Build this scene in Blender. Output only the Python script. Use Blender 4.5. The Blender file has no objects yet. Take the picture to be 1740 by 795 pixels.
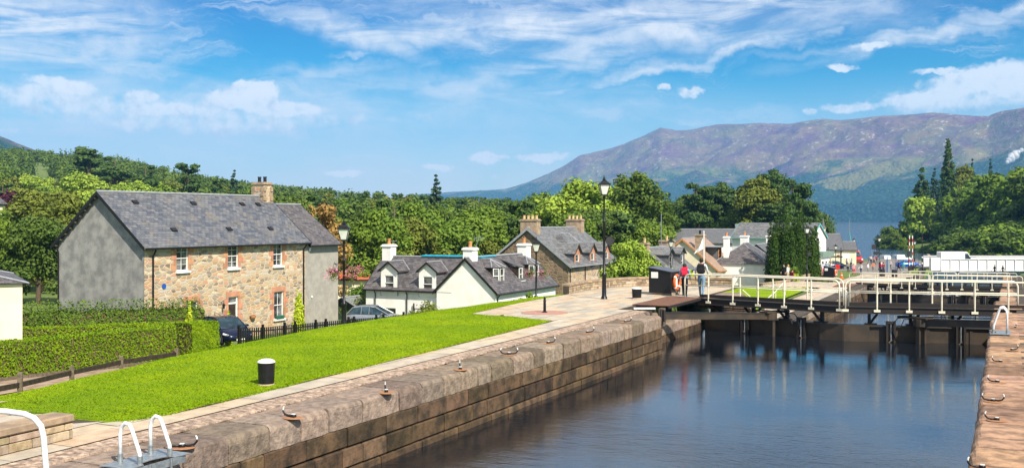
import bpy, bmesh, math, random
import numpy as np
from mathutils import Vector, Matrix, Euler
C = bpy.context.scene.collection
R = math.radians
PI = math.pi
F = 1740.0; H = 3.75                      # focal length in photo pixels, eye height over the upper quay

# ------------------------------------------------------------------ camera
cam = bpy.data.cameras.new('camera'); camo = bpy.data.objects.new('camera', cam); C.objects.link(camo)
cam.sensor_width = 36; cam.lens = 36.0; cam.shift_y = -25.5/1740
cam.clip_start = 0.1; cam.clip_end = 30000
camo.location = (0, 0, H); camo.rotation_euler = (PI/2, 0, 0)
bpy.context.scene.camera = camo

# ------------------------------------------------------------------ sky, sun, exposure
SUN_EL = R(44); SUN_AZ = R(147)            # azimuth clockwise from +Y
tosun = Vector((math.sin(SUN_AZ)*math.cos(SUN_EL), math.cos(SUN_AZ)*math.cos(SUN_EL), math.sin(SUN_EL)))
sl = bpy.data.lights.new('sun', 'SUN'); sl.energy = 5.0; sl.angle = R(0.55); sl.color = (1, .90, .75)
so = bpy.data.objects.new('sun', sl); C.objects.link(so); so.rotation_euler = tosun.to_track_quat('Z', 'Y').to_euler()
vs = bpy.context.scene.view_settings
vs.view_transform = 'Standard'; vs.look = 'None'; vs.gamma = 1; vs.exposure = 0.75; vs.use_curve_mapping = False
cy = bpy.context.scene.cycles
cy.max_bounces = 6; cy.diffuse_bounces = 2; cy.glossy_bounces = 3; cy.transparent_max_bounces = 12; cy.volume_bounces = 0
cy.transmission_bounces = 3
W = bpy.data.worlds.new('World'); bpy.context.scene.world = W; W.use_nodes = True
SKY_STR = 0.10

class NT:
    """small helper for building node trees"""
    def __init__(s, tree): s.t = tree; s.n = tree.nodes; s.l = tree.links
    def add(s, typ, **kw):
        n = s.n.new(typ)
        for k, v in kw.items(): setattr(n, k, v)
        return n
    def put(s, sock, v):
        if isinstance(v, bpy.types.NodeSocket): s.l.new(v, sock)
        elif v is not None: sock.default_value = v
    def math(s, op, a, b=None, c=None, clamp=False):
        n = s.add('ShaderNodeMath', operation=op, use_clamp=clamp)
        s.put(n.inputs[0], a); s.put(n.inputs[1], b)
        if c is not None: s.put(n.inputs[2], c)
        return n.outputs[0]
    def mix(s, f, a, b, mode='MIX'):
        n = s.add('ShaderNodeMix', data_type='RGBA', blend_type=mode)
        s.put(n.inputs[0], f); s.put(n.inputs[6], a if isinstance(a, bpy.types.NodeSocket) else (*a[:3], 1)); s.put(n.inputs[7], b if isinstance(b, bpy.types.NodeSocket) else (*b[:3], 1))
        return n.outputs[2]
    def ramp(s, f, stops, interp='LINEAR'):
        n = s.add('ShaderNodeValToRGB'); r = n.color_ramp; r.interpolation = interp
        while len(r.elements) > 1: r.elements.remove(r.elements[-1])
        for i, (p, c) in enumerate(stops):
            e = r.elements[0] if i == 0 else r.elements.new(p)
            e.position = p; e.color = (c, c, c, 1) if not hasattr(c, '__len__') else (*c[:3], 1)
        s.put(n.inputs[0], f); return n.outputs[0]
    def sstep(s, v, a, b, o0=0.0, o1=1.0):
        n = s.add('ShaderNodeMapRange', interpolation_type='SMOOTHSTEP')
        s.put(n.inputs[0], v); s.put(n.inputs[1], a); s.put(n.inputs[2], b); s.put(n.inputs[3], o0); s.put(n.inputs[4], o1)
        return n.outputs[0]
    def noise(s, vec, scale, detail=4, rough=.5, dist=0.0, out=0):
        n = s.add('ShaderNodeTexNoise'); s.put(n.inputs['Vector'], vec)
        n.inputs['Scale'].default_value = scale; n.inputs['Detail'].default_value = detail
        n.inputs['Roughness'].default_value = rough; n.inputs['Distortion'].default_value = dist
        return n.outputs[out]
    def mapping(s, vec, loc=(0, 0, 0), rot=(0, 0, 0), sc=(1, 1, 1), typ='POINT'):
        n = s.add('ShaderNodeMapping', vector_type=typ); s.put(n.inputs[0], vec)
        n.inputs[1].default_value = loc; n.inputs[2].default_value = rot; n.inputs[3].default_value = sc
        return n.outputs[0]

def hexc(h, k=1.0):
    h = h.lstrip('#'); o = []
    for i in (0, 2, 4):
        v = int(h[i:i+2], 16)/255
        o.append((v/12.92 if v <= .04045 else ((v+.055)/1.055)**2.4)*k)
    return tuple(o)

def make_world():
    t = NT(W.node_tree); bg = t.n['Background']
    sky = t.add('ShaderNodeTexSky', sky_type='NISHITA'); sky.sun_disc = False
    sky.sun_elevation = SUN_EL; sky.sun_rotation = SUN_AZ; sky.air_density = 1.0; sky.dust_density = .6; sky.ozone_density = 2.5
    tc = t.add('ShaderNodeTexCoord').outputs['Generated']
    sp = t.add('ShaderNodeSeparateXYZ'); t.put(sp.inputs[0], tc)
    x, y, z = sp.outputs
    az = t.math('ARCTAN2', x, y)
    hl = t.math('SQRT', t.math('ADD', t.math('MULTIPLY', x, x), t.math('MULTIPLY', y, y)))
    el = t.math('DIVIDE', z, t.math('MAXIMUM', hl, .02))
    # sky-chart coordinates: u to the right, v up, in hundreds of units of 1/17.4 rad
    u = t.math('MULTIPLY', az, 18.0); v = t.math('MULTIPLY', el, 17.4)
    cb = t.add('ShaderNodeCombineXYZ'); t.put(cb.inputs[0], u); t.put(cb.inputs[1], v); P = cb.outputs[0]
    # wind-torn warp
    nz = t.noise(P, .55, 5, .6, out=1)
    vm = t.add('ShaderNodeVectorMath', operation='MULTIPLY_ADD'); t.put(vm.inputs[0], nz); vm.inputs[1].default_value = (1.9, 1.0, 0); vm.inputs[2].default_value = (-.95, -.5, 0)
    nz2 = t.noise(P, 2.6, 4, .6, out=1)
    vm2 = t.add('ShaderNodeVectorMath', operation='MULTIPLY_ADD'); t.put(vm2.inputs[0], nz2); vm2.inputs[1].default_value = (.5, .3, 0); vm2.inputs[2].default_value = (-.25, -.15, 0)
    ad = t.add('ShaderNodeVectorMath', operation='ADD'); t.put(ad.inputs[0], P); t.put(ad.inputs[1], vm.outputs[0])
    ad2 = t.add('ShaderNodeVectorMath', operation='ADD'); t.put(ad2.inputs[0], ad.outputs[0]); t.put(ad2.inputs[1], vm2.outputs[0])
    Pw = ad2.outputs[0]
    adc = t.add('ShaderNodeVectorMath', operation='ADD'); t.put(adc.inputs[0], P); t.put(adc.inputs[1], vm2.outputs[0]); Pc = adc.outputs[0]
    def blobs(lst, vec, e0=1.4, e1=.45):
        acc = None
        for (px, py, rx, ry, rot, amp) in lst:
            m = t.mapping(vec, ((px-870)/100*1.0, (372-py)/100, 0), (0, 0, -rot), (rx/100, ry/100, 1), 'TEXTURE')
            ln = t.add('ShaderNodeVectorMath', operation='LENGTH'); t.put(ln.inputs[0], m)
            g = t.sstep(ln.outputs['Value'], e0, e1, 0, amp)
            acc = g if acc is None else t.math('MAXIMUM', acc, g)
        return acc
    cirrus = [(30, 70, 250, 95, .12, .95), (170, 60, 110, 60, .5, .8), (90, 150, 190, 50, .1, .7), (590, 62, 110, 24, .35, .85), (720, 52, 110, 26, -.1, .85),
              (590, 105, 26, 7, 0, .6), (900, 50, 130, 42, -.1, .95), (985, 75, 130, 32, -.2, .85), (800, 150, 170, 28, -.3, .7), (1130, 42, 210, 34, .05, .95), (1240, 60, 90, 22, -.3, .6),
              (1150, 117, 300, 9, -.19, .85), (1000, 140, 200, 12, -.2, .6), (1460, 30, 90, 34, .2, .6), (1560, 85, 180, 14, -.2, .8), (1690, 45, 90, 14, -.3, .8), (1480, 98, 130, 9, -.05, .8), (1700, 8, 60, 10, .2, .8),
              (1330, 70, 120, 12, -.2, .5), (640, 180, 420, 44, 0, .55), (100, 225, 330, 50, 0, .6), (520, 138, 120, 14, -.1, .55)]
    cirrus += [(1050, -60, 420, 70, -.1, .8), (500, -90, 380, 60, .1, .7), (1450, -40, 260, 50, -.2, .8), (1180, 20, 330, 50, -.05, .9), (960, 110, 150, 22, -.2, .7)]
    cumul = [(330, 205, 260, 34, .02, .62), (120, 190, 130, 26, .05, .62), (1640, 175, 170, 34, -.08, .7), (425, 160, 48, 18, 0, 1), (405, 178, 66, 22, 0, 1), (470, 190, 90, 18, 0, .9), (245, 178, 34, 14, 0, .8), (290, 196, 80, 16, 0, .8), (130, 165, 60, 14, .2, .8), (90, 178, 90, 14, 0, .6),
             (560, 205, 90, 12, 0, .45), (690, 200, 80, 9, 0, .35), (578, 296, 38, 7, 0, 1), (742, 283, 32, 7, 0, .85), (825, 267, 40, 12, 0, 1), (925, 266, 54, 10, 0, .9), (672, 290, 26, 6, 0, .5),
             (1650, 152, 90, 22, -.1, 1), (1690, 165, 100, 26, 0, 1), (1570, 180, 90, 16, -.1, .9), (1600, 143, 60, 8, 0, .8), (1450, 192, 70, 9, 0, .7), (1132, 152, 14, 8, 0, .8), (1185, 160, 32, 8, 0, .7), (1380, 195, 16, 8, 0, .7),
             (1425, 128, 26, 6, 0, .8), (1480, 96, 36, 8, 0, .8), (860, 300, 40, 5, 0, .4), (40, 240, 30, 7, 0, .5)]
    ci = blobs(cirrus, Pw, 1.7, .15); cu = blobs(cumul, Pc)
    st = t.mapping(P, rot=(0, 0, -.2), sc=(.35, 1.7, 1))
    fib = t.noise(st, 1.6, 7, .62, .8)
    fine = t.noise(P, 3.2, 7, .6, .3)
    dci = t.math('MULTIPLY', ci, t.sstep(fib, .28, .64, .16, 1.12))
    dci = t.math('MULTIPLY', dci, t.sstep(fine, .25, .6, .72, 1.0))
    broad = t.noise(P, .35, 5, .6, 1.0)     # thin veil that pales the low sky
    veil = t.math('MULTIPLY', t.sstep(el, .145, .02, 0, .82), t.sstep(broad, .3, .6, .6, 1))
    dci = t.math('ADD', dci, t.math('MULTIPLY', veil, t.math('SUBTRACT', 1, dci)))
    dcu = t.sstep(t.math('ADD', cu, t.math('MULTIPLY', t.math('SUBTRACT', fine, .5), 1.3)), .22, .82)
    dcu = t.math('MULTIPLY', dcu, t.sstep(cu, .02, .3))
    # clouds high overhead (they light and are mirrored, outside the photograph)
    fw = t.noise(t.mapping(Pw, rot=(0, 0, -.17), sc=(.22, 1.5, 1)), 1.3, 8, .66, 1.2)
    wisp = t.math('MULTIPLY', t.sstep(fw, .50, .72, 0, .6), t.sstep(broad, .36, .56, .15, 1))
    dci = t.math('ADD', dci, t.math('MULTIPLY', wisp, t.math('SUBTRACT', 1, dci)))
    high = t.math('MULTIPLY', t.sstep(t.noise(tc, 3.2, 6, .6, .6), .34, .58), t.sstep(el, .19, .27, 0, .95))
    dci = t.math('MAXIMUM', dci, high)
    tint = t.ramp(t.math('MULTIPLY', el, 3.0), [(0, (.80, .94, .88)), (.22, (.40, .78, .84)), (.42, (.02, .52, .72)), (.62, (0, .34, .64)), (1, (.05, .33, .60))])
    col = t.mix(1.0, sky.outputs[0], tint, 'MULTIPLY')
    K = 1/SKY_STR
    col = t.mix(t.math('MINIMUM', t.math('MULTIPLY', dci, .93), .93), col, (.63*K, .64*K, .645*K))
    bil = t.noise(P, 4.5, 5, .55)
    cuc = t.mix(t.sstep(t.math('ADD', bil, t.math('MULTIPLY', cu, .25)), .35, .75), (.42*K, .49*K, .56*K), (.74*K, .735*K, .72*K))
    col = t.mix(t.math('MULTIPLY', dcu, .85), col, cuc)
    t.put(bg.inputs[0], col); bg.inputs[1].default_value = SKY_STR
make_world()

# ------------------------------------------------------------------ frames: canal axis
Dv = Vector((.4348, .9006, 0)); Nv = Vector((.9006, -.4348, 0)); E0 = Vector((5.86, 40.03, 0))
ROT = math.atan2(-.4348, .9006)
def SU(s, u, z=0.0):                      # s along the canal, u across it (0 = left wall, 11.6 = right wall)
    return E0 + Dv*s + Nv*u + Vector((0, 0, z))
def toSU(x, y):
    dx = x-E0.x; dy = y-E0.y
    return dx*Dv.x+dy*Dv.y, dx*Nv.x+dy*Nv.y
def PX(px, Y, z=0.0):                     # a point Y metres ahead, in the direction px
    return Vector(((px-870)/F*Y, Y, z))
def sm(a, b, x):
    x = np.clip((np.asarray(x, float)-a)/(b-a), 0, 1); return x*x*(3-2*x)
WL = 11.6
def quay(s):
    s = np.asarray(s, float)
    return -2.6*sm(13.5, 20, s) - 2.4*sm(68, 76, s) - .2*sm(122, 130, s)
WATER = [-1.5, -3.9, -6.3, -7.6]
def zlow(s): return np.interp(s, [-60, -30, -8, 6, 25, 60, 120, 200], [-2.6, -3.0, -3.25, -3.9, -4.3, -4.9, -5.3, -5.4])
CRX = [-900, 0, 150, 300, 420, 600, 860, 1000, 1150, 1400, 1600]
CRY = [235, 262, 276, 303, 325, 340, 346, 350, 366, 385, 390]
CRZ = [800, 800, 760, 720, 680, 620, 560, 500, 420, 380, 380]
def gz(x, y):
    x = np.asarray(x, float); y = np.asarray(y, float)
    s, u = toSU(x, y); t = -u
    ys = np.maximum(y, 5); px = 870+F*x/ys
    q = quay(s)
    ts = np.interp(s, [-40, -23, -15.6, -7, 0, 20], [4.6, 5.3, 6.9, 7.9, 7.6, 6.0])
    base = q+(zlow(s)-q)*sm(0, 1, (t-ts)/15.0)
    zc = H+(372-np.interp(px, CRX, CRY))/F*np.interp(px, CRX, CRZ)
    zz = np.interp(px, CRX, CRZ)
    k = np.clip((y-115)/(zz-115), 0, 1)
    hill = (zc-base)*k**1.25*sm(15, 60, t)
    hill = hill+sm(0, 1, (y-zz)/500)*(-20-zc)
    z = base+np.where(t > 15, hill, 0)
    # the point of land left of the loch mouth ends at the shore
    shore = sm(0, 1, (s-205)/14)*sm(1150, 1290, px)
    z = z*(1-shore)+(-12)*shore
    shore2 = sm(0, 1, (y-430)/30)*sm(1130, 1180, px)
    z = z*(1-shore2)+(-12)*shore2
    # right of the canal
    zr = q+.6*sm(8, 60, u-WL)+6*sm(25, 120, u-WL)
    zr = np.where(s > 150, zr*(1-sm(150, 156, s))+(-12)*sm(150, 156, s), zr)
    z = np.where(u > 5.8, zr, z)
    # canal trench (hidden by walls and quays)
    tr = sm(2.3, 1.9, -u)*sm(2.3, 1.9, u-WL)
    z = z*(1-tr)+(-11)*tr
    # the wooded promontory across the loch mouth
    yb = np.interp(px, [1480, 1500, 1620, 1740, 2000, 2400], [402, 386, 341, 290, 210, 170])
    ye = np.interp(px, [1500, 1545, 1600, 1700, 3000], [425, 440, 560, 750, 900])
    pr = sm(-2, 12, y-yb)*sm(1490, 1506, px)*sm(10, -10, y-ye)
    hp = -8.2+5.2*sm(0, 55, y-yb)+8*sm(80, 300, y-yb)+6*sm(1650, 1900, px)
    z = z*(1-pr)+hp*pr
    return z
def gz1(x, y): return float(gz(np.array([x]), np.array([y]))[0])

# ------------------------------------------------------------------ mesh builder
class MB:
    def __init__(s): s.v = []; s.f = []; s.m = []; s.c = []; s.mi = 0; s.col = (1, 1, 1)
    def vert(s, p): s.v.append(tuple(p)); return len(s.v)-1
    def face(s, ps, mi=None):
        i0 = len(s.v); s.v += [tuple(p) for p in ps]; s.f.append(tuple(range(i0, i0+len(ps)))); s.m.append(s.mi if mi is None else mi); s.c.append(s.col)
    def fidx(s, idx, mi=None): s.f.append(tuple(idx)); s.m.append(s.mi if mi is None else mi); s.c.append(s.col)
    def box(s, c, d, rz=0.0, rot=None, taper=1.0, bev=0.0):
        """box centred at c with full size d; taper scales the top"""
        M = (rot if rot is not None else Matrix.Rotation(rz, 3, 'Z')); c = Vector(c)
        hx, hy, hz = d[0]/2, d[1]/2, d[2]/2; i0 = len(s.v)
        if bev <= 0:
            for z, k in ((-hz, 1), (hz, taper)):
                for x, y in ((-hx, -hy), (hx, -hy), (hx, hy), (-hx, hy)): s.v.append(tuple(c+M@Vector((x*k, y*k, z))))
            for q in ((3, 2, 1, 0), (4, 5, 6, 7), (0, 1, 5, 4), (1, 2, 6, 5), (2, 3, 7, 6), (3, 0, 4, 7)): s.fidx([i0+a for a in q])
        else:
            b = min(bev, hx*.9, hy*.9, hz*.9); lv = []
            for z, k in ((-hz, hx-b), (-hz+b, hx), (hz-b, hx), (hz, hx-b)):
                w = k; h = hy-b if k < hx else hy
                for x, y in ((-w, -h), (w, -h), (w, h), (-w, h)): s.v.append(tuple(c+M@Vector((x, y, z))))
            s.fidx([i0+3, i0+2, i0+1, i0]); s.fidx([i0+12, i0+13, i0+14, i0+15])
            for r in range(3):
                for k in range(4): a = i0+r*4+k; b2 = i0+r*4+(k+1) % 4; s.fidx([a, b2, b2+4, a+4])
    def tube(s, pts, r, n=6, caps=True):
        pts = [Vector(p) for p in pts]; rs = r if hasattr(r, '__len__') else [r]*len(pts); i0 = len(s.v); up = None
        for i, p in enumerate(pts):
            if i == 0: d = pts[1]-p
            elif i == len(pts)-1: d = p-pts[i-1]
            else: d = (pts[i+1]-p).normalized()+(p-pts[i-1]).normalized()
            d.normalize()
            if up is None: up = Vector((0, 0, 1)) if abs(d.z) < .9 else Vector((1, 0, 0))
            a = d.cross(up)
            if a.length < 1e-4: a = d.orthogonal()
            a.normalize(); b = d.cross(a).normalized(); up = -b if (-b).dot(up) > 0 else b
            for k in range(n):
                t = 2*PI*k/n; s.v.append(tuple(p+(a*math.cos(t)+b*math.sin(t))*rs[i]))
        for i in range(len(pts)-1):
            for k in range(n):
                a = i0+i*n+k; b = i0+i*n+(k+1) % n; s.fidx([a, a+n, b+n, b])
        if caps: s.fidx([i0+k for k in range(n)]); s.fidx([i0+(len(pts)-1)*n+k for k in reversed(range(n))])
    def lathe(s, prof, c=(0, 0, 0), n=12, sx=1, sy=1):
        c = Vector(c); i0 = len(s.v)
        for (r, z) in prof:
            for k in range(n): t = 2*PI*(k+.5)/n; s.v.append((c.x+r*math.cos(t)*sx, c.y+r*math.sin(t)*sy, c.z+z))
        for i in range(len(prof)-1):
            for k in range(n):
                a = i0+i*n+k; b = i0+i*n+(k+1) % n; s.fidx([a, b, b+n, a+n])
        s.fidx([i0+k for k in reversed(range(n))]); s.fidx([i0+(len(prof)-1)*n+k for k in range(n)])
    def prism(s, poly, a, b):
        """extrude polygon given as list of Vectors from offset a to offset b (vectors)"""
        a = Vector(a); b = Vector(b); n = len(poly); P = [Vector(p)+a for p in poly]; Q = [Vector(p)+b for p in poly]
        s.face(P[::-1]); s.face(Q)
        for i in range(n): j = (i+1) % n; s.face([P[i], P[j], Q[j], Q[i]])
    def build(s, name, mats, parent=None, smooth=False, loc=None, rz=None, flip=False):
        me = bpy.data.meshes.new(name); me.from_pydata(s.v, [], s.f)
        mats = mats if isinstance(mats, (list, tuple)) else [mats]
        for m in mats: me.materials.append(m)
        nf = len(s.f)
        me.polygons.foreach_set('material_index', s.m)
        if smooth: me.polygons.foreach_set('use_smooth', [True]*nf)
        if True:
            at = me.color_attributes.new('Col', 'FLOAT_COLOR', 'CORNER'); arr = []
            for f, c in zip(s.f, s.c): arr += [c[0], c[1], c[2], 1]*len(f)
            at.data.foreach_set('color', arr)
        me.update()
        bm = bmesh.new(); bm.from_mesh(me)
        if s.v and smooth:
            bmesh.ops.remove_doubles(bm, verts=bm.verts, dist=1e-5)
        bmesh.ops.recalc_face_normals(bm, faces=bm.faces); bm.to_mesh(me); bm.free()
        # plan-aligned UVs in metres: u level, v up the face
        uvl = me.uv_layers.new(name='UVMap'); uv = np.zeros((len(me.loops), 2))
        Z = Vector((0, 0, 1))
        for p in me.polygons:
            n = p.normal; a = Z.cross(n)
            if a.length < .05: a = Vector((1, 0, 0))
            a.normalize(); b = n.cross(a)
            for li in p.loop_indices:
                co = me.vertices[me.loops[li].vertex_index].co; uv[li] = (co.dot(a), co.dot(b))
        uvl.data.foreach_set('uv', uv.ravel())
        o = bpy.data.objects.new(name, me); C.objects.link(o)
        if parent: o.parent = parent
        if loc is not None: o.location = loc
        if rz is not None: o.rotation_euler = (0, 0, rz)
        return o

def tag(o, label, cat, group=None):
    o['label'] = label; o['category'] = cat
    if group: o['group'] = group
    return o
def thing(name, label, cat, loc=(0, 0, 0), rz=0.0, group=None):
    o = bpy.data.objects.new(name, None); C.objects.link(o); o.empty_display_size = .2
    o.location = loc; o.rotation_euler = (0, 0, rz); return tag(o, label, cat, group)
def struct(o, kind='structure'): o['kind'] = kind; return o
def dup(root, loc=None, rz=None, label=None, group=None, name=None, scale=None):
    def cp(o, par):
        c = o.copy(); C.objects.link(c); c.parent = par
        for ch in list(o.children): cp(ch, c)
        return c
    r = cp(root, None)
    if loc is not None: r.location = loc
    if rz is not None: r.rotation_euler = (0, 0, rz)
    if scale is not None: r.scale = (scale,)*3 if not hasattr(scale, '__len__') else scale
    if label: r['label'] = label
    if group: r['group'] = group
    return r

# ------------------------------------------------------------------ materials
MT = {}
def mat(name, col, rough=.6, metal=0.0, col2=None, scale=3.0, bump=0.0, bscale=None, vary=.25, coord='Object', spec=.3, attr=False, detail=5):
    """plain surface with procedural mottling and bump"""
    m = bpy.data.materials.new(name); m.use_nodes = True; t = NT(m.node_tree); b = t.n['Principled BSDF']
    co = t.add('ShaderNodeTexCoord').outputs[coord]
    n = t.noise(co, scale, detail, .6)
    col2 = col2 or tuple(c*(1-vary) for c in col)
    c = t.mix(t.sstep(n, .35, .65), col2, col)
    if attr:
        a = t.add('ShaderNodeAttribute', attribute_name='Col'); c = t.mix(1, c, a.outputs[0], 'MULTIPLY')
    t.put(b.inputs['Base Color'], c)
    b.inputs['Metallic'].default_value = metal; b.inputs['Specular IOR Level'].default_value = spec
    t.put(b.inputs['Roughness'], t.math('MULTIPLY_ADD', n, .2, rough-.1, clamp=True))
    if bump:
        bp = t.add('ShaderNodeBump'); bp.inputs['Strength'].default_value = .6; bp.inputs['Distance'].default_value = bump
        t.put(bp.inputs['Height'], t.noise(co, bscale or scale*4, 5, .6)); t.put(b.inputs['Normal'], bp.outputs[0])
    MT[name] = m; return m

def slate(name, ca, cb, cmoss, w=.34, h=.21, moss=.55):
    m = bpy.data.materials.new(name); m.use_nodes = True; t = NT(m.node_tree); b = t.n['Principled BSDF']
    uv = t.add('ShaderNodeTexCoord').outputs['UV']
    wob = t.noise(uv, 2.0, 2, .5, out=1)
    vm = t.add('ShaderNodeVectorMath', operation='MULTIPLY_ADD'); t.put(vm.inputs[0], wob); vm.inputs[1].default_value = (.05, .04, 0); t.put(vm.inputs[2], uv)
    def brick(c1, c2, mo, ms=.012, bias=0):
        br = t.add('ShaderNodeTexBrick'); t.put(br.inputs['Vector'], vm.outputs[0]); br.offset = .5
        br.inputs['Color1'].default_value = (*c1, 1); br.inputs['Color2'].default_value = (*c2, 1); br.inputs['Mortar'].default_value = (*mo, 1)
        br.inputs['Scale'].default_value = 1; br.inputs['Mortar Size'].default_value = ms; br.inputs['Mortar Smooth'].default_value = .3
        br.inputs['Bias'].default_value = bias; br.inputs['Brick Width'].default_value = w; br.inputs['Row Height'].default_value = h; return br
    br = brick(ca, cb, tuple(c*.25 for c in ca))
    n = t.noise(uv, 1.1, 5, .65); n2 = t.noise(uv, 9, 4, .6)
    c = t.mix(t.math('MULTIPLY', t.sstep(n, moss, moss+.2), t.sstep(n2, .35, .6, .2, .8)), br.outputs[0], cmoss)
    c = t.mix(t.sstep(n2, .4, .8, 0, .4), c, tuple(x*1.3 for x in cb))
    t.put(b.inputs['Base Color'], c); b.inputs['Roughness'].default_value = .55
    # each course laps the one below: saw-tooth height up the slope
    sp = t.add('ShaderNodeSeparateXYZ'); t.put(sp.inputs[0], vm.outputs[0])
    saw = t.math('FRACT', t.math('DIVIDE', sp.outputs[1], h))
    hgt = t.math('SUBTRACT', t.math('ADD', t.math('MULTIPLY', t.math('SUBTRACT', 1, saw), .6), t.math('MULTIPLY', br.outputs[1], -.8)), t.math('MULTIPLY', n2, -.3))
    bp = t.add('ShaderNodeBump'); bp.inputs['Strength'].default_value = .8; bp.inputs['Distance'].default_value = .02
    t.put(bp.inputs['Height'], hgt); t.put(b.inputs['Normal'], bp.outputs[0]); MT[name] = m; return m

def rubble(name, cols, mortar, sc=(2.2, 5.2), edge=.06):
    m = bpy.data.materials.new(name); m.use_nodes = True; t = NT(m.node_tree); b = t.n['Principled BSDF']
    uv = t.add('ShaderNodeTexCoord').outputs['UV']
    wob = t.noise(uv, 3.0, 3, .5, out=1)
    vm = t.add('ShaderNodeVectorMath', operation='MULTIPLY_ADD'); t.put(vm.inputs[0], wob); vm.inputs[1].default_value = (.22, .14, 0); t.put(vm.inputs[2], uv)
    mp = t.mapping(vm.outputs[0], sc=(sc[0], sc[1], 1))
    v1 = t.add('ShaderNodeTexVoronoi', voronoi_dimensions='2D'); t.put(v1.inputs['Vector'], mp); v1.inputs['Scale'].default_value = 1; v1.inputs['Randomness'].default_value = .85
    v2 = t.add('ShaderNodeTexVoronoi', voronoi_dimensions='2D', feature='DISTANCE_TO_EDGE'); t.put(v2.inputs['Vector'], mp); v2.inputs['Scale'].default_value = 1; v2.inputs['Randomness'].default_value = .85
    sp = t.add('ShaderNodeSeparateColor'); t.put(sp.inputs[0], v1.outputs['Color'])
    k = len(cols); c = t.ramp(sp.outputs[0], [(i/k, cc) for i, cc in enumerate(cols)], 'CONSTANT')
    n = t.noise(uv, 14, 5, .65); c = t.mix(t.sstep(n, .3, .7, .0, .5), c, tuple(x*.55 for x in mortar))
    c = t.mix(t.math('MULTIPLY', sp.outputs[1], .35), c, mortar)
    e = t.sstep(t.math('ADD', v2.outputs['Distance'], t.math('MULTIPLY', n, .03)), edge*.5, edge*1.6)
    c = t.mix(e, mortar, c); t.put(b.inputs['Base Color'], c); b.inputs['Roughness'].default_value = .88
    bp = t.add('ShaderNodeBump'); bp.inputs['Strength'].default_value = .8; bp.inputs['Distance'].default_value = .03
    t.put(bp.inputs['Height'], t.math('ADD', e, t.math('MULTIPLY', n, .5))); t.put(b.inputs['Normal'], bp.outputs[0]); MT[name] = m; return m

def glassmat(name, tint=(.02, .03, .04), rough=.04, curtain=None):
    m = bpy.data.materials.new(name); m.use_nodes = True; t = NT(m.node_tree); b = t.n['Principled BSDF']
    uv = t.add('ShaderNodeTexCoord').outputs['Object']
    n = t.noise(uv, 1.3, 3, .5)
    c = t.mix(t.sstep(n, .4, .62), tint, curtain or tuple(x*2.5 for x in tint))
    t.put(b.inputs['Base Color'], c); b.inputs['Roughness'].default_value = rough; b.inputs['IOR'].default_value = 1.5
    bp = t.add('ShaderNodeBump'); bp.inputs['Strength'].default_value = .15; bp.inputs['Distance'].default_value = .01
    t.put(bp.inputs['Height'], t.noise(uv, 2.2, 2, .5)); t.put(b.inputs['Normal'], bp.outputs[0])
    MT[name] = m; return m

def leafmat(name, a, b_, rough=.55, trans=.16):
    """foliage: hue varies leaf by leaf, clump by clump and plant by plant"""
    m = bpy.data.materials.new(name); m.use_nodes = True; t = NT(m.node_tree); b = t.n['Principled BSDF']
    at = t.add('ShaderNodeAttribute', attribute_name='Col'); sp = t.add('ShaderNodeSeparateColor'); t.put(sp.inputs[0], at.outputs[0])
    oi = t.add('ShaderNodeObjectInfo').outputs['Random']
    f = t.math('ADD', t.math('MULTIPLY', sp.outputs[0], .7), t.math('MULTIPLY', oi, .4), clamp=True)
    c = t.mix(f, a, b_)
    c = t.mix(t.math('MULTIPLY', sp.outputs[1], .45), c, tuple(x*.5 for x in a))
    t.put(b.inputs['Base Color'], c); b.inputs['Roughness'].default_value = rough; b.inputs['Specular IOR Level'].default_value = .08
    tr = t.add('ShaderNodeBsdfTranslucent'); t.put(tr.inputs[0], c)
    mx = t.add('ShaderNodeMixShader'); mx.inputs[0].default_value = trans; t.l.new(b.outputs[0], mx.inputs[1]); t.l.new(tr.outputs[0], mx.inputs[2])
    t.l.new(mx.outputs[0], t.n['Material Output'].inputs[0]); MT[name] = m; return m

mat('black_paint', (.013, .013, .015), .38, vary=.4, scale=8)
mat('black_steel', (.022, .021, .021), .5, col2=(.03, .022, .016), scale=5, bump=.004)
mat('gate_steel', (.034, .029, .024), .55, col2=(.060, .044, .030), scale=1.4, bump=.01)
mat('cream_paint', (.72, .67, .53), .4, vary=.12, scale=4)
mat('white_paint', (.78, .78, .76), .45, vary=.1, scale=3)
mat('chipped_white', (.78, .78, .77), .45, col2=(.60, .62, .62), scale=16, bump=.002)
mat('galvanised', (.36, .40, .42), .4, .6, vary=.3, scale=12)
mat('rust', (.19, .085, .045), .8, col2=(.10, .055, .04), scale=6, bump=.006)
mat('rust_stain', (.36, .17, .07), .85, col2=(.26, .14, .08), scale=9)
mat('red_paint', (.55, .02, .015), .35, vary=.2)
mat('orange_plastic', (.80, .12, .02), .4, vary=.15)
mat('blue_paint', (.02, .10, .42), .3, vary=.2)
mat('timber_dark', (.045, .033, .024), .8, scale=6, bump=.006, vary=.5)
mat('timber_grey', (.16, .125, .09), .85, scale=7, bump=.008, vary=.45)
mat('lead', (.30, .32, .35), .5, vary=.2, scale=4)
mat('render_grey', (.32, .315, .30), .92, col2=(.19, .19, .185), scale=1.3, bump=.025, bscale=14, detail=8)
mat('render_light', (.34, .325, .29), .92, col2=(.27, .26, .235), scale=1.6, bump=.015, bscale=14, detail=7)
mat('harl_white', (.86, .85, .82), .85, col2=(.76, .75, .71), scale=1.1, bump=.02, bscale=16, detail=7)
mat('render_cream', (.76, .68, .50), .88, col2=(.68, .60, .44), scale=1.2, bump=.01, bscale=14)
mat('sandstone_red', (.50, .235, .145), .85, col2=(.38, .19, .125), scale=2.2, bump=.012, attr=True)
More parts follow.
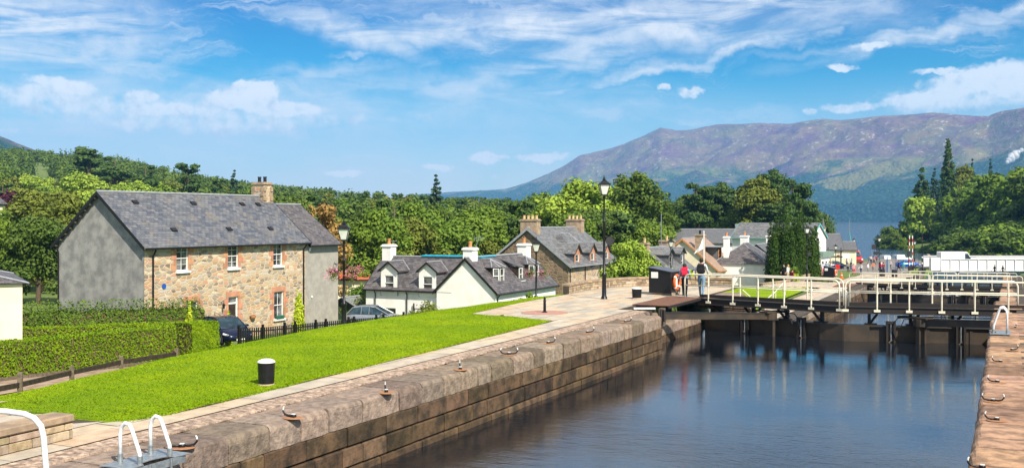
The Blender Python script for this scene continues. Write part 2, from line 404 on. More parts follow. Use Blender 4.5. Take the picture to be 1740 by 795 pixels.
mat('sandstone_tan', (.40, .30, .20), .88, col2=(.25, .19, .14), scale=3, bump=.015, attr=True)
mat('terracotta', (.55, .25, .10), .7, vary=.3, scale=5)
mat('pot_cream', (.60, .45, .24), .7, vary=.3, scale=5)
mat('coping', (.27, .21, .162), .9, col2=(.155, .120, .095), scale=5.5, bump=.09, bscale=13, attr=True, detail=11)
mat('coping_rust', (.42, .26, .17), .9, col2=(.20, .125, .085), scale=2.8, bump=.04, bscale=9, attr=True, detail=11)
mat('ashlar', (.115, .074, .042), .9, col2=(.034, .026, .016), scale=2.2, bump=.07, bscale=9, attr=True, detail=9)
mat('mortar', (.07, .056, .043), .95, scale=8, bump=.01)
mat('cobble', (.50, .39, .30), .9, col2=(.22, .17, .14), scale=8, bump=.03, bscale=16, attr=True)
mat('flagstone', (.50, .43, .34), .85, col2=(.38, .33, .265), scale=2.4, bump=.012, bscale=20, attr=True, detail=8)
mat('block_wall', (.48, .41, .30), .9, col2=(.30, .235, .16), scale=4, bump=.03, bscale=12, attr=True)
mat('asphalt', (.20, .185, .175), .92, col2=(.15, .14, .13), scale=2, bump=.01, bscale=40)
mat('tyre', (.015, .015, .015), .8)
mat('car_navy', (.010, .016, .045), .16, .3, vary=.1)
mat('car_silver', (.38, .40, .42), .25, .7, vary=.06)
mat('car_blue', (.015, .10, .50), .2, .3, vary=.1)
mat('car_red', (.55, .03, .03), .25, vary=.1)
mat('car_white', (.78, .79, .80), .3, vary=.04)
mat('plastic_dark', (.03, .03, .032), .5)
mat('chrome', (.6, .6, .62), .18, 1.0, vary=.1)
glassmat('pane', (.02, .025, .03), curtain=(.16, .17, .17)); glassmat('car_glass', (.015, .03, .04)); glassmat('lens', (.55, .58, .6), .1)
mat('lantern_glass', (.62, .64, .62), .12, vary=.15)
mat('skin', (.52, .30, .21), .6, vary=.1); mat('hair_dark', (.03, .017, .010), .6); mat('hair_fair', (.42, .26, .10), .6)
mat('bark', (.12, .085, .055), .9, col2=(.06, .045, .03), scale=5, bump=.03, bscale=10)
mat('soil', (.13, .085, .05), .95, scale=6, bump=.02)
mat('red_roof', (.55, .13, .06), .8, vary=.3)
mat('cyan_sheet', (.02, .42, .62), .5, vary=.25)
mat('green_shed', (.05, .09, .06), .7, vary=.3)
mat('shed_roof', (.17, .19, .18), .8, vary=.2)
for nm, cc in (('cloth_red', (.62, .02, .06)), ('cloth_blue', (.20, .38, .55)), ('cloth_white', (.70, .68, .70)), ('cloth_black', (.012, .012, .016)), ('cloth_denim', (.16, .28, .40)), ('cloth_pink', (.70, .30, .35)), ('cloth_teal', (.10, .42, .42)), ('cloth_beige', (.45, .38, .27)), ('cloth_orange', (.75, .25, .12)), ('cloth_maroon', (.22, .02, .03)), ('cloth_navy', (.02, .03, .09)), ('cloth_grey', (.25, .25, .26)), ('cloth_yellow', (.70, .5, .1))):
    mat(nm, cc, .85, vary=.2, scale=6)
slate('slate_blue', (.045, .058, .085), (.15, .15, .16), (.17, .14, .09), moss=.5)
slate('slate_purple', (.045, .041, .047), (.13, .118, .122), (.14, .12, .08), moss=.52)
slate('slate_grey', (.075, .08, .09), (.19, .19, .19), (.25, .23, .17))
slate('slate_dark', (.085, .09, .10), (.13, .13, .14), (.15, .14, .11), moss=.62)
slate('tile_brown', (.27, .19, .145), (.36, .25, .185), (.30, .24, .17), .33, .28, .7)
rubble('rubble_warm', [hexc('b79c80'), hexc('75726e'), hexc('a8845f'), hexc('b5b3ac'), hexc('d2c2aa'), hexc('635b55'), hexc('c08a70'), hexc('b5a890'), hexc('838079'), hexc('b5936a'), hexc('98948c')], hexc('c4b094'), edge=.09)
rubble('rubble_brown', [hexc('6b5b4a'), hexc('80705c'), hexc('5a4c40'), hexc('8a7560'), hexc('73604c')], hexc('84725c'), (2.2, 3.2), .12)
leafmat('leaf_mid', (.085, .160, .020), (.18, .262, .034)); leafmat('leaf_dark', (.055, .105, .020), (.125, .185, .034))
leafmat('leaf_lime', (0.182, 0.294, 0.035), (0.364, 0.462, 0.063)); leafmat('leaf_olive', (.10, .135, .022), (.20, .23, .040))
leafmat('leaf_pine', (.040, .085, .022), (.085, .14, .036), trans=.1); leafmat('leaf_fir', (0.025, 0.063, 0.039), (0.056, 0.105, 0.056), trans=.08)
leafmat('leaf_hedge', (.095, .185, .006), (.28, .40, .012)); leafmat('leaf_gold', (.30, .42, .02), (.52, .60, .04)); leafmat('leaf_rust', (0.238, 0.140, 0.049), (0.364, 0.238, 0.070))
leafmat('leaf_purple', (0.049, 0.017, 0.028), (0.098, 0.028, 0.049)); leafmat('petal', (.55, .04, .20), (.75, .35, .45)); leafmat('leaf_yew', (.024, .060, .010), (.060, .110, .016), trans=.1)
leafmat('grass_blade', (.125, .255, .003), (.31, .42, .005), trans=.3)
# ================================================================== LARGE STRUCTURE
def grid_mesh(name, X, Y, Z, m, smooth=True):
    r, c = X.shape; me = bpy.data.meshes.new(name)
    co = np.stack([X, Y, Z], -1).reshape(-1, 3)
    i = np.arange(r*c).reshape(r, c)
    q = np.stack([i[:-1, :-1], i[:-1, 1:], i[1:, 1:], i[1:, :-1]], -1).reshape(-1, 4)
    me.vertices.add(len(co)); me.vertices.foreach_set('co', co.ravel())
    me.loops.add(q.size); me.loops.foreach_set('vertex_index', q.ravel().astype(np.int32))
    me.polygons.add(len(q)); me.polygons.foreach_set('loop_start', (np.arange(len(q))*4).astype(np.int32))
    me.polygons.foreach_set('use_smooth', np.ones(len(q), bool))
    me.update(calc_edges=True)
    if me.polygons[0].normal.z < 0: me.flip_normals()
    me.materials.append(m); o = bpy.data.objects.new(name, me); C.objects.link(o); return o

def ground_mat():
    m = bpy.data.materials.new('ground_cover'); m.use_nodes = True; t = NT(m.node_tree); b = t.n['Principled BSDF']
    co = t.add('ShaderNodeTexCoord').outputs['Object']
    n = t.noise(co, .05, 6, .6); n2 = t.noise(co, .9, 6, .65)
    c = t.mix(t.sstep(n, .4, .6), (.10, .17, .02), (.15, .19, .035)); c = t.mix(t.sstep(n2, .35, .7), c, (.06, .10, .02))
    t.put(b.inputs['Base Color'], c); b.inputs['Roughness'].default_value = .95
    bp = t.add('ShaderNodeBump'); bp.inputs['Distance'].default_value = .15; t.put(bp.inputs['Height'], n2); t.put(b.inputs['Normal'], bp.outputs[0]); return m
GM = ground_mat()
# one ground sheet in rings about the viewpoint, out past the loch bed to the horizon
an = np.radians(np.linspace(-78, 78, 521)); rr = np.concatenate([[3], np.geomspace(6, 900, 260), [1500, 4000, 9500]])
RR, AA = np.meshgrid(rr, an, indexing='ij'); X = RR*np.sin(AA); Y = RR*np.cos(AA); Z = gz(X, Y)
sg, ug = toSU(X, Y); tg = -ug; drop = .12*sm(1.5, 2, tg)*sm(25.5, 24.5, tg)*sm(19, 17, sg)+.14*sm(14, 11, tg)*(ug < 5.8)*sm(15, 18, sg)*sm(146, 141, sg)+.3*(ug > 5.8)*sm(22, 20, ug)*(sg < 143); Z = Z-drop; Z = np.where(RR > 1000, -20, Z)
struct(grid_mesh('ground', X, Y, Z, GM))

def fbm(x, y, oct=6, seed=0, ridged=False):
    """value noise, numpy"""
    rs = np.random.RandomState(seed); G = rs.rand(256, 256); out = 0; amp = 1; tot = 0
    for o in range(oct):
        xi = np.floor(x).astype(int); yi = np.floor(y).astype(int); fx = x-xi; fy = y-yi; fx = fx*fx*(3-2*fx); fy = fy*fy*(3-2*fy)
        g = lambda a, b: G[a % 256, b % 256]
        v = g(xi, yi)*(1-fx)*(1-fy)+g(xi+1, yi)*fx*(1-fy)+g(xi, yi+1)*(1-fx)*fy+g(xi+1, yi+1)*fx*fy
        if ridged: v = 1-abs(2*v-1)
        out = out+v*amp; tot += amp; amp *= .52; x = x*2.03+17; y = y*2.03+31
    return out/tot
def lawn_mat(name='lawn_grass', k=1.0):
    m = bpy.data.materials.new(name); m.use_nodes = True; t = NT(m.node_tree); b = t.n['Principled BSDF']
    co = t.add('ShaderNodeTexCoord').outputs['Object']
    n = t.noise(co, .5, 5, .6); n2 = t.noise(co, 5, 6, .7); n3 = t.noise(co, 40, 3, .7)
    c = t.mix(t.sstep(n, .35, .65), (.105*k, .225*k, .004), (.28*k, .39*k, .003)); c = t.mix(t.sstep(n2, .4, .7, 0, .6), c, (.10*k, .20*k, .008)); c = t.mix(t.sstep(t.noise(co, .23, 7, .7), .56, .72, 0, .45), c, (.34, .33, .07)); c = t.mix(t.sstep(n3, .35, .65, 0, .6), c, (.31*k, .42*k, .006))
    t.put(b.inputs['Base Color'], c); b.inputs['Roughness'].default_value = .9; b.inputs['Specular IOR Level'].default_value = .1
    bp = t.add('ShaderNodeBump'); bp.inputs['Distance'].default_value = .05; t.put(bp.inputs['Height'], t.math('ADD', n2, n3)); t.put(b.inputs['Normal'], bp.outputs[0]); return m
LM = lawn_mat()
def lawn_edge(s):                          # near edge of the lawn (distance left of the wall)
    return np.interp(s, [-25.0, -24.8, -23.5, -4.1, -2.8, 3.3, 8.6, 30], [9.5, 2.5, 2.25, 2.83, 6.95, 7.5, 7.55, 7.6])
ss = np.unique(np.concatenate([np.arange(-60, 18, .5), np.arange(-25.05, -2, .15)]))
tt = np.linspace(0, 1, 60)**1.1
def lawn_sheet():
    T = []
    for s in ss:
        a = lawn_edge(s)
        T.append(a+(25.5-a)*tt)
    T = np.array(T); S = np.repeat(ss[:, None], len(tt), 1)
    X = E0.x+Dv.x*S-Nv.x*T; Y = E0.y+Dv.y*S-Nv.y*T
    rs = np.random.RandomState(4)
    Z = gz(X, Y)+.02+.03*np.sin(S*1.7+T)*np.sin(T*.9)+rs.uniform(-.006, .006, S.shape)
    Z[:, 0] = gz(X, Y)[:, 0]-.1
    Z[:, -3:] -= np.array([.05, .12, .3])
    Z[0, :] -= .4
    return grid_mesh('lawn', X, Y, Z, LM)
struct(lawn_sheet())

def fast_tris(name, V, Fq, mats, parent=None, col=None, nv=3, matidx=None):
    me = bpy.data.meshes.new(name)
    me.vertices.add(len(V)); me.vertices.foreach_set('co', np.asarray(V, np.float32).ravel())
    me.loops.add(Fq.size); me.loops.foreach_set('vertex_index', Fq.ravel().astype(np.int32))
    me.polygons.add(len(Fq)); me.polygons.foreach_set('loop_start', (np.arange(len(Fq))*nv).astype(np.int32))
    if matidx is not None: me.polygons.foreach_set('material_index', matidx.astype(np.int32))
    if col is not None:
        at = me.color_attributes.new('Col', 'BYTE_COLOR', 'CORNER')
        c4 = np.ones((len(Fq), nv, 4), np.float32); c4[:, :, :3] = col[:, None, :]; at.data.foreach_set('color', c4.ravel())
    for m in (mats if isinstance(mats, (list, tuple)) else [mats]): me.materials.append(m)
    me.update(calc_edges=True)
    return me

def grass_blades():
    rs = np.random.RandomState(1); n = 160000
    s = -24.7+32.7*rs.rand(n); a = lawn_edge(s); t = a+(12-a)*rs.rand(n)**1.35
    k = rs.rand(n) < (1.15-(s+24)/45); s, t = s[k], t[k]; n = len(s)
    x = E0.x+Dv.x*s-Nv.x*t; y = E0.y+Dv.y*s-Nv.y*t; z = gz(x, y)+.015+.03*np.sin(s*1.7+t)*np.sin(t*.9)
    th = rs.rand(n)*2*PI; w = .010+.013*rs.rand(n); h = .012+.022*rs.rand(n); le = rs.normal(0, .025, (n, 2))
    P0 = np.stack([x-np.cos(th)*w, y-np.sin(th)*w, z], 1); P1 = np.stack([x+np.cos(th)*w, y+np.sin(th)*w, z], 1); P2 = np.stack([x+le[:, 0], y+le[:, 1], z+h], 1)
    V = np.stack([P0, P1, P2], 1).reshape(-1, 3); Fq = np.arange(3*n).reshape(-1, 3)
    col = np.stack([np.clip(.35*rs.rand(n)+1.5*(fbm(x*.35+70, y*.35+70, 4, 3)-.32), 0, 1), (rs.rand(n) < .15)*rs.rand(n), rs.rand(n)], 1)
    me = fast_tris('grass', V, Fq, MT['grass_blade'], col=col); o = bpy.data.objects.new('grass', me); C.objects.link(o); struct(o, 'stuff')
    tag(o, 'short bright green grass covering the sloping lawn', 'grass')
grass_blades()

# ---- water
def water_mat(name, deep, rip=.02, sc=1.0, rough=.03, ior=2.4):
    m = bpy.data.materials.new(name); m.use_nodes = True; t = NT(m.node_tree); b = t.n['Principled BSDF']
    b.inputs['Base Color'].default_value = (*deep, 1); b.inputs['Roughness'].default_value = rough; b.inputs['IOR'].default_value = ior
    co = t.add('ShaderNodeTexCoord').outputs['Object']
    a = t.noise(t.mapping(co, sc=(.8*sc, 1.6*sc, 1)), 1.7, 4, .6, .3); c = t.noise(t.mapping(co, sc=(1*sc, 1.5*sc, 1)), 9, 3, .6)
    big = t.noise(co, .16*sc, 3, .5)
    spz = t.add('ShaderNodeSeparateXYZ'); t.put(spz.inputs[0], co)
    amp = t.math('MULTIPLY', t.sstep(big, .38, .62, .4, 1.2), t.sstep(spz.outputs[1], -8, -26, 1.0, 5)) if name == 'lock_water' else t.sstep(big, .38, .62, .35, 1.0)
    bp = t.add('ShaderNodeBump'); bp.inputs['Strength'].default_value = 1; bp.inputs['Distance'].default_value = rip
    t.put(bp.inputs['Height'], t.math('MULTIPLY', t.math('ADD', a, t.math('MULTIPLY', c, .42)), amp)); t.put(b.inputs['Normal'], bp.outputs[0]); return m
WM = water_mat('lock_water', (.006, .009, .014), .0075)
WM2 = water_mat('loch_water', (.012, .045, .10), .35, .12, .1)
def slab(name, s0, s1, u0, u1, z, m):
    b = MB(); n = 24
    b.face([(u0, s0, 0), (u1, s0, 0), (u1, s1, 0), (u0, s1, 0)])
    o = b.build(name, m, loc=SU(0, 0, z), rz=ROT); return struct(o)
slab('lock_water', -60, 8.9, -1.2, WL+1.2, WATER[0], WM)
slab('lock_water', 9.3, 66, -1.2, WL+1.2, WATER[1], WM)
slab('lock_water', 66.3, 122, -1.2, WL+1.2, WATER[2], WM)
b = MB(); b.face([(-9000, 150, 0), (9000, 150, 0), (9500, 9500, 0), (-9500, 9500, 0)]); b.face([(40, 120, 0), (110, 120, 0), (110, 150, 0), (40, 150, 0)])
struct(b.build('loch', WM2, loc=(0, 0, WATER[3])))

# ---- lock walls: real ashlar blocks with an eroded, rounded coping
def lock_wall(label, s0, s1, side, ztop, zbot, seed=0, cop_w=1.15, cop_h=.5, cols=None, u_face=0.0):
    """side -1: left wall (face looks to +u), +1: right wall"""
    rn = random.Random(seed); uf = u_face if side < 0 else WL+u_face
    root = thing('lock_wall', label, 'wall', SU(s0, uf, 0), ROT)
    L = s1-s0; zt = ztop if callable(ztop) else (lambda s: ztop)
    dr = -1 if side < 0 else 1
    c = MB(); s = 0.0
    while s < L-.05:
        l = min(rn.uniform(.75, 1.5), L-s)
        if L-(s+l) < .4: l = L-s
        k = rn.uniform(.55, 1.2); c.col = (k, k*rn.uniform(.95, 1.03), k*rn.uniform(.9, 1.03))
        rad = rn.uniform(.10, .17); off = rn.uniform(-.03, .02); w = cop_w+rn.uniform(-.15, .12); h = cop_h
        prof = [(dr*w, -h)]+[(dr*w, 0)]+[(dr*(off+rad*2.0), .0)]
        for a in (15, 35, 55, 75, 90): prof.append((dr*(off+rad-rad*math.sin(R(a))), -rad+rad*math.cos(R(a))))
        prof += [(dr*off, -h+.02), (dr*(off+.03), -h)]
        nseg = 3; g = .02; rows = []
        for q in range(nseg+1):
            y = s+g+(l-2*g)*q/nseg; zz = zt(s0+y); sh = .04 if q in (0, nseg) else 0
            rows.append([Vector((p[0]+(dr*sh*.6 if i > 2 else 0)+rn.uniform(-.008, .008), y, zz+p[1]-(sh*.35 if 1 <= i < 8 else 0)+rn.uniform(-.006, .006)-.02)) for i, p in enumerate(prof)])
        for q in range(nseg):
            for i in range(len(prof)): j = (i+1) % len(prof); c.face([rows[q][i], rows[q][j], rows[q+1][j], rows[q+1][i]])
        c.face(rows[0]); c.face(rows[-1][::-1]); s += l
    c.build('coping', MT['coping' if side < 0 else 'coping_rust'], root)
    w = MB(); ztb = [zt(s0), zt(s1)]; course = .42; kmax = int((max(ztb)-cop_h-zbot)/course)+1
    z_hi = min(zt(s0+L*q/20) for q in range(21))-cop_h
    sloped = abs(ztb[0]-ztb[1]) > .3
    if sloped: z_hi = min(ztb)-cop_h
    z = z_hi
    while z > zbot:
        s = -rn.uniform(0, .6)
        while s < L:
            l = rn.uniform(.6, 1.5); a = max(0, s); e = min(L, s+l)
            if e-a > .1:
                kk = rn.uniform(.5, 1.35); w.col = (kk, kk*rn.uniform(.92, 1.02), kk*rn.uniform(.82, 1.0)); off = rn.uniform(-.012, .014)
                w.box((dr*(.3+off), (a+e)/2, z-course/2), (.6, e-a-.034, course-.03), bev=.025)
            s += l
        z -= course
    if sloped:
        w.col = (.8, .78, .74); n = 12
        for q in range(n):
            a = L*q/n; e = L*(q+1)/n; za = zt(s0+a)-cop_h; ze = zt(s0+e)-cop_h
            if max(za, ze) > z_hi+.02: w.prism([Vector((dr*.02, a, z_hi)), Vector((dr*.02, e-.02, z_hi)), Vector((dr*.02, e-.02, max(ze, z_hi+.005))), Vector((dr*.02, a, max(za, z_hi+.005)))], (0, 0, 0), (dr*.6, 0, 0))
    w.build('stone_face', MT['ashlar'], root)
    bk = MB(); bk.box((dr*(.36+.3), L/2, (z_hi+zbot)/2-.02), (.6, L-.02, z_hi-zbot)); bk.build('mortar_joints', MT['mortar'], root)
    return root
lock_wall('long brown stone lock wall running beside the lawn and paved path', -58, 0, -1, 0, -3.2, 1)
lock_wall('right hand stone lock wall with rust stained top and mooring hooks', -58, 7.4, 1, 0, -3.2, 2, cop_w=1.5)
lock_wall('recessed stone wall under the rusty plate beside the nearest gate', .03, 9.4, -1, lambda s: 0.0 if s < 1.55 else -.66, -3.2, 3, u_face=-.95, cop_w=1.4)
lock_wall('recessed stone wall beside the right gate leaf', 7.42, 9.4, 1, -.3, -3.2, 33, u_face=.95)
lock_wall('stone wall ramping down just behind the left gate leaf', 9.6, 22, -1, lambda s: float(quay(s)), -5.2, 4)
lock_wall('left stone wall of the second lock chamber beside the lower lawn', 22.02, 66.5, -1, lambda s: float(quay(s)), -5.2, 5)
lock_wall('right stone wall of the second lock chamber behind the gates', 8.6, 66.5, 1, lambda s: float(quay(s)), -5.2, 6)
lock_wall('left stone wall of the farthest lock chamber before the swing bridge', 67, 141, -1, lambda s: float(quay(s)), -9, 7)
lock_wall('right stone wall of the farthest lock chamber before the swing bridge', 67, 141, 1, lambda s: float(quay(s)), -9, 8)

# ---- paving: flagstones laid in courses
FL = [(1, 1, 1), (1.06, .99, .88), (.93, .95, .96), (1.08, .93, .82), (.86, .88, .90), (1.04, 1, .94), (1.0, .93, .85), (.78, .82, .86)]
def paving(name, s0, s1, ufun, zf, seed, cw=(.55, .8), umax=-1.2, m='flagstone', lrange=(.7, 1.8), bx=1.15):
    rn = random.Random(seed); b = MB(); base = MB()
    u = umax
    umin = min(ufun(s) for s in np.arange(s0, s1, .5))
    while u > umin:
        c = rn.uniform(*cw); s = s0-rn.uniform(0, 1)
        while s < s1:
            l = rn.uniform(*lrange); a = max(s, s0)+.006; e = min(s+l, s1)-.006; s += l
            if e <= a+.03: continue
            mids = [a+(e-a)*q for q in (0, .5, 1)]
            if all(ufun(x) >= u for x in mids): continue
            k = rn.choice(FL); j = rn.uniform(.92, 1.06); b.col = (k[0]*j, k[1]*j, k[2]*j)
            dz = rn.uniform(-.003, .003)
            n = max(1, int((e-a)/.6)); lo = []; hi = []
            for q in range(n+1):
                x = a+(e-a)*q/n; ul = max(u-c+.007, ufun(x)); ul = min(ul, u-.007)
                lo.append(SU(x, ul, zf(x)+dz)); hi.append(SU(x, u-.007, zf(x)+dz))
            b.face(lo+hi[::-1])
        u -= c
    ns = int((s1-s0)/1.0)
    for q in range(ns):
        a = s0+(s1-s0)*q/ns; e = s0+(s1-s0)*(q+1)/ns
        base.face([SU(a, umax+bx, zf(a)-.016), SU(a, min(ufun(a), umax)-.2, zf(a)-.016), SU(e, min(ufun(e), umax)-.2, zf(e)-.016), SU(e, umax+bx, zf(e)-.016)])
    o = b.build(name, MT[m]); struct(o)
    struct(base.build('path_bed', MT['mortar']))
    return o
def u_left(s):
    if s < -25.0: return -9.8
    return -float(lawn_edge(s))-.03 if s < 9 else -7.9+max(0, (s-13.5))*.35
paving('towpath_paving', -58, 1.6, u_left, lambda s: 0.0, 11, umax=-1.72, bx=.6)
paving('towpath_paving', 1.6, 9.6, u_left, lambda s: 0.0, 14, umax=-2.42, bx=.03)
paving('towpath_paving', 9.6, 17.4, u_left, lambda s: 0.0, 15, umax=-1.2, bx=.2)
def strip_cobbles():
    rn = random.Random(5); b = MB()
    for s in np.arange(-40, 1.4, .16):
        for k in range(4):
            u = -1.12-.15*k; kk = rn.uniform(.7, 1.2); b.col = (kk, kk*.96, kk*.93)
            p = SU(s+rn.uniform(-.02, .02)+.08*(k % 2), u, .0); b.box((p.x, p.y, -.008), (.14, .145, .03), ROT)
    struct(b.build('cobble_strip', MT['cobble']))
strip_cobbles()
paving('towpath_paving', 17.6, 67, lambda s: -3.2 if s < 59 else -9, lambda s: float(quay(s))+.0, 12, umax=-1.1)
paving('towpath_paving', 67, 141, lambda s: -9, lambda s: float(quay(s)), 13, umax=-1.1)
# right quay: rough pale setts behind the coping
def right_quay():
    rn = random.Random(8); b = MB()
    for i, s in enumerate(np.arange(-40, 9, .42)):
        off = .25*math.sin(i//3*2.1)
        for k in range(12):
            kk = rn.uniform(.85, 1.15); b.col = (kk*1.05, kk*1.03, kk*1.0)
            if k == 0 and (i//3) % 2: continue
            u = WL+1.7+k*.4; p = SU(s, u, 0); b.box((p.x, p.y, -.012), (.385, .405, .03), ROT, bev=.012)
    struct(b.build('quay_setts', MT['cobble']))
    b = MB(); b.face([SU(-58, WL+.9, -.03), SU(-58, WL+9, -.03), SU(9.5, WL+9, -.03), SU(9.5, WL+.9, -.03)])
    for a in np.arange(9.5, 141, 2.0): b.face([SU(a, WL+.9, float(quay(a))-.03), SU(a, WL+9, float(quay(a))-.03), SU(a+2, WL+9, float(quay(a+2))-.03), SU(a+2, WL+.9, float(quay(a+2))-.03)])
    struct(b.build('quay_surface', MT['mortar']))
right_quay()

# ---- village road (one asphalt sheet beside the basin, draped on the ground) and the lane below the hedge
def drape(name, pts, m, dz=.03, n=10):
    """pts: centre line (x,y,halfwidth)"""
    b = MB(); rows = []
    for i in range(len(pts)-1):
        (x0, y0, w0), (x1, y1, w1) = pts[i], pts[i+1]; k = max(2, int(math.hypot(x1-x0, y1-y0)/1.5))
        d = Vector((x1-x0, y1-y0)).normalized(); nn = Vector((-d.y, d.x))
        for q in range(k+(i == len(pts)-2)):
            f = q/k; x = x0+(x1-x0)*f; y = y0+(y1-y0)*f; w = w0+(w1-w0)*f
            rows.append([(x+nn.x*w*a, y+nn.y*w*a) for a in np.linspace(-1, 1, 7)])
    for i in range(len(rows)-1):
        for j in range(6):
            q = [rows[i][j], rows[i][j+1], rows[i+1][j+1], rows[i+1][j]]
            b.face([(x, y, gz1(x, y)+dz) for x, y in q])
    return struct(b.build(name, m, smooth=True))
P = lambda s, u: (SU(s, u).x, SU(s, u).y)
drape('lane', [(*P(-40, -24.6), 1.7), (*P(-12, -25.2), 1.6), (*P(6, -25.6), 1.5)], mat('lane_surface', (.34, .26, .20), .95, col2=(.22, .15, .10), scale=2.5, bump=.02), .05)
drape('road', [(*P(141, -6), 5), (*P(160, -8), 6.5), (*P(185, -9), 6), (*P(207, -10), 4)], MT['asphalt'], .05)
drape('road', [(*P(150, -12), 4), (*P(146, -40), 3.5), (*P(140, -70), 3.5)], MT['asphalt'], .04)

# ---- hills over the loch
def hill_mat():
    m = bpy.data.materials.new('moorland'); m.use_nodes = True; t = NT(m.node_tree); b = t.n['Principled BSDF']
    co = t.add('ShaderNodeTexCoord').outputs['Object']; sp = t.add('ShaderNodeSeparateXYZ'); t.put(sp.inputs[0], co); z = sp.outputs[2]
    n1 = t.noise(co, .0016, 8, .62, .6); n2 = t.noise(co, .006, 8, .65, .4); n3 = t.noise(co, .03, 6, .7); n4 = t.noise(t.mapping(co, rot=(0, 0, .6), sc=(1, .35, 2)), .004, 7, .65, .5)
    c = t.ramp(n1, [(.32, (.13, .055, .14)), (.42, (.17, .10, .08)), (.49, (.24, .19, .06)), (.56, (.08, .17, .03)), (.62, (.24, .18, .08)), (.70, (.14, .06, .13))])
    c = t.mix(t.sstep(n2, .50, .66, 0, .7), c, (.26, .20, .11)); c = t.mix(t.sstep(n4, .50, .60, 0, .75), c, (.11, .045, .115))
    c = t.mix(t.sstep(z, 190, 380, 0, .62), c, t.mix(t.sstep(n2, .42, .58), (.15, .065, .13), (.22, .15, .10)))
    rock = t.math('MULTIPLY', t.sstep(n3, .56, .66), t.sstep(n2, .42, .56)); c = t.mix(rock, c, (.50, .45, .42))
    edge = t.math('ADD', z, t.math('MULTIPLY', t.math('SUBTRACT', n2, .5), 420))
    wood = t.sstep(edge, 285, 190); v = t.add('ShaderNodeTexVoronoi'); t.put(v.inputs['Vector'], co); v.inputs['Scale'].default_value = .06
    wc = t.mix(t.sstep(t.math('ADD', v.outputs['Distance'], n3), .5, 1.1), (.06, .14, .05), (.012, .045, .030)); c = t.mix(wood, c, wc)
    fl = t.add('ShaderNodeVectorMath', operation='LENGTH'); t.put(fl.inputs[0], t.mapping(co, (1600, 4620, 0), (0, 0, .2), (300, 190, 1e6), 'TEXTURE'))
    field = t.sstep(t.math('ADD', fl.outputs['Value'], t.math('MULTIPLY', t.math('SUBTRACT', n2, .5), 4.5)), 1.0, .8, 0, .75)
    c = t.mix(field, c, (.24, .22, .08))
    t.put(b.inputs['Base Color'], c); b.inputs['Roughness'].default_value = .95; b.inputs['Specular IOR Level'].default_value = .1
    bp = t.add('ShaderNodeBump'); bp.inputs['Distance'].default_value = 28; bp.inputs['Strength'].default_value = 1
    hh = t.math('ADD', t.math('MULTIPLY', n2, 1.6), t.math('MULTIPLY', n3, .5)); hh = t.math('ADD', hh, t.math('MULTIPLY', t.math('MULTIPLY', v.outputs['Distance'], -.5), wood))
    t.put(bp.inputs['Height'], hh); t.put(b.inputs['Normal'], bp.outputs[0]); return m
HM = hill_mat()
def range_hill(name, pxs, ys, r_shore, r_crest, r_back, seed, zbase=-9):
    px = np.linspace(pxs[0], pxs[-1], 620); k = np.concatenate([np.linspace(0, 1, 130)**.9, 1+np.linspace(.02, .6, 14)])
    yc = np.interp(px, pxs, ys)
    rc = r_crest(px); rs_ = r_shore(px)
    K, PXX = np.meshgrid(k, px, indexing='ij')
    Yd = rs_[None, :]+(rc-rs_)[None, :]*np.minimum(K, 1)+(K > 1)*(K-1)*(r_back-rc)[None, :]*1.5
    Xd = (PXX-870)/F*Yd
    zc = H+(372-yc)/F*rc
    prof = .10*sm(0, .03, np.minimum(K, 1))+.9*np.minimum(K, 1)**1.15*(1-.12*np.sin(np.minimum(K, 1)*PI*2.2))
    nz = fbm(Xd/620, Yd/620, 6, seed, True)-.5; nz2 = fbm(Xd/160, Yd/160, 4, seed+3)-.5
    env = np.sin(np.clip(K, 0, 1)*PI)**.7*(K < 1)
    Zh = zbase+(zc[None, :]-zbase)*np.where(K <= 1, prof/(prof.max(0)[None, :]), 1-(K-1)*.9)
    amp = np.clip((zc-zbase)*.34, 5, 150)[None, :]
    Zh = Zh+nz*amp*env+nz2*amp*.33*env+(K > .9)*(nz2*8)
    # keep every slope below the sight line to its own crest so that the crest stays the skyline
    lim = H+(zc[None, :]-H)*(Yd/rc[None, :]); Zh = np.where(K < .97, np.minimum(Zh, lim-6+nz2*10), Zh); Zh[0, :] = zbase-6
    return struct(grid_mesh(name, Xd, Yd, Zh, HM))
range_hill('hills', [700, 760, 800, 860, 900, 930, 960, 985, 1030, 1060, 1095, 1122, 1150, 1175, 1220, 1290, 1340, 1365, 1395, 1430, 1480, 1500, 1540, 1600, 1640, 1680, 1710, 1740, 1900, 2300],
           [332, 327, 325, 321, 309, 297, 281, 264, 254, 246, 232, 217, 222, 220, 213, 209, 211, 206, 202, 206, 199, 197, 196, 194, 196, 199, 190, 183, 170, 190],
           lambda p: np.interp(p, [700, 1000, 1400, 1740, 2300], [7200, 5600, 4300, 3300, 2400]), lambda p: np.interp(p, [700, 1000, 1400, 1740, 2300], [8600, 8000, 6600, 5200, 4200]), np.full(620, 9400.0), 5)
range_hill('hills', [-900, -200, 0, 30, 65, 100, 260, 420, 700], [180, 215, 234, 246, 258, 262, 285, 330, 360],
           lambda p: np.full(p.shape, 1500.0), lambda p: np.full(p.shape, 3400.0), np.full(620, 5200.0), 9, -5)

# ---- air
def haze():
    b = MB(); b.box((400, 4600, 385), (21000, 9900, 812)); o = b.build('haze', mat('air', (1, 1, 1)))
    m = o.data.materials[0]; t = NT(m.node_tree); t.n.clear(); out = t.add('ShaderNodeOutputMaterial'); pv = t.add('ShaderNodeVolumePrincipled')
    pv.inputs['Color'].default_value = (.20, .52, 1, 1); pv.inputs['Density'].default_value = .000105; pv.inputs['Anisotropy'].default_value = .0
    t.l.new(pv.outputs[0], out.inputs['Volume']); o['kind'] = 'stuff'
    tag(o, 'thin blue haze over the far hills', 'haze')
haze()
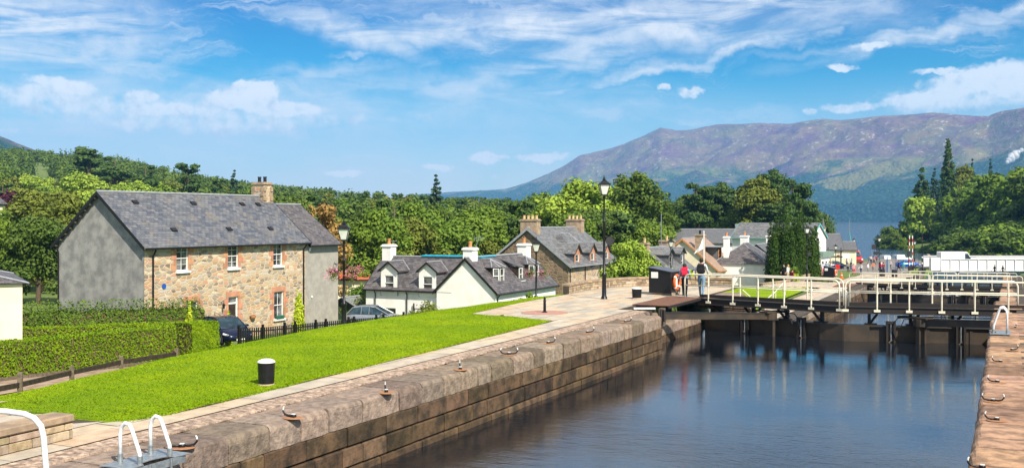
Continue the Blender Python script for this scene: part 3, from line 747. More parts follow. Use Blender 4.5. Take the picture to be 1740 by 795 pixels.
# ================================================================== BUILDINGS
def wall(b, o, ux, L, z0, z1, ops=(), rev=.16, mi=0, gable=None, revmi=None):
    """wall plane from o along ux (outside on ux x z), with real recessed openings (a,b,za,zb)"""
    o = Vector(o); ux = Vector(ux).normalized(); n = ux.cross(Vector((0, 0, 1)))
    xs = sorted(set([0, L]+[v for p in ops for v in p[:2]])); zs = sorted(set([z0, z1]+[v for p in ops for v in p[2:4]]))
    pt = lambda x, z, d=0: o+ux*x+Vector((0, 0, z))-n*d
    for i in range(len(xs)-1):
        for j in range(len(zs)-1):
            cx = (xs[i]+xs[i+1])/2; cz = (zs[j]+zs[j+1])/2
            if any(p[0] < cx < p[1] and p[2] < cz < p[3] for p in ops): continue
            b.face([pt(xs[i], zs[j]), pt(xs[i+1], zs[j]), pt(xs[i+1], zs[j+1]), pt(xs[i], zs[j+1])], mi)
    for (a, c, za, zb) in [p[:4] for p in ops]:
        for q in (((a, za), (a, zb)), ((a, zb), (c, zb)), ((c, zb), (c, za)), ((c, za), (a, za))):
            b.face([pt(*q[0]), pt(*q[1]), pt(q[1][0], q[1][1], rev), pt(q[0][0], q[0][1], rev)], mi if revmi is None else revmi)
        b.face([pt(a, za, rev+.25), pt(c, za, rev+.25), pt(c, zb, rev+.25), pt(a, zb, rev+.25)], 0 if revmi is None else revmi)
    if gable is not None:
        g = gable if isinstance(gable, tuple) else (L/2, gable)
        b.face([pt(0, z1), pt(L, z1), pt(g[0], g[1])], mi)

def window(parent, o, ux, a, c, za, zb, rev=.14, fr='white_paint', cols=2, rows=2, sill=True, sash=True, sillm='white_paint', t=.05, glass='pane', big_sill=.08):
    o = Vector(o); ux = Vector(ux).normalized(); n = ux.cross(Vector((0, 0, 1))); rz = math.atan2(ux.y, ux.x)
    mid = o+ux*((a+c)/2)-n*(rev-.03)+Vector((0, 0, (za+zb)/2)); w = c-a; h = zb-za
    root = thing_part('window', parent, mid, rz)
    f = MB()
    f.box((0, .0, h/2-t/2), (w, .06, t)); f.box((0, 0, -h/2+t/2), (w, .06, t)); f.box((-w/2+t/2, 0, 0), (t, .06, h-2*t)); f.box((w/2-t/2, 0, 0), (t, .06, h-2*t))
    if sash: f.box((0, -.012, 0), (w-2*t, .06, t))
    for k in range(1, cols): f.box((-w/2+w*k/cols, .006, 0), (t*.45, .035, h-2*t))
    for k in range(1, rows):
        z = -h/2+h*k/rows
        if not (sash and abs(z) < .02): f.box((0, .008, z), (w-2*t, .03, t*.4))
    f.v = [tuple(Matrix.Rotation(rz, 3, 'Z')@Vector(p)+mid) for p in f.v]
    wo = f.build('window', MT[fr], parent)
    g = MB(); g.face([(-w/2+.01, .03, -h/2+.01), (w/2-.01, .03, -h/2+.01), (w/2-.01, .03, h/2-.01), (-w/2+.01, .03, h/2-.01)])
    g.v = [tuple(Matrix.Rotation(rz, 3, 'Z')@Vector(p)+mid) for p in g.v]
    g.build('pane', MT[glass], wo)
    if sill:
        s = MB(); s.box((0, -.10, -h/2-big_sill/2), (w+.16, .30, big_sill)); s.v = [tuple(Matrix.Rotation(rz, 3, 'Z')@Vector(p)+mid) for p in s.v]
        s.build('sill', MT[sillm], wo)
    return wo
def thing_part(*a): return None

def roof(parent, x0, x1, y0, y1, ez, rz_, axis='y', mt='slate_blue', over=.3, vo=.25, th=.10, ridge_m='lead', barge='black_paint', ridge_at=None, name='roof', hip=(0, 0), gutter=True):
    """pitched roof over a block; ridge runs along axis; ez height of wall head, rz_ ridge height"""
    b = MB()
    tr = (lambda p: p) if axis == 'y' else (lambda p: Vector((p[1], p[0], p[2])))
    if axis == 'x': x0, x1, y0, y1 = y0, y1, x0, x1
    xm = (x0+x1)/2 if ridge_at is None else ridge_at
    a0, a1 = y0-vo, y1+vo; h0, h1 = hip
    for (xe, sg) in ((x0, -1), (x1, 1)):
        sl = (rz_-ez)/abs(xe-xm); xo = xe+sg*over; zo = ez-sl*over
        top = [Vector((xm, a0+h0, rz_+th)), Vector((xo, a0, zo+th)), Vector((xo, a1, zo+th)), Vector((xm, a1-h1, rz_+th))]
        bot = [p-Vector((0, 0, th)) for p in top]
        b.face([tr(p) for p in top]); b.face([tr(p) for p in bot[::-1]])
        for i in range(4):
            if i != 3: j = (i+1) % 4; b.face([tr(p) for p in (top[i], top[j], bot[j], bot[i])])
    for h, a, sg in ((h0, a0, 1), (h1, a1, -1)):
        if h:
            zo = ez-(rz_-ez)/abs(x0-xm)*over
            b.face([tr(Vector(p)) for p in ((x0-over, a, zo+th-.002), (x1+over, a, zo+th-.002), (xm, a+sg*h, rz_+th-.002))])
    ro = b.build(name, MT[mt], parent)
    r = MB(); r.tube([tr(Vector((xm, a0+h0, rz_+th+.02))), tr(Vector((xm, a1-h1, rz_+th+.02)))], .075, 6)
    for h, a, sg in ((h0, a0, 1), (h1, a1, -1)):
        if h:
            for xe, q in ((x0-over, -1), (x1+over, 1)):
                zo = ez-(rz_-ez)/abs(x0-xm)*over
                r.tube([tr(Vector((xm, a+sg*h, rz_+th))), tr(Vector((xe, a, zo+th)))], .05, 5)
    r.build('ridge', MT[ridge_m], ro)
    g = MB()
    for (a, s_, h) in ((a0, -1, h0), (a1, 1, h1)):
        if h: continue
        for (xe, sg) in ((x0, -1), (x1, 1)):
            sl = (rz_-ez)/abs(xe-xm); xo = xe+sg*over; zo = ez-sl*over
            p = [Vector((xm, a+s_*.012, rz_+th+.02)), Vector((xo, a+s_*.012, zo+th+.02)), Vector((xo, a+s_*.012, zo-.10)), Vector((xm, a+s_*.012, rz_-.12))]
            g.prism([tr(q) for q in p], (0, 0, 0), tr(Vector((0, s_*.03, 0)))); g.build('bargeboard', MT[barge], ro); g = MB()
    if gutter:
        g = MB()
        for (xe, sg) in ((x0, -1), (x1, 1)):
            sl = (rz_-ez)/abs(xe-xm); xo = xe+sg*(over+.05); zo = ez-sl*over
            g = MB(); g.tube([tr(Vector((xo, a0+.05, zo+.02))), tr(Vector((xo, a1-.05, zo+.02)))], .06, 6); g.build('gutter', MT[barge], ro)
    return ro

def chimney(parent, x, y, z0, z1, wx, wy, m, pots=2, potm='terracotta', axis='y', cap=None, pot_h=.45):
    b = MB(); b.box((x, y, (z0+z1)/2), (wx, wy, z1-z0)); c = b.build('chimney', MT[m], parent)
    k = MB(); k.box((x, y, z1+.06), (wx+.16, wy+.16, .12)); k.box((x, y, z1+.15), (wx+.02, wy+.02, .07)); k.build('chimney_cap', MT[cap or m], c)
    for i in range(pots):
        f = (i+.5)/pots-.5; px = x+(f*wx if axis == 'x' else 0); py = y+(f*wy if axis == 'y' else 0)
        p = MB(); p.lathe([(.13, 0), (.12, pot_h*.8), (.15, pot_h*.85), (.14, pot_h)], (px, py, z1+.18), 8); p.build('chimney_pot', MT[potm], c)
    return c

def pipe(parent, pts, r=.045, m='black_paint'):
    b = MB(); b.tube(pts, r, 6); return b.build('downpipe', MT[m], parent)

def dormer(parent, x, y, w, z_sill, z_eave, z_ridge, back, facing='x', mt='slate_purple', front='harl_white', cheek='slate_dark', trim='black_paint', fx=None, win=None, depth=None, fr='white_paint'):
    """gabled dormer whose front stands at local x (facing +x) or y (facing -y); back = how far the ridge runs into the roof"""
    # built facing +x around origin then turned
    f = MB(); z0 = z_sill
    ux = Vector((0, 1, 0)); o = Vector((0, -w/2, 0)); ww, wz0, wz1 = win
    wall(f, o, ux, w, z0, z_eave, [((w-ww)/2, (w+ww)/2, wz0, wz1)], rev=.08, gable=z_ridge)
    M = Matrix.Rotation(0 if facing == 'x' else -PI/2, 3, 'Z'); off = Vector((x, y, 0))
    def place(b): b.v = [tuple(M@Vector(p)+off) for p in b.v]; return b
    d = place(f).build('dormer', MT[front], parent)
    c = MB()
    for s in (-1, 1): c.prism([Vector((0, s*w/2, z0)), Vector((0, s*w/2, z_eave)), Vector((-back, s*w/2, z_eave)), Vector((-back*.2, s*w/2, z0-.3))], (0, -s*.04, 0), (0, -s*.002, 0))
    place(c).build('dormer_cheek', MT[cheek], d)
    r = MB(); ov = .16; sl = (z_ridge-z_eave)/(w/2)
    for s in (-1, 1):
        t = [Vector((ov, 0, z_ridge+.07)), Vector((ov, s*(w/2+ov), z_eave-sl*ov+.07)), Vector((-back, s*(w/2+ov), z_eave-sl*ov+.07)), Vector((-back-.6, 0, z_ridge+.07))]
        bt = [p-Vector((0, 0, .07)) for p in t]; r.face(t); r.face(bt[::-1])
        for i in range(3): r.face([t[i], t[i+1], bt[i+1], bt[i]])
    place(r).build('dormer_roof', MT[mt], d)
    l = MB(); l.tube([Vector((ov, 0, z_ridge+.09)), Vector((-back-.6, 0, z_ridge+.09))], .05, 5)
    for s in (-1, 1): l.tube([Vector((-back-.55, 0, z_ridge+.08)), Vector((-back+.0, s*(w/2+ov), z_eave-sl*ov+.09))], .035, 4)
    place(l).build('dormer_flashing', MT['lead'], d)
    bb = MB()
    for s in (-1, 1):
        p = [Vector((ov+.01, 0, z_ridge+.09)), Vector((ov+.01, s*(w/2+ov), z_eave-sl*ov+.09)), Vector((ov+.01, s*(w/2+ov), z_eave-sl*ov-.05)), Vector((ov+.01, 0, z_ridge-.07))]
        bb.prism(p, (0, 0, 0), (.03, 0, 0))
    place(bb).build('dormer_bargeboard', MT[trim], d)
    oo = M@o+off; uu = M@ux
    window(d, oo, uu, (w-ww)/2, (w+ww)/2, wz0, wz1, rev=.08, cols=1, rows=2, fr=fr, sillm='lead')
    return d

def quoins(parent, cx, za, zb, w, side_ux, o, m='sandstone_red', jw=.22, seed=0, lintel=True, name='window_surround'):
    """dressed stones set just proud round an opening (long and short)"""
    rn = random.Random(seed); b = MB(); o = Vector(o); ux = Vector(side_ux); n = ux.cross(Vector((0, 0, 1))); rz = math.atan2(ux.y, ux.x)
    for s in (-1, 1):
        z = za-.02; i = 0
        while z < zb:
            h = min(.36, zb-z+.0)
            l = jw*(1.0 if (i+(s > 0)) % 2 else 2.0); k = rn.uniform(.8, 1.2); b.col = (k, k*rn.uniform(.9, 1.1), k*rn.uniform(.85, 1.15))
            p = o+ux*(cx+s*(w/2+l/2))+n*.008; b.box((p.x, p.y, z+h/2), (l-.015, .035, h-.015), rz)
            z += h; i += 1
        if not lintel: b.build('jamb_stones', MT[m], parent); b = MB()
    if not lintel: return
    if lintel:
        k = 1.05; b.col = (k, k, k); p = o+ux*cx+n*.009; b.box((p.x, p.y, zb+.17), (w+2*jw, .04, .33), rz)
    return b.build(name, MT[m], parent)

# -- the stone lock house -------------------------------------------------
def stone_house():
    A = PX(245, 60); gz0 = -4.1
    h = thing('stone_house', 'two storey stone house with blue slate roof, its side wall rendered grey', 'house', (A.x, A.y, 0), ROT)
    W_, L = 7.1, 15.3; EZ, RZ = 2.25, 5.3
    ops = [(2.58, 3.6, .58, 2.1), (7.15, 8.17, .56, 2.1), (11.72, 12.74, .52, 2.08), (3.4, 4.42, -2.75, -1.35), (7.2, 8.15, -3.95, -1.32), (11.8, 12.85, -3.15, -1.28)]
    b = MB(); wall(b, (0, 0, 0), (0, 1, 0), L, gz0-.6, EZ, ops); b.build('front_wall', MT['rubble_warm'], h)
    b = MB(); wall(b, (-W_, 0, 0), (1, 0, 0), W_-.02, gz0-.6, EZ, [], gable=(W_/2, RZ)); wall(b, (-W_, L, 0), (0, -1, 0), L, gz0-.6, EZ); wall(b, (-.02, L, 0), (-1, 0, 0), W_, gz0-.6, EZ, gable=(W_/2, RZ)); b.build('gable_wall', MT['render_grey'], h)['label'] = 'grey rendered windowless end and rear walls'
    for i, (a, c, za, zb) in enumerate(ops):
        if i == 4: continue
        window(h, (0, 0, 0), (0, 1, 0), a, c, za, zb, cols=2, rows=4 if i < 3 else 2, big_sill=.14 if i != 3 else .06)
    for i, (a, c, za, zb) in enumerate(ops): quoins(h, (a+c)/2, za, zb, c-a, (0, 1, 0), (0, 0, 0), seed=i, lintel=i > 2, name='door_surround' if i == 4 else 'window_surround')
    # curtains/blind inside the upper sashes
    d = MB(); d.box((-.14, 7.60, -2.85), (.06, .80, 2.2)); do = d.build('door', MT['timber_dark'], h); do['label'] = 'dark plank front door'
    d = MB()
    for y in (7.2+.05, 8.15-.05): d.box((-.11, y, -2.64), (.08, .09, 2.62))
    d.box((-.11, 7.675, -1.36), (.08, .77, .07)); d.box((-.11, 7.675, -1.75), (.08, .77, .1)); d.build('door_frame', MT['white_paint'], h)
    d = MB(); d.face([(-.13, 7.28, -1.7), (-.13, 8.07, -1.7), (-.13, 8.07, -1.4), (-.13, 7.28, -1.4)]); d.build('fanlight', MT['pane'], h)
    d = MB(); d.lathe([(.03, 0), (.03, .03)], (0, 0, 0), 8); d.v = [(x*1-.09, y+7.95, z-2.9) for x, y, z in d.v]; d.build('handle', MT['chrome'], do)
    d = MB(); d.lathe([(.17, 0), (.17, .03)], (0, 0, 0), 20); d.v = [(z+.005, x+1.55, y-.28) for x, y, z in d.v]; pl = d.build('plaque', MT['blue_paint'], h); pl['label'] = 'round blue plaque on the front wall'
    ro = roof(h, -W_, 0, 0, L, EZ, RZ, over=.32, vo=.28, th=.10)
    # small vent slates standing on the roof
    sl = (RZ-EZ)/(W_/2)
    for (yy, f) in ((2.0, .22), (7.0, .22), (11.8, .22), (3.2, .78), (8.2, .78), (12.4, .78), (13.5, .22)):
        x = -W_/2*(1-f); b = MB(); b.box((x, yy, EZ-sl*x+.17), (.3, .42, .08), rot=Matrix.Rotation(-math.atan(-sl), 3, 'Y')); b.build('roof_vent', MT['black_paint'], ro)
    for xx in (-W_-.15, ):
        pass
    for k in range(9):
        f = (k+.5)/9
        for s in (-1, 1): b = MB(); x = -W_/2+s*f*(W_/2+.2); b.box((x, -.14, RZ-sl*f*(W_/2+.2)-.12), (.09, .26, .10)); b.build('rafter_end', MT['timber_grey'], h)
    pipe(h, [(.38, .55, 2.0), (.30, .6, 1.85), (.09, .62, 1.55), (.09, .62, gz0-.3)], .055); pipe(h, [(.38, L-.2, 2.0), (.30, L-.25, 1.85), (.09, L-.28, 1.6), (.09, L-.28, gz0-.3)], .055)
    pipe(h, [(-W_-.05, -.1, 2.0), (-W_+.06, -.06, 1.7), (-W_+.06, -.06, gz0-.3)], .05)
    # chimney
    c = chimney(h, -W_/2, L-.42, RZ-1.3, RZ+.95, 1.0, .9, 'rubble_warm', 2, 'black_paint', 'x', 'sandstone_tan', .4); c['label'] = 'banded stone chimney with two black pots'
    rn = random.Random(3)
    for sx in (-1, 1):
        for sy in (-1, 1):
            q = MB()
            for i in range(5):
                k = rn.uniform(.8, 1.1); q.col = (k, k, k); q.box((-W_/2+sx*.42, L-.42+sy*.38, RZ-.75+i*.34), (.24 if i % 2 else .36, .24 if (i+1) % 2 else .36, .32), bev=.01)
            q.build('chimney_quoin', MT['sandstone_tan'], c)
    # rendered extension beyond the party gable
    E = MB(); ge = [4.1, 3.9]; wall(E, (-.05, L, 0), (0, 1, 0), 4.1, gz0-.8, 2.05); wall(E, (-.05, L+4.1, 0), (-1, 0, 0), W_-.1, gz0-.8, 2.05, gable=((W_-.1)/2, 4.75)); E.build('extension_wall', MT['render_light'], h)['label'] = 'pale grey rendered extension wall'
    roof(h, -W_, -.05, L+.30, L+4.1, 2.05, 4.75, over=.36, vo=.02, th=.09, mt='slate_purple', name='extension_roof')
    b = MB(); b.box((.0, L+.55, 1.55), (.06, .2, .22)); b.build('junction_box', MT['white_paint'], h); b = MB(); b.box((.0, L+.8, -1.9), (.05, .16, .14)); b.build('meter_box', MT['white_paint'], h)
    # wall lantern and iron bracket by the door
    w = MB(); w.tube([(.03, 6.5, -1.6), (.25, 6.5, -1.5), (.25, 6.5, -1.75)], .02, 5); w.lathe([(.05, -.25), (.09, 0), (.03, .08)], (.25, 6.5, -1.75), 6); w.build('wall_lantern', MT['black_paint'], h)
    w = MB(); w.tube([(.03, 5.9, -2.2), (.5, 5.9, -2.35)], .02, 5); w.tube([(.03, 5.9, -2.2), (.03, 5.9, -2.7), (.5, 5.9, -2.35)], .018, 5); w.build('bracket', MT['rust'], h)
    for (y, z) in ((6.15, -3.05), (9.45, -2.75)):
        t = thing('wall_basket', 'brown half round wicker basket on the stone wall '+('left' if y < 7 else 'right')+' of the black door', 'planter', h.matrix_basis@Vector((.16, y, z)) if False else (A+Nv*.16+Dv*y+Vector((0, 0, z))), ROT)
        w = MB(); w.lathe([(.05, -.2), (.2, -.1), (.26, .02), (.27, .05)], (0, 0, 0), 12, sx=.65); w.build('basket', MT['terracotta'], t); w = MB(); w.lathe([(.24, 0), (.12, .05)], (0, 0, .04), 10, sx=.6); w.build('compost', MT['soil'], t)
    t = thing('window_box', 'green trough planter on the ground floor window sill', 'planter', A+Nv*.12+Dv*12.3+Vector((0, 0, -3.13)), ROT)
    w = MB(); w.box((0, 0, .1), (.2, .8, .2), bev=.02); w.build('trough', mat('green_plastic', (.02, .12, .07), .5), t)
    return h
stone_house()

# -- white cottage --------------------------------------------------------
def white_cottage():
    # wing A: gable toward the camera, ridge along the canal; wing B runs left at right angles
    Z0 = 74.0; O = PX(842, Z0); G0 = -4.7
    h = thing('white_cottage', 'white harled cottage with purple slates, five dormers and white chimneys', 'house', (O.x, O.y, 0), ROT)
    zz = lambda y, Z: H-(y-372)/F*Z
    W_ = 4.9; L = 10.9; EZ = zz(498, Z0)+.1; RZ = zz(438, Z0+1)-.1
    b = MB(); wall(b, (-W_, 0, 0), (1, 0, 0), W_, G0-1, EZ, gable=(W_/2, RZ)); wall(b, (0, 0, 0), (0, 1, 0), L, G0-1, EZ); wall(b, (0, L, 0), (-1, 0, 0), W_, G0-1, EZ, gable=(W_/2, RZ)); wall(b, (-W_, L, 0), (0, -1, 0), L, G0-1, EZ)
    # wing B: front wall set back slightly
    LB = 6.5; yb = .35; WB = 5.2; opsB = [(1.6, 2.7, -4.2, -3.05), (5.2, 6.2, -4.2, -3.05)]
    wall(b, (-W_-LB, yb, 0), (1, 0, 0), LB, G0-1, EZ, opsB); wall(b, (-W_-LB, yb+WB, 0), (0, -1, 0), WB, G0-1, EZ, gable=(WB/2, RZ-.15)); wall(b, (-W_, yb+WB, 0), (-1, 0, 0), LB, G0-1, EZ)
    b.build('wall', MT['harl_white'], h)
    for (a, c, za, zb) in opsB: window(h, (-W_-LB, yb, 0), (1, 0, 0), a, c, za, zb, cols=1)
    roof(h, -W_, 0, 0, L, EZ, RZ, mt='slate_purple', over=.25, vo=.14)['label'] = 'roof of the wing running away from the canal path'
    roof(h, -W_-LB, -W_+1.2, yb, yb+WB, EZ, RZ-.12, axis='x', mt='slate_purple', over=.25, vo=.10)
    for x in (-W_-LB+2.15, -W_-LB+5.55):
        dormer(h, x, yb-.06, 1.55, EZ-.55, EZ+1.35, EZ+1.95, 1.5, 'y', win=(.82, EZ-.2, EZ+.95))
    sl = (RZ-EZ)/(W_/2)
    for (y, ww) in ((2.3, 1.5), (5.6, .8), (8.6, 1.5)):
        xf = -.7; zf = EZ-sl*xf
        if ww > 1:
            # polygonal bay dormer: hipped roof and two lights
            d = MB(); zt = EZ+1.65; d.prism([Vector((xf-1.0, y-ww/2, zf-.3)), Vector((xf-.35, y-ww/2, zf-.3)), Vector((xf, y-ww/4, zf-.3)), Vector((xf, y+ww/4, zf-.3)), Vector((xf-.35, y+ww/2, zf-.3)), Vector((xf-1.0, y+ww/2, zf-.3))], (0, 0, 0), (0, 0, zt-zf+.3)); dd = d.build('dormer', MT['timber_dark'], h)
            ov = .18; ring = [(xf-1.3, y-ww/2-ov), (xf-.3, y-ww/2-ov), (xf+ov, y-ww/4-.08), (xf+ov, y+ww/4+.08), (xf-.3, y+ww/2+ov), (xf-1.3, y+ww/2+ov)]
            r = MB(); top = Vector((xf-.9, y, zt+.62)); bk = Vector((xf-2.3, y, zt+.62))
            for i in range(5): r.face([Vector((*ring[i], zt)), Vector((*ring[i+1], zt)), top] if 0 < i < 4 else ([Vector((*ring[0], zt)), Vector((*ring[1], zt)), top, bk] if i == 0 else [Vector((*ring[4], zt)), Vector((*ring[5], zt)), bk, top]))
            r.build('dormer_roof', MT['slate_purple'], dd); r = MB()
            for i in (1, 2, 3, 4): r.tube([top, Vector((*ring[i], zt+.02))], .045, 4)
            r.tube([bk, top], .045, 4); r.build('dormer_flashing', MT['lead'], dd)
            for (pa, pb) in (((xf-.35, y-ww/2), (xf, y-ww/4)), ((xf, y-ww/4), (xf, y+ww/4))):
                ux = Vector((pb[0]-pa[0], pb[1]-pa[1], 0)); l = ux.length; window(dd, (*pa, 0), ux, .03, l-.03, zt-1.18, zt-.06, rev=-.04, cols=1, sill=False)
        else:
            d = MB(); zt = EZ+1.55; d.box((xf-.6, y, (zf-.3+zt)/2), (1.2, ww, zt-zf+.3)); dd = d.build('dormer', MT['timber_dark'], h)
            r = MB(); r.prism([Vector((xf+.15, y-ww/2-.12, zt)), Vector((xf+.15, y+ww/2+.12, zt)), Vector((xf-2.0, y+ww/2+.12, zt+.72)), Vector((xf-2.0, y-ww/2-.12, zt+.72))], (0, 0, 0), (0, 0, .07)); r.build('dormer_roof', MT['slate_purple'], dd)
            window(dd, (xf, y-ww/2, 0), (0, 1, 0), .1, ww-.1, zt-1.05, zt-.08, rev=-.04, cols=1)
    chimney(h, -W_-LB+.45, yb+WB/2, RZ-1.0, RZ+.75, .8, .8, 'harl_white', 1, axis='x'); chimney(h, -W_/2-.1, .5+.4, RZ-1.2, RZ+.65, .8, .8, 'harl_white', 1, axis='x'); chimney(h, -W_/2, L-.8, RZ-1.0, RZ+.75, .8, .9, 'harl_white', 1, axis='x')
    for x in (-W_-LB+.9, -W_-LB+3.75, -W_-.05): pipe(h, [(x, yb-.3, EZ-.15), (x, yb-.08, EZ-.45), (x, yb-.08, G0-.4)])
    pipe(h, [(.3, .25, EZ-.2), (.06, .25, EZ-.45), (.06, .25, G0-.4)])
    b = MB(); b.tube([(-W_-2.0, yb-.2, -3.0), (-W_-1.2, yb-.2, -3.0)], .04, 5); b.tube([(-W_-2.1, yb-.14, -2.6), (-W_-2.1, yb-.14, G0)], .06, 5); b.build('waste_pipe', MT['black_paint'], h)
    a = MB(); top = Vector((-W_/2+.5, 1.1, RZ+1.5)); a.tube([(-W_/2+.25, .9, RZ+.6), top], .02, 4); a.tube([top+Vector((-.4, 0, 0)), top+Vector((.4, 0, .05))], .015, 4)
    for k in range(5): a.tube([top+Vector((-.35+.17*k, 0, -.18)), top+Vector((-.35+.17*k, 0, .2))], .01, 4)
    a.build('aerial', MT['galvanised'], h)
    a = MB(); top = Vector((-W_-LB+.8, yb+WB/2, RZ+1.15)); a.tube([(-W_-LB+.6, yb+WB/2, RZ+.6), top], .02, 4); a.tube([top+Vector((-.4, 0, 0)), top+Vector((.4, 0, .05))], .02, 4); a.build('aerial', MT['galvanised'], h)
    # blue sheeting laid over the ridge
    t = MB()
    for (xa, xb) in ((-W_-3.0, -W_+.9),): t.prism([Vector((xa, yb+WB/2-.16, RZ-.02)), Vector((xb, yb+WB/2-.2, RZ-.0)), Vector((xb, yb+WB/2+.15, RZ+.02)), Vector((xa+.2, yb+WB/2+.15, RZ+.02))], (0, 0, .05), (0, 0, .13))
    t.prism([Vector((-W_/2-.18, 1.9, RZ+.02)), Vector((-W_/2+.14, 2.0, RZ+.02)), Vector((-W_/2+.16, 4.6, RZ+.02)), Vector((-W_/2-.1, 4.6, RZ+.02))], (0, 0, .04), (0, 0, .13))
    tt_ = t.build('ridge_sheeting', MT['cyan_sheet'], h); tt_['label'] = 'bright blue sheet laid over the ridge'
white_cottage()

# -- brown stone house with stone dormers ---------------------------------
def brown_house():
    Z0 = 94.0; O = PX(966, Z0); G0 = -5.2
    h = thing('brown_stone_house', 'brown stone house with grey slates, stone dormers and two broad chimneys', 'house', (O.x, O.y, 0), ROT)
    zz = lambda y, Z: H-(y-372)/F*Z
    W_ = 8.2; L = 12.6; EZ = zz(449, Z0); RZ = zz(389, Z0+2)
    b = MB(); wall(b, (-W_, 0, 0), (1, 0, 0), W_-.02, G0-1, EZ, gable=(W_/2, RZ)); wall(b, (0, L, 0), (-1, 0, 0), W_, G0-1, EZ, gable=(W_/2, RZ)); wall(b, (-W_, L, 0), (0, -1, 0), L, G0-1, EZ); b.build('gable_wall', MT['rubble_brown'], h)
    dorm = (2.1, 6.0, 9.9)
    ops = [(y-.5, y+.5, -4.3, -3.0) for y in dorm]
    b = MB(); wall(b, (0, 0, 0), (0, 1, 0), L, G0-1, EZ, ops); b.build('front_wall', MT['rubble_warm'], h)
    for (a, c, za, zb) in ops: window(h, (0, 0, 0), (0, 1, 0), a, c, za, zb, cols=1)
    roof(h, -W_, 0, 0, L, EZ, RZ, mt='slate_grey', over=.35, vo=.22, barge='lead')
    for i, y in enumerate(dorm):
        dormer(h, .02, y, 1.5, EZ-.4, EZ+1.05, EZ+1.75, 2.2, 'x', mt='slate_grey', front='sandstone_red', win=(.8, EZ-.45, EZ+.85), trim='timber_dark')
    # raised square dormer roof behind the middle pair
    r = MB(); y0, y1 = 3.4, 6.6; zt = EZ+2.2
    r.face([(-1.3, y0, zt-.6), (-1.3, y1, zt-.6), (-2.4, y1-.8, zt+.55), (-2.4, y0+.2, zt+.55)]); r.face([(-1.3, y1, zt-.6), (-3.2, y1, zt-.2), (-2.4, y1-.8, zt+.55)]); r.face([(-1.3, y0, zt-.6), (-2.4, y0+.2, zt+.55), (-3.2, y0, zt-.2)]); r.face([(-2.4, y0+.2, zt+.55), (-2.4, y1-.8, zt+.55), (-3.2, y1, zt-.2), (-3.2, y0, zt-.2)])
    r.build('roof_monitor', MT['slate_grey'], h)
    b = MB(); b.tube([(-1.3, y1, zt-.57), (-2.4, y1-.8, zt+.58), (-2.4, y0+.2, zt+.58)], .06, 5); b.build('lead_flashing', MT['lead'], h)
    chimney(h, -W_/2-.1, .75, RZ-1.0, RZ+.75, 1.7, .85, 'sandstone_tan', 4, 'pot_cream', 'x', pot_h=.35); chimney(h, -W_/2-.1, L-.75, RZ-1.0, RZ+.75, 1.7, .85, 'sandstone_tan', 4, 'pot_cream', 'x', pot_h=.35)
    for y in (4.0, 8.0): pipe(h, [(.25, y, EZ-.1), (.07, y, EZ-.4), (.07, y, G0)])
    pipe(h, [(.25, .25, EZ-.1), (.07, .25, EZ-.4), (.07, .25, G0)])
    b = MB(); b.box((1.6, 9.0, -2.4), (3.4, 7.5, .12)); b.build('porch_roof', MT['lead'], h); b = MB(); b.box((1.6, 5.35, -2.62), (3.3, .1, .3)); b.box((3.2, 9, -2.62), (.1, 7.3, .3)); b.box((1.6, 9.0, -4), (3.1, 7.0, 2.4)); b.build('porch', MT['white_paint'], h)
    # low lean-to roof on the far-left side
    b = MB(); b.box((-W_-1.2, 5, EZ-.3), (2.6, 6, 1.6)); b.build('rear_extension', MT['timber_dark'], h); b = MB(); b.box((-W_-1.2, 5, EZ+.56), (2.9, 6.3, .12), rot=Matrix.Rotation(-.08, 3, 'Y')); b.build('rear_extension_roof', MT['lead'], h)
brown_house()

def simple_house(name, label, px, Z0, W_, L, ez, rz_, G0, wallm, roofm, rot=ROT, hip=(0, 0), axis='y', chim=(), wins=(), cat='house', barge='black_paint', over=.3, side=None, potm='terracotta', extra=None):
    O = PX(px, Z0); h = thing(name, label, cat, (O.x, O.y, 0), rot)
    b = MB()
    if axis == 'y':
        wall(b, (-W_, 0, 0), (1, 0, 0), W_, G0-1, ez, [w[1:] for w in wins if w[0] == 'f'], gable=None if hip[0] else (W_/2, rz_)); wall(b, (0, 0, 0), (0, 1, 0), L, G0-1, ez, [w[1:] for w in wins if w[0] == 's'])
        wall(b, (0, L, 0), (-1, 0, 0), W_, G0-1, ez, gable=None if hip[1] else (W_/2, rz_)); wall(b, (-W_, L, 0), (0, -1, 0), L, G0-1, ez)
    else:
        wall(b, (-W_, 0, 0), (1, 0, 0), W_, G0-1, ez, [w[1:] for w in wins if w[0] == 'f']); wall(b, (0, 0, 0), (0, 1, 0), L, G0-1, ez, [w[1:] for w in wins if w[0] == 's'], gable=None if hip[1] else (L/2, rz_))
        wall(b, (0, L, 0), (-1, 0, 0), W_, G0-1, ez); wall(b, (-W_, L, 0), (0, -1, 0), L, G0-1, ez, gable=None if hip[0] else (L/2, rz_))
    b.build('wall', MT[wallm], h)
    for w in wins: window(h, (-W_, 0, 0) if w[0] == 'f' else (0, 0, 0), (1, 0, 0) if w[0] == 'f' else (0, 1, 0), *w[1:], cols=2, t=.07)
    roof(h, -W_, 0, 0, L, ez, rz_, axis=axis, mt=roofm, over=over, vo=.2, hip=hip, barge=barge)
    for (x, y, z0, z1, wx, wy, m, np_) in chim: chimney(h, x, y, z0, z1, wx, wy, m, np_, potm, 'x')
    return h
zq = lambda y, Z: H-(y-372)/F*Z
# cream corner house at the left edge
hh = simple_house('cream_house', 'cream rendered house corner under a low slate roof at the left edge', 38, 46, 9, 9, zq(482, 46), zq(440, 46), -3.6, 'render_cream', 'slate_purple', hip=(4.2, 4.2), over=.25, rot=.52)
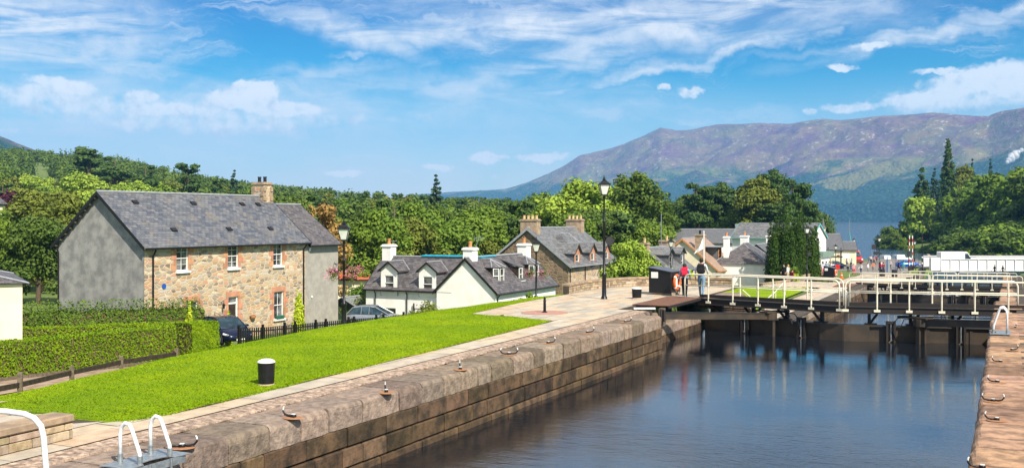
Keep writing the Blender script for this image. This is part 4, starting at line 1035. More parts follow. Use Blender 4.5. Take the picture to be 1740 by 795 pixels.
# grey slate house with two dormers
Z = 100; h = simple_house('slate_house', 'low grey slate house with two dormers behind the flower bush', 1137, Z, 5.4, 8.5, zq(461, Z), zq(424, Z), -5.6, 'rubble_brown', 'slate_grey', chim=((-2.7, .6, -1, zq(416, Z), .8, .8, 'sandstone_tan', 1), (-2.7, 8.0, -1, zq(411, Z+8), 1.5, .8, 'sandstone_tan', 1)), potm='pot_cream')
ez = zq(461, Z)
for y in (2.2, 6.2): dormer(h, -.5, y, 1.7, ez-.1, ez+1.6, ez+2.1, 2.2, 'x', mt='slate_grey', front='slate_dark', cheek='slate_dark', win=(.7, ez+.2, ez+1.4))
a = MB(); a.tube([(-3.0, 7.0, 1), (-3.0, 7.0, 4.3)], .05, 5); a.build('mast', MT['galvanised'], h)
# brown tiled bungalow with cream gable
Z = 117; h = simple_house('tiled_bungalow', 'bungalow with brown roof tiles, cream gable and orange framed dormer', 1216, Z, 7.8, 9.5, zq(456, Z), zq(407, Z), -5.4, 'render_cream', 'tile_brown', barge='terracotta', chim=((-2.0, .7, -.5, zq(401, Z), 1.0, .9, 'sandstone_tan', 1),), potm='black_paint', over=.45)
ez = zq(456, Z); d = MB(); d.box((-1.7, 4.6, ez+1.45), (1.9, 2.0, 1.7)); dd = d.build('dormer', MT['slate_dark'], h); d = MB(); d.box((-1.8, 4.6, ez+2.38), (2.9, 3.2, .12), bev=.02); d.build('dormer_roof', MT['lead'], dd)
window(dd, (-.74, 3.8, 0), (0, 1, 0), .05, 1.55, ez+.75, ez+2.05, rev=-.03, fr='terracotta', cols=2, t=.16)
# long white building with dark roof
Z = 165; simple_house('long_white_building', 'long white building with a dark roof behind the bungalows', 1338, Z, 26, 9, zq(413, Z), zq(391, Z), -5.5, 'harl_white', 'slate_dark', axis='x', rot=ROT+.30, over=.3, wins=[('f', 9.0, 10.6, zq(425, Z), zq(416, Z)), ('f', 14.5, 15.6, zq(425, Z), zq(416, Z)), ('f', 17.2, 18.3, zq(425, Z), zq(416, Z)), ('f', 21.5, 23.0, zq(425, Z), zq(416, Z))])
Z = 175; simple_house('slate_roofed_hall', 'taller lichen spotted slate roof rising behind the long white building', 1350, Z, 9.5, 8, zq(398, Z), zq(383, Z), -5.5, 'harl_white', 'slate_grey', axis='x', rot=ROT+.30)
# hipped white bungalow
Z = 118; simple_house('hipped_bungalow', 'small white bungalow with a hipped purple slate roof', 1300, Z, 5.8, 8.0, zq(447, Z), zq(415, Z+3), -5.6, 'harl_white', 'slate_purple', hip=(2.6, 2.6), over=.35, wins=[('s', 1.0, 1.8, zq(462, Z), zq(449.5, Z))], chim=((-4.6, .9, -3, zq(405, Z), .6, .7, 'harl_white', 1),), rot=ROT+.05)
Z = 129; simple_house('hipped_bungalow', 'white bungalow with two chimneys, half hidden by the columnar yew', 1323, Z, 5.5, 9, zq(446, Z), zq(417, Z), -5.6, 'harl_white', 'slate_dark', over=.3, chim=((-5.2, 4.0, -3, zq(404, Z), 1.0, .8, 'harl_white', 1), (-2.5, 7.0, -3, zq(404, Z), .9, .8, 'harl_white', 1)))
# white gabled shop by the road
Z = 146; h = simple_house('white_gabled_house', 'tall white house with a pointed gable beside the columnar yew', 1379, Z, 12, 6.4, zq(404, Z), zq(381, Z), -5.5, 'harl_white', 'slate_grey', axis='x', rot=ROT-.16, barge='cloth_teal', over=.35, wins=[('s', 2.6, 3.9, zq(424, Z), zq(411, Z))])
b = MB(); b.box((.55, 4.2, zq(433, Z)), (1.1, 5.0, .8)); b.build('awning', mat('green_fascia', (.18, .26, .22), .7), h); b = MB()
b = MB(); b.box((.4, 4.2, zq(445, Z)-.3), (.8, 4.6, 2.6)); b.build('shopfront', MT['white_paint'], h)
# the converted chapel with its little spire
Z = 190; h = simple_house('spired_hall', 'cream hall with steep black roof and small pointed spire by the loch', 1432, Z, 6.2, 11, zq(424, Z), zq(399, Z), -5.4, 'render_cream', 'slate_dark', over=.3, axis='x', rot=ROT+.25)
b = MB(); zr = zq(399, Z); b.box((-3.0, 5.5, zr+.0), (1.7, 1.7, 1.0), taper=.75); b.build('bell_base', MT['slate_dark'], h); b = MB(); b.box((-3.0, 5.5, zr+.85), (.85, .85, .75)); b.build('bell_turret', MT['render_cream'], h)
b = MB(); b.lathe([(.75, 0), (.42, .3), (.28, .8), (.03, 1.8), (.01, 2.1)], (-3.0, 5.5, zr+1.2), 8); b.build('spire', MT['slate_dark'], h)
b = MB(); b.box((-4.4, -.05, -3.3), (.9, .1, 2.6)); b.prism([Vector((-4.85, -.1, -2.0)), Vector((-3.95, -.1, -2.0)), Vector((-4.4, -.1, -1.3))], (0, 0, 0), (0, .08, 0)); b.build('arched_window', MT['white_paint'], h)
b = MB()
for x in (-6.0, -5.0, -2.6, -.3): b.box((x, -.04, -3.6), (.16, .08, 4.0))
b.box((-3.1, -.05, zq(436, Z)), (6.2, .09, .14)); b.build('timber_framing', MT['black_paint'], h)
Z = 200; simple_house('annexe', 'small black roofed annexe right of the spired hall', 1455, Z, 4.0, 5, zq(424, Z), zq(412, Z), -5.4, 'render_cream', 'slate_dark', axis='x', rot=ROT+.25)
# shed, red roof
t = simple_house('garden_shed', 'dark green garden shed behind the silver car', 606, 82, 2.7, 2.4, zq(523, 82), zq(509, 82), -4.9, 'green_shed', 'shed_roof', cat='shed', over=.12)
simple_house('red_roofed_outbuilding', 'low outbuilding with a bright red roof beyond the hedge', 640, 96, 8.5, 4, zq(474, 96), zq(464, 96), -4.9, 'render_cream', 'red_roof', cat='outbuilding', axis='x', rot=0.05)
# white van-style house glimpsed on the hill at the left edge
simple_house('hill_house', 'pale house glimpsed between trees at the left edge', -42, 150, 6, 5, zq(345, 150), zq(325, 150), 0, 'render_cream', 'slate_purple')
# ================================================================== TREES AND PLANTS
def leaf_cloud(centers, radii, n, size, rs, flat=.75, up=.25, droop=0.0, shell=.55):
    """n leaves (quads) in shells round clump centres; returns verts, faces, colours"""
    centers = np.asarray(centers, float); radii = np.asarray(radii, float)
    w = (radii**2).copy(); w /= w.sum(); k = rs.choice(len(centers), n, p=w)
    d = rs.normal(size=(n, 3)); d /= np.linalg.norm(d, axis=1)[:, None]
    r = radii[k]*(shell+(1-shell)*rs.rand(n)**.7)*(1+.18*rs.normal(size=n))
    p = centers[k]+d*r[:, None]*np.array([1, 1, flat]); p[:, 2] -= droop*np.abs(r)*rs.rand(n)
    nn = d+rs.normal(0, .55, (n, 3)); nn[:, 2] += up; nn /= np.linalg.norm(nn, axis=1)[:, None]
    a = np.cross(nn, rs.normal(size=(n, 3))); a /= np.linalg.norm(a, axis=1)[:, None]; b = np.cross(nn, a)
    s = (size*(.6+.8*rs.rand(n)))[:, None]; a = a*s*.62; b = b*s*.42
    V = np.stack([p-a, p-b*.9+a*.1, p+a, p+b*.9-a*.1], 1).reshape(-1, 3)
    ck = rs.rand(len(centers)); col = np.stack([.55*ck[k]+.45*rs.rand(n), (rs.rand(n) < .35)*rs.rand(n), rs.rand(n)], 1)
    return V, np.arange(4*n).reshape(-1, 4), col
def crown_broad(rs, R_, Hh, base, lobes=26, spread=.33, top=1.0):
    c = []; r = []
    for i in range(lobes):
        th = rs.rand()*2*PI; v = rs.rand()**.85; el = v*PI*.5*1.15-.25
        q = .62+.36*rs.rand(); rr = R_*spread*(.65+.65*rs.rand())
        z = base+(Hh-base)*(.38+.52*math.sin(el)*q*top); rad = R_*math.cos(el)*q*(1+.12*math.sin(3*th))
        c.append((rad*math.cos(th), rad*math.sin(th), z)); r.append(rr)
    for i in range(lobes//3): th = rs.rand()*2*PI; q = rs.rand()*.5*R_; c.append((q*math.cos(th), q*math.sin(th), base+(Hh-base)*(.3+.45*rs.rand()))); r.append(R_*.42)
    for i in range(lobes//3): th = rs.rand()*2*PI; q = R_*(.55+.35*rs.rand()); c.append((q*math.cos(th), q*math.sin(th), base+(Hh-base)*(.06+.3*rs.rand()))); r.append(R_*.26)
    return c, r
def crown_fir(rs, R_, Hh, base, rings=16):
    c = []; r = []
    for i in range(rings):
        f = i/(rings-1); z = base+(Hh-base)*f; rad = R_*(1-f)**.8*(.7+.45*rs.rand()); m = max(3, int(10*(1-f)+3)); ph = rs.rand()*6
        for k in range(m):
            th = ph+2*PI*k/m+rs.normal(0, .2); q = rad*(.55+.35*rs.rand()); c.append((q*math.cos(th), q*math.sin(th), z-.16*q+rs.normal(0, .4)*(Hh-base)/rings)); r.append(max(.25, R_*.27*(1-f*.6)))
    c.append((0, 0, Hh)); r.append(.3); return c, r
def crown_pine(rs, R_, Hh, base, lobes=20):
    c = []; r = []
    for i in range(lobes):
        f = rs.rand(); z = base+(Hh-base)*(.15+.85*f); rad = R_*(1-.5*f)*(.3+.7*rs.rand()); th = rs.rand()*2*PI
        c.append((rad*math.cos(th), rad*math.sin(th), z)); r.append(R_*(.22+.16*rs.rand()))
    return c, r
def crown_yew(rs, R_, Hh, base, n=13):
    c = []; r = []
    for i in range(n):
        th = 2*PI*i/n+rs.normal(0, .2); q = R_*(.35+.35*rs.rand()) if i else 0; hh = Hh*(1.06-.42*(q/R_)+.08*rs.rand())
        for k in range(12):
            f = k/11; c.append((q*math.cos(th)*(1+.25*f), q*math.sin(th)*(1+.25*f), base+(hh-base)*f)); r.append(R_*.33*(1-.8*f**2.4))
    return c, r
TM = {}
def tree_mesh(key, kind, R_, Hh, base, n, size, leaf, seed, **kw):
    rs = np.random.RandomState(seed)
    c, r = dict(broad=crown_broad, fir=crown_fir, pine=crown_pine, yew=crown_yew)[kind](rs, R_, Hh, base, **kw)
    flat = dict(broad=.78, fir=.62, pine=.5, yew=1.0)[kind]; shell = dict(broad=.5, fir=.2, pine=.3, yew=.75)[kind]
    V, Fq, col = leaf_cloud(c, r, n, size, rs, flat=flat, up=.35 if kind != 'yew' else .1, shell=shell, droop=.35 if kind == 'fir' else 0)
    me = fast_tris('crown', V, Fq, MT[leaf], col=col, nv=4)
    b = MB(); tr = .022*Hh+.05; top = Hh*(.9 if kind in ('fir', 'pine') else .62); jx = rs.normal(0, .02*Hh, 2)
    b.tube([(0, 0, -.6), (0, 0, .3), (jx[0]*.5, jx[1]*.5, top*.5), (jx[0], jx[1], top)], [tr*1.4, tr*1.1, tr*.75, tr*.2], 7)
    if kind in ('broad', 'pine'):
        for i in rs.choice(len(c), min(len(c), 12), replace=False):
            q = Vector(c[i]); s = Vector((jx[0]*.4, jx[1]*.4, min(q.z-.15*Hh, top)*(.45+.4*rs.rand()))); s.z = max(s.z, Hh*.12); m = (s+q)/2+Vector((0, 0, .06*Hh)); b.tube([s, m, q], [tr*.4, tr*.24, tr*.08], 5)
    tmesh = b.build('trunk', MT['bark'], smooth=True); tm = tmesh.data; bpy.data.objects.remove(tmesh)
    TM[key] = (me, tm, Hh); return TM[key]
for i in range(3):
    tree_mesh('bd%d' % i, 'broad', 4.6, 12, 1.2, 15000, .34, ['leaf_mid', 'leaf_dark', 'leaf_mid'][i], 10+i, lobes=34, spread=.27)
    tree_mesh('far%d' % i, 'broad', 4.4, 11, .6, 3600, .62, ['leaf_mid', 'leaf_olive', 'leaf_dark'][i], 20+i, lobes=22)
    tree_mesh('pine%d' % i, 'pine', 3.4, 13, 4.5, 4200, .5, 'leaf_pine', 30+i, lobes=24)
tree_mesh('lime', 'broad', 4.8, 12, 1.0, 16000, .36, 'leaf_lime', 41, lobes=40, spread=.24); tree_mesh('olive', 'broad', 4.6, 12, 1.0, 13000, .36, 'leaf_olive', 42, lobes=34, spread=.26)
tree_mesh('tall', 'broad', 4.4, 15, .8, 20000, .36, 'leaf_dark', 43, lobes=52, spread=.24, top=1.05)
tree_mesh('fir', 'fir', 3.2, 14, 1.0, 9000, .42, 'leaf_fir', 44); tree_mesh('fir_b', 'fir', 3.9, 12, .6, 8000, .5, 'leaf_pine', 45, rings=13)
tree_mesh('sequoia', 'fir', 5.6, 34, 2.0, 22000, .8, 'leaf_pine', 46, rings=30); tree_mesh('larch', 'broad', 4.0, 14, .8, 14000, .38, 'leaf_olive', 47, lobes=44, spread=.2, top=1.1)
tree_mesh('yew', 'yew', 2.9, 7.3, .0, 64000, .15, 'leaf_yew', 48); tree_mesh('bigpine', 'pine', 5.2, 15, 3.0, 12000, .45, 'leaf_pine', 49, lobes=46)
tree_mesh('limefar', 'broad', 4.8, 11, .4, 6500, .55, 'leaf_lime', 50, lobes=34, spread=.24); tree_mesh('rusty', 'broad', 3.0, 9.5, 1.5, 2600, .34, 'leaf_rust', 51, lobes=20, spread=.2); tree_mesh('purple', 'broad', 3.6, 8, .4, 5000, .45, 'leaf_purple', 52)
tree_mesh('bank', 'broad', 7.5, 24, .5, 15000, .95, 'leaf_mid', 53, lobes=60, spread=.2, top=1.05); tree_mesh('bank_b', 'broad', 7.0, 22, .5, 13000, .95, 'leaf_dark', 54, lobes=54, spread=.21)
tree_mesh('round', 'broad', 6.0, 15, .5, 11000, .75, 'leaf_lime', 55, lobes=46, spread=.22); tree_mesh('shrubby', 'broad', 5.0, 8.5, -.5, 8000, .6, 'leaf_dark', 56, lobes=40, spread=.24); tree_mesh('shrubby_b', 'broad', 4.2, 6.0, -.6, 6000, .55, 'leaf_mid', 57, lobes=34, spread=.24)
def tree(key, x, y, h, label, name='tree', cat='tree', group=None, z=None, w=1.0, rz=None, rn=random):
    me, tm, Hh = TM[key]; k = h/Hh
    zz = gz1(x, y) if z is None else z
    t = thing(name, label, cat, (x, y, zz-.1), rn.uniform(0, 6.28) if rz is None else rz, group); t.scale = (k*w, k*w, k)
    c = bpy.data.objects.new('crown', me); C.objects.link(c); c.parent = t; q = bpy.data.objects.new('trunk', tm); C.objects.link(q); q.parent = t
    return t
rn = random.Random(77)
def T(key, px, Z, ytop, label, w=1.0, name='broadleaf_tree', z=None, group=None):
    x = (px-870)/F*Z; zz = gz1(x, Z) if z is None else z; zt = H+(372-ytop)/F*Z
    return tree(key, x, Z, (zt-zz)*1.0, label, name, 'tree', group, zz, w, rn=rn)
# prominent, one by one
T('tall', 1085, 165, 281, 'tallest dark green tree, right of the tall lamp post', w=1.15)
T('tall', 1120, 172, 326, 'dark green tree on the right shoulder of the tallest tree', w=1.0)
T('tall', 1052, 176, 300, 'dark green tree between the bright lime tree and the tallest tree', w=.75)
T('lime', 982, 158, 294, 'broad bright yellow green tree behind the brown stone house', w=1.22)
T('bd0', 912, 165, 312, 'mid green tree with a ragged top left of the bright lime tree', w=.85)
T('lime', 1076, 92, 398, 'small rounded yellow green tree left of the black lifebuoy cabin', w=.95)
T('fir', 741, 205, 304, 'lone spiky conifer rising above the wood behind the white cottage', w=1.15, name='conifer')
T('bd2', 640, 100, 343, 'large fresh green tree behind the lamp with hanging baskets', w=.95)
T('olive', 700, 108, 362, 'olive green tree behind the left chimney of the white cottage', w=1.1)
T('bd0', 764, 112, 356, 'dense tree behind the middle of the white cottage', w=1.15)
T('olive', 820, 118, 372, 'olive tree between white cottage and brown stone house', w=1.1)
T('bd1', 868, 128, 362, 'darker tree just left of the brown stone house', w=.95)
T('rusty', 548, 100, 322, 'thin rust brown tree beyond the grey extension', w=.85)
T('rusty', 560, 94, 368, 'short reddish tree low behind the grey extension', w=1.0)
T('bigpine', 1185, 235, 312, 'spreading dark pine, leftmost of the pines behind the village', w=1.0, name='pine_tree')
T('bigpine', 1222, 240, 310, 'dark layered pine standing second from the left behind the village', w=.95, name='pine_tree')
T('larch', 1283, 225, 292, 'broad olive green tree with twin tops behind the long white building', w=1.1)
T('bigpine', 1312, 235, 288, 'tall dark pine behind the olive green tree', w=.7, name='pine_tree')
T('bigpine', 1350, 225, 305, 'leaning dark pine above the columnar yew', w=.8, name='pine_tree')
T('fir_b', 1337, 190, 322, 'bright green conical conifer directly above the yew', w=.85, name='conifer')
T('bigpine', 1366, 200, 338, 'low spreading pine at the right end of the village trees', w=.85, name='pine_tree')
for i_, (px_, Z_, yt_) in enumerate([(1160, 262, 334), (1176, 270, 330), (1202, 262, 328), (1240, 255, 326), (1256, 238, 322), (1300, 236, 318), (1330, 232, 322), (1150, 250, 350), (1214, 246, 345), (1268, 228, 340), (1322, 222, 342), (1352, 226, 345), (1378, 214, 352), (1390, 208, 366)]):
    T(['bd1', 'bigpine', 'bd2'][i_ % 3], px_, Z_, yt_, 'dark tree filling the belt behind the village roofs', group='tree belt behind the village', w=1.25)
T('yew', 1337, 116, 358, 'columnar dark yew, leftmost of the pair by the white bungalow', w=.68, name='yew_tree', z=-5.3); T('yew', 1360, 118, 361, 'columnar dark yew, right one of the pair by the tall lamp', w=.6, name='yew_tree', z=-5.3)
T('sequoia', 1611, 400, 236, 'towering narrow conifer on the far wooded bank', w=.85, name='conifer'); T('fir_b', 1567, 420, 289, 'pointed conifer behind the round pale tree on the far bank', w=.95, name='conifer'); T('fir', 1588, 430, 292, 'ragged dark conifer left of the towering conifer', w=.9, name='conifer')
T('round', 1566, 395, 322, 'round pale green tree at the left end of the far bank', w=1.0); T('fir', 1596, 385, 318, 'slim dark conifer beneath the towering conifer', w=.75, name='conifer')
T('larch', 1636, 410, 273, 'pale feathery tree right of the towering conifer', w=.8); T('fir', 1652, 415, 277, 'dark narrow conifer poking above the wooded bank', w=.6, name='conifer'); T('fir', 1683, 410, 277, 'small spire shaped conifer at the top of the wooded bank', w=.6, name='conifer')
for i, (px, Z, yt) in enumerate([(1628, 360, 312), (1652, 345, 302), (1676, 330, 290), (1700, 320, 288), (1728, 305, 282), (1760, 300, 275), (1800, 290, 262), (1840, 280, 258), (1664, 385, 290), (1700, 390, 284), (1745, 370, 276)]):
    T(['bank', 'bank_b'][i % 2] if i != 3 else 'bank', px, Z, yt, 'large broadleaf tree in the dense wood on the right bank', group='trees of the right bank wood', w=1.1)
for i, (px, Z, yt) in enumerate([(1622, 290, 398), (1645, 275, 395), (1668, 268, 392), (1692, 262, 396), (1715, 258, 390), (1742, 255, 402), (1632, 310, 385), (1760, 262, 396), (1800, 250, 395), (1704, 285, 380), (1735, 290, 372)]):
    T(['shrubby', 'shrubby_b'][i % 2], px, Z, yt, 'bushy tree on the bank above the white swing bridge', group='bushes behind the swing bridge', name='bush', w=1.4, z=-7.2)
for i, (px, Z, yt) in enumerate([(1512, 394, 383), (1524, 402, 388), (1539, 398, 377), (1552, 392, 392), (1503, 392, 398), (1530, 386, 402)]):
    T(['shrubby', 'shrubby_b'][i % 2], px, Z, yt, 'small tree at the tip of the promontory in the loch', group='trees at the promontory tip', w=.9)
for i, px in enumerate(np.linspace(1572, 1650, 10)): T('shrubby_b', px, 345-(px-1572)*.45, 417-(i % 3)*2, 'low bush along the water edge of the grassy bank', group='bushes along the far water edge', name='bush', w=1.0, z=-8)
# wooded slope behind the houses
def scatter():
    rs = random.Random(3); pts = []; stuffpts = []
    for row, (Z0, Z1, n, ymin) in enumerate([(88, 105, 11, 0), (105, 130, 17, 0), (130, 165, 24, 0), (165, 215, 34, 0), (215, 290, 44, 0), (290, 380, 52, 0)]):
        for i in range(n):
            px = -90+(1130+90)*(i+rs.uniform(.1, .9))/n; Z = rs.uniform(Z0, Z1); x = (px-870)/F*Z; s, u = toSU(x, Z)
            if u > -48 and px > 560 and Z < 108: continue
            if Z < 140 and px > 900: continue
            if Z < 125 and u > -44: continue
            if -20 < px < 30 and Z < 150: continue
            pts.append((px, Z, x))
    for k in range(760):
        Z = 380+500*rs.random()**.8; px = rs.uniform(-120, 1150)
        if Z > np.interp(px, CRX, CRZ)+25: continue
        stuffpts.append((px, Z))
    return pts, stuffpts
pts, stuffpts = scatter(); pts.sort(key=lambda p: p[1]); rs_ = random.Random(9)
for (px, Z, x) in pts:
    left = px < 330
    r = rs_.random(); kk = ('bd%d' % rs_.randrange(3)) if Z < 170 else ('far%d' % rs_.randrange(3))
    hgt = rs_.uniform(8.5, 12.5)
    if 40 < px < 300 and 190 < Z < 360 and r < .7: kk = 'limefar'
    elif r < .13: kk = 'pine%d' % rs_.randrange(3); hgt *= 1.05
    elif r < .2: kk = 'fir' if Z < 200 else 'fir_b'
    elif r < .3: kk = 'olive' if Z < 200 else 'far1'
    kind = 'conifer' if kk[:3] in ('pin', 'fir') else 'broadleaf_tree'
    # keep the heads of the slope trees under the skyline of the photograph
    zlim = H+(372-np.interp(px, [-100, 0, 60, 160, 250, 330, 480, 600, 700, 760, 880, 1000, 1150], [235, 250, 262, 262, 280, 300, 322, 326, 331, 336, 340, 340, 345]))/F*Z
    hgt = min(hgt, max(4.5, zlim-gz1(x, Z)))
    zone = 'on the wooded hillside left of the stone house chimney' if px < 470 else 'in the wood behind the white cottage and brown house'
    tree(kk, x, Z, hgt, ('conifer ' if kind == 'conifer' else 'broadleaf tree ')+zone, kind, 'tree', 'conifers of the wooded slope' if kind == 'conifer' else 'trees of the wooded slope', None, rs_.uniform(.95, 1.3), rn=rs_)
T('purple', 22, 160, 322, 'dark purple leaved tree low on the left hillside', w=1.1)
T('pine0', 322, 300, 281, 'tall dark pine on the skyline left of the house chimney', name='pine_tree', w=1.1); T('pine1', 246, 330, 277, 'rounded dark pine on the skyline above the slate roof', name='pine_tree', w=1.2); T('fir', 398, 290, 294, 'dark conifer on the skyline above the roof near the chimney', name='conifer', w=1.2)
T('pine2', 150, 360, 252, 'dark pine at the top of the left hillside', name='pine_tree', w=1.4); T('pine1', 196, 350, 262, 'flat topped pine on the crest of the left hillside', name='pine_tree', w=1.3)
# the farther wood reads as one mass
def far_wood():
    rs = np.random.RandomState(12); Vs = []; Cs = []; n = 300
    for (px, Z) in stuffpts:
        x = (px-870)/F*Z; z = gz1(x, Z); con = rs.rand() < .3; hh = rs.uniform(8, 12.5)*(1.15 if con else 1); hh = min(hh, max(3, H+(372-np.interp(px, [-200, 0, 60, 160, 250, 330, 420, 520, 600, 700, 760, 880, 1150], [228, 246, 254, 254, 274, 294, 308, 318, 322, 329, 335, 338, 342]))/F*Z-z)); R_ = hh*(.26 if con else .42)
        c = []; r = []
        for k in range(9):
            f = k/8
            if con: c.append((rs.normal(0, .3), rs.normal(0, .3), hh*(.15+.85*f))); r.append(max(.4, R_*(1-f)*1.1))
            else: th = rs.rand()*6.28; c.append((R_*.55*math.cos(th), R_*.55*math.sin(th), hh*(.3+.5*rs.rand()))); r.append(R_*.55)
        V, Fq, col = leaf_cloud(c, r, n, 1.05, rs); V += np.array([x, Z, z]); col[:, 0] = col[:, 0]*.5+(0 if con else .15+.5*rs.rand()); col[:, 1] = np.clip(col[:, 1]+(.6 if con else 0), 0, 1)
        Vs.append(V); Cs.append(col)
    V = np.concatenate(Vs); col = np.concatenate(Cs); me = fast_tris('woodland', V, np.arange(len(V)).reshape(-1, 4), MT['leaf_dark'], col=col, nv=4)
    o = bpy.data.objects.new('woodland', me); C.objects.link(o); struct(o, 'stuff'); tag(o, 'distant mixed woodland covering the far crest of the hill', 'woodland')
far_wood()

def leafy(name, parent, surf, n, size, leaf, seed, rs=None):
    """surf(rs,n) -> points, normals"""
    rs = np.random.RandomState(seed); p, nn0 = surf(rs, n); nn = nn0+rs.normal(0, .5, (n, 3)); nn /= np.linalg.norm(nn, axis=1)[:, None]
    a = np.cross(nn, rs.normal(size=(n, 3))); a /= np.linalg.norm(a, axis=1)[:, None]; b = np.cross(nn, a); s = (size*(.6+.8*rs.rand(n)))[:, None]; a = a*s*.6; b = b*s*.42
    V = np.stack([p-a, p-b, p+a, p+b], 1).reshape(-1, 3)
    cl = fbm(p[:, 0]*1.3+90, p[:, 1]*1.3+p[:, 2]*1.9+90, 3, seed); col = np.stack([np.clip(.5*rs.rand(n)+.9*(cl-.25), 0, 1), (rs.rand(n) < .3)*rs.rand(n), rs.rand(n)], 1)
    me = fast_tris(name, V, np.arange(4*n).reshape(-1, 4), MT[leaf], col=col, nv=4); o = bpy.data.objects.new(name, me); C.objects.link(o)
    if parent: o.parent = parent
    return o
def hedge(label, pts, w, h, n, leaf='leaf_hedge', size=.075, seed=1, top_wild=0.0, g0=None):
    """clipped hedge along pts (s,u); dense woody core with leaves all over"""
    P0 = [SU(*p) for p in pts]; root = thing('hedge', label, 'hedge', P0[0]+Vector((0, 0, gz1(P0[0].x, P0[0].y))))
    core = MB(); lens = [(P0[i+1]-P0[i]).length for i in range(len(P0)-1)]; o0 = root.location.copy()
    zs = [gz1(p.x, p.y) for p in P0]
    for i in range(len(P0)-1):
        d = (P0[i+1]-P0[i]).normalized(); nn = Vector((-d.y, d.x, 0)); a = P0[i]; b_ = P0[i+1]
        poly = lambda p, z: [p-nn*(w/2-.06)+Vector((0, 0, z-.3)), p+nn*(w/2-.06)+Vector((0, 0, z-.3)), p+nn*(w/2-.08)+Vector((0, 0, z+h-.08)), p-nn*(w/2-.08)+Vector((0, 0, z+h-.08))]
        A_, B_ = poly(a+d*.06, zs[i]), poly(b_-d*.06, zs[i+1])
        for k in range(4): j = (k+1) % 4; core.face([A_[k]-o0, A_[j]-o0, B_[j]-o0, B_[k]-o0])
        core.face([q-o0 for q in A_]); core.face([q-o0 for q in B_[::-1]])
    core.build('stems', MT['soil'], root)
    def surf(rs, n):
        seg = rs.choice(len(lens), n, p=np.array(lens)/sum(lens)); f = rs.rand(n)
        A_ = np.array([P0[i] for i in seg]); B_ = np.array([P0[i+1] for i in seg]); d = (B_-A_); d /= np.linalg.norm(d, axis=1)[:, None]; nn = np.stack([-d[:, 1], d[:, 0], 0*d[:, 0]], 1)
        c = A_+(B_-A_)*f[:, None]; z = np.array([zs[i] for i in seg])*(1-f)+np.array([zs[i+1] for i in seg])*f
        kind = rs.choice(3, n, p=[.4, .33, .27]); hz = rs.rand(n)*h; across = (rs.rand(n)-.5)*w
        bulge = .07*(fbm(c[:, 0]*.9+50, c[:, 1]*.9+hz*1.1+50, 3, 2)-.5)*2
        p = c.copy(); N_ = np.zeros((n, 3))
        m = kind == 0; p[m] += nn[m]*(-w/2-bulge[m])[:, None]; N_[m] = -nn[m]; p[m, 2] = z[m]+hz[m]
        m = kind == 1; p[m] += nn[m]*across[m][:, None]; N_[m, 2] = 1; p[m, 2] = z[m]+h+bulge[m]+top_wild*rs.rand(m.sum())**3
        m = kind == 2; p[m] += nn[m]*(w/2+bulge[m])[:, None]; N_[m] = nn[m]; p[m, 2] = z[m]+hz[m]
        # the two ends
        e = rs.rand(n) < .07; sgn = rs.rand(n) < .5; q = np.where(sgn[:, None], np.array(P0[0])[None], np.array(P0[-1])[None]); dd = np.where(sgn[:, None], -np.array((P0[1]-P0[0]).normalized())[None], np.array((P0[-1]-P0[-2]).normalized())[None])
        nn2 = np.stack([-dd[:, 1], dd[:, 0], 0*dd[:, 0]], 1); pe = q+nn2*across[:, None]; pe[:, 2] = np.where(sgn, zs[0], zs[-1])+hz; p[e] = pe[e]; N_[e] = dd[e]
        p += rs.normal(0, .02, (n, 3)); return p-np.array(o0), N_
    leafy('foliage', root, surf, n, size, leaf, seed); return root
def bush(label, px, Z, ytop, wpx, leaf='leaf_mid', n=3500, size=.12, z=None, seed=1, name='bush', ybot=None, kind='round', cat='bush', group=None):
    x = (px-870)/F*Z; z0 = gz1(x, Z) if z is None else z; hh = H+(372-ytop)/F*Z-z0; R_ = wpx/F*Z/2
    root = thing(name, label, cat, (x, Z, z0), 0, group); rs = np.random.RandomState(seed)
    if kind == 'round': c = [(rs.normal(0, .45)*R_, rs.normal(0, .4)*R_, hh*(.2+.6*rs.rand())) for i in range(14)]; r = [R_*(.25+.25*rs.rand()) for i in range(14)]
    else: c = [(rs.normal(0, .12)*R_, rs.normal(0, .12)*R_, hh*(.06+.9*i/17)) for i in range(18)]; r = [max(.05, R_*.85*(1-(i/17.5)**2.2)*(.8+.3*rs.rand())) for i in range(18)]
    V, Fq, col = leaf_cloud(c, r, n, size, rs, flat=1.0, shell=.6); V[:, 2] = np.maximum(V[:, 2], -.1)
    me = fast_tris('foliage', V, Fq, MT[leaf], col=col, nv=4); o = bpy.data.objects.new('foliage', me); C.objects.link(o); o.parent = root
    b = MB()
    for k in range(5): q = c[k*2]; b.tube([(0, 0, -.2), (q[0]*.5, q[1]*.5, q[2]*.5), q], [.04, .03, .012], 5)
    b.build('stems', MT['bark'], root); return root
hedge('long clipped green hedge in front, running along the lane', [(-30, -27.6), (2.0, -27.6)], 1.3, 1.85, 60000, seed=1)
hedge('second clipped hedge behind the long front hedge', [(-22, -32.2), (-6, -31.6), (2.5, -29.8), (4.3, -29.3)], 1.2, 1.85, 42000, seed=2)
hedge('short clipped hedge end beside the dark blue car', [(2.95, -27.4), (4.95, -27.35)], 1.3, 1.95, 16000, seed=3)
hedge('taller shaggy hedge against the stone house', [(-14, -34.6), (1, -34.2), (8.6, -31.5)], 1.2, 2.3, 36000, seed=4, leaf='leaf_mid', size=.1, top_wild=.7)
hedge('clipped hedge on the lower terrace behind the gate railings', [(24, -7.4), (37, -7.6)], 1.1, 1.3, 12000, seed=5, size=.09)
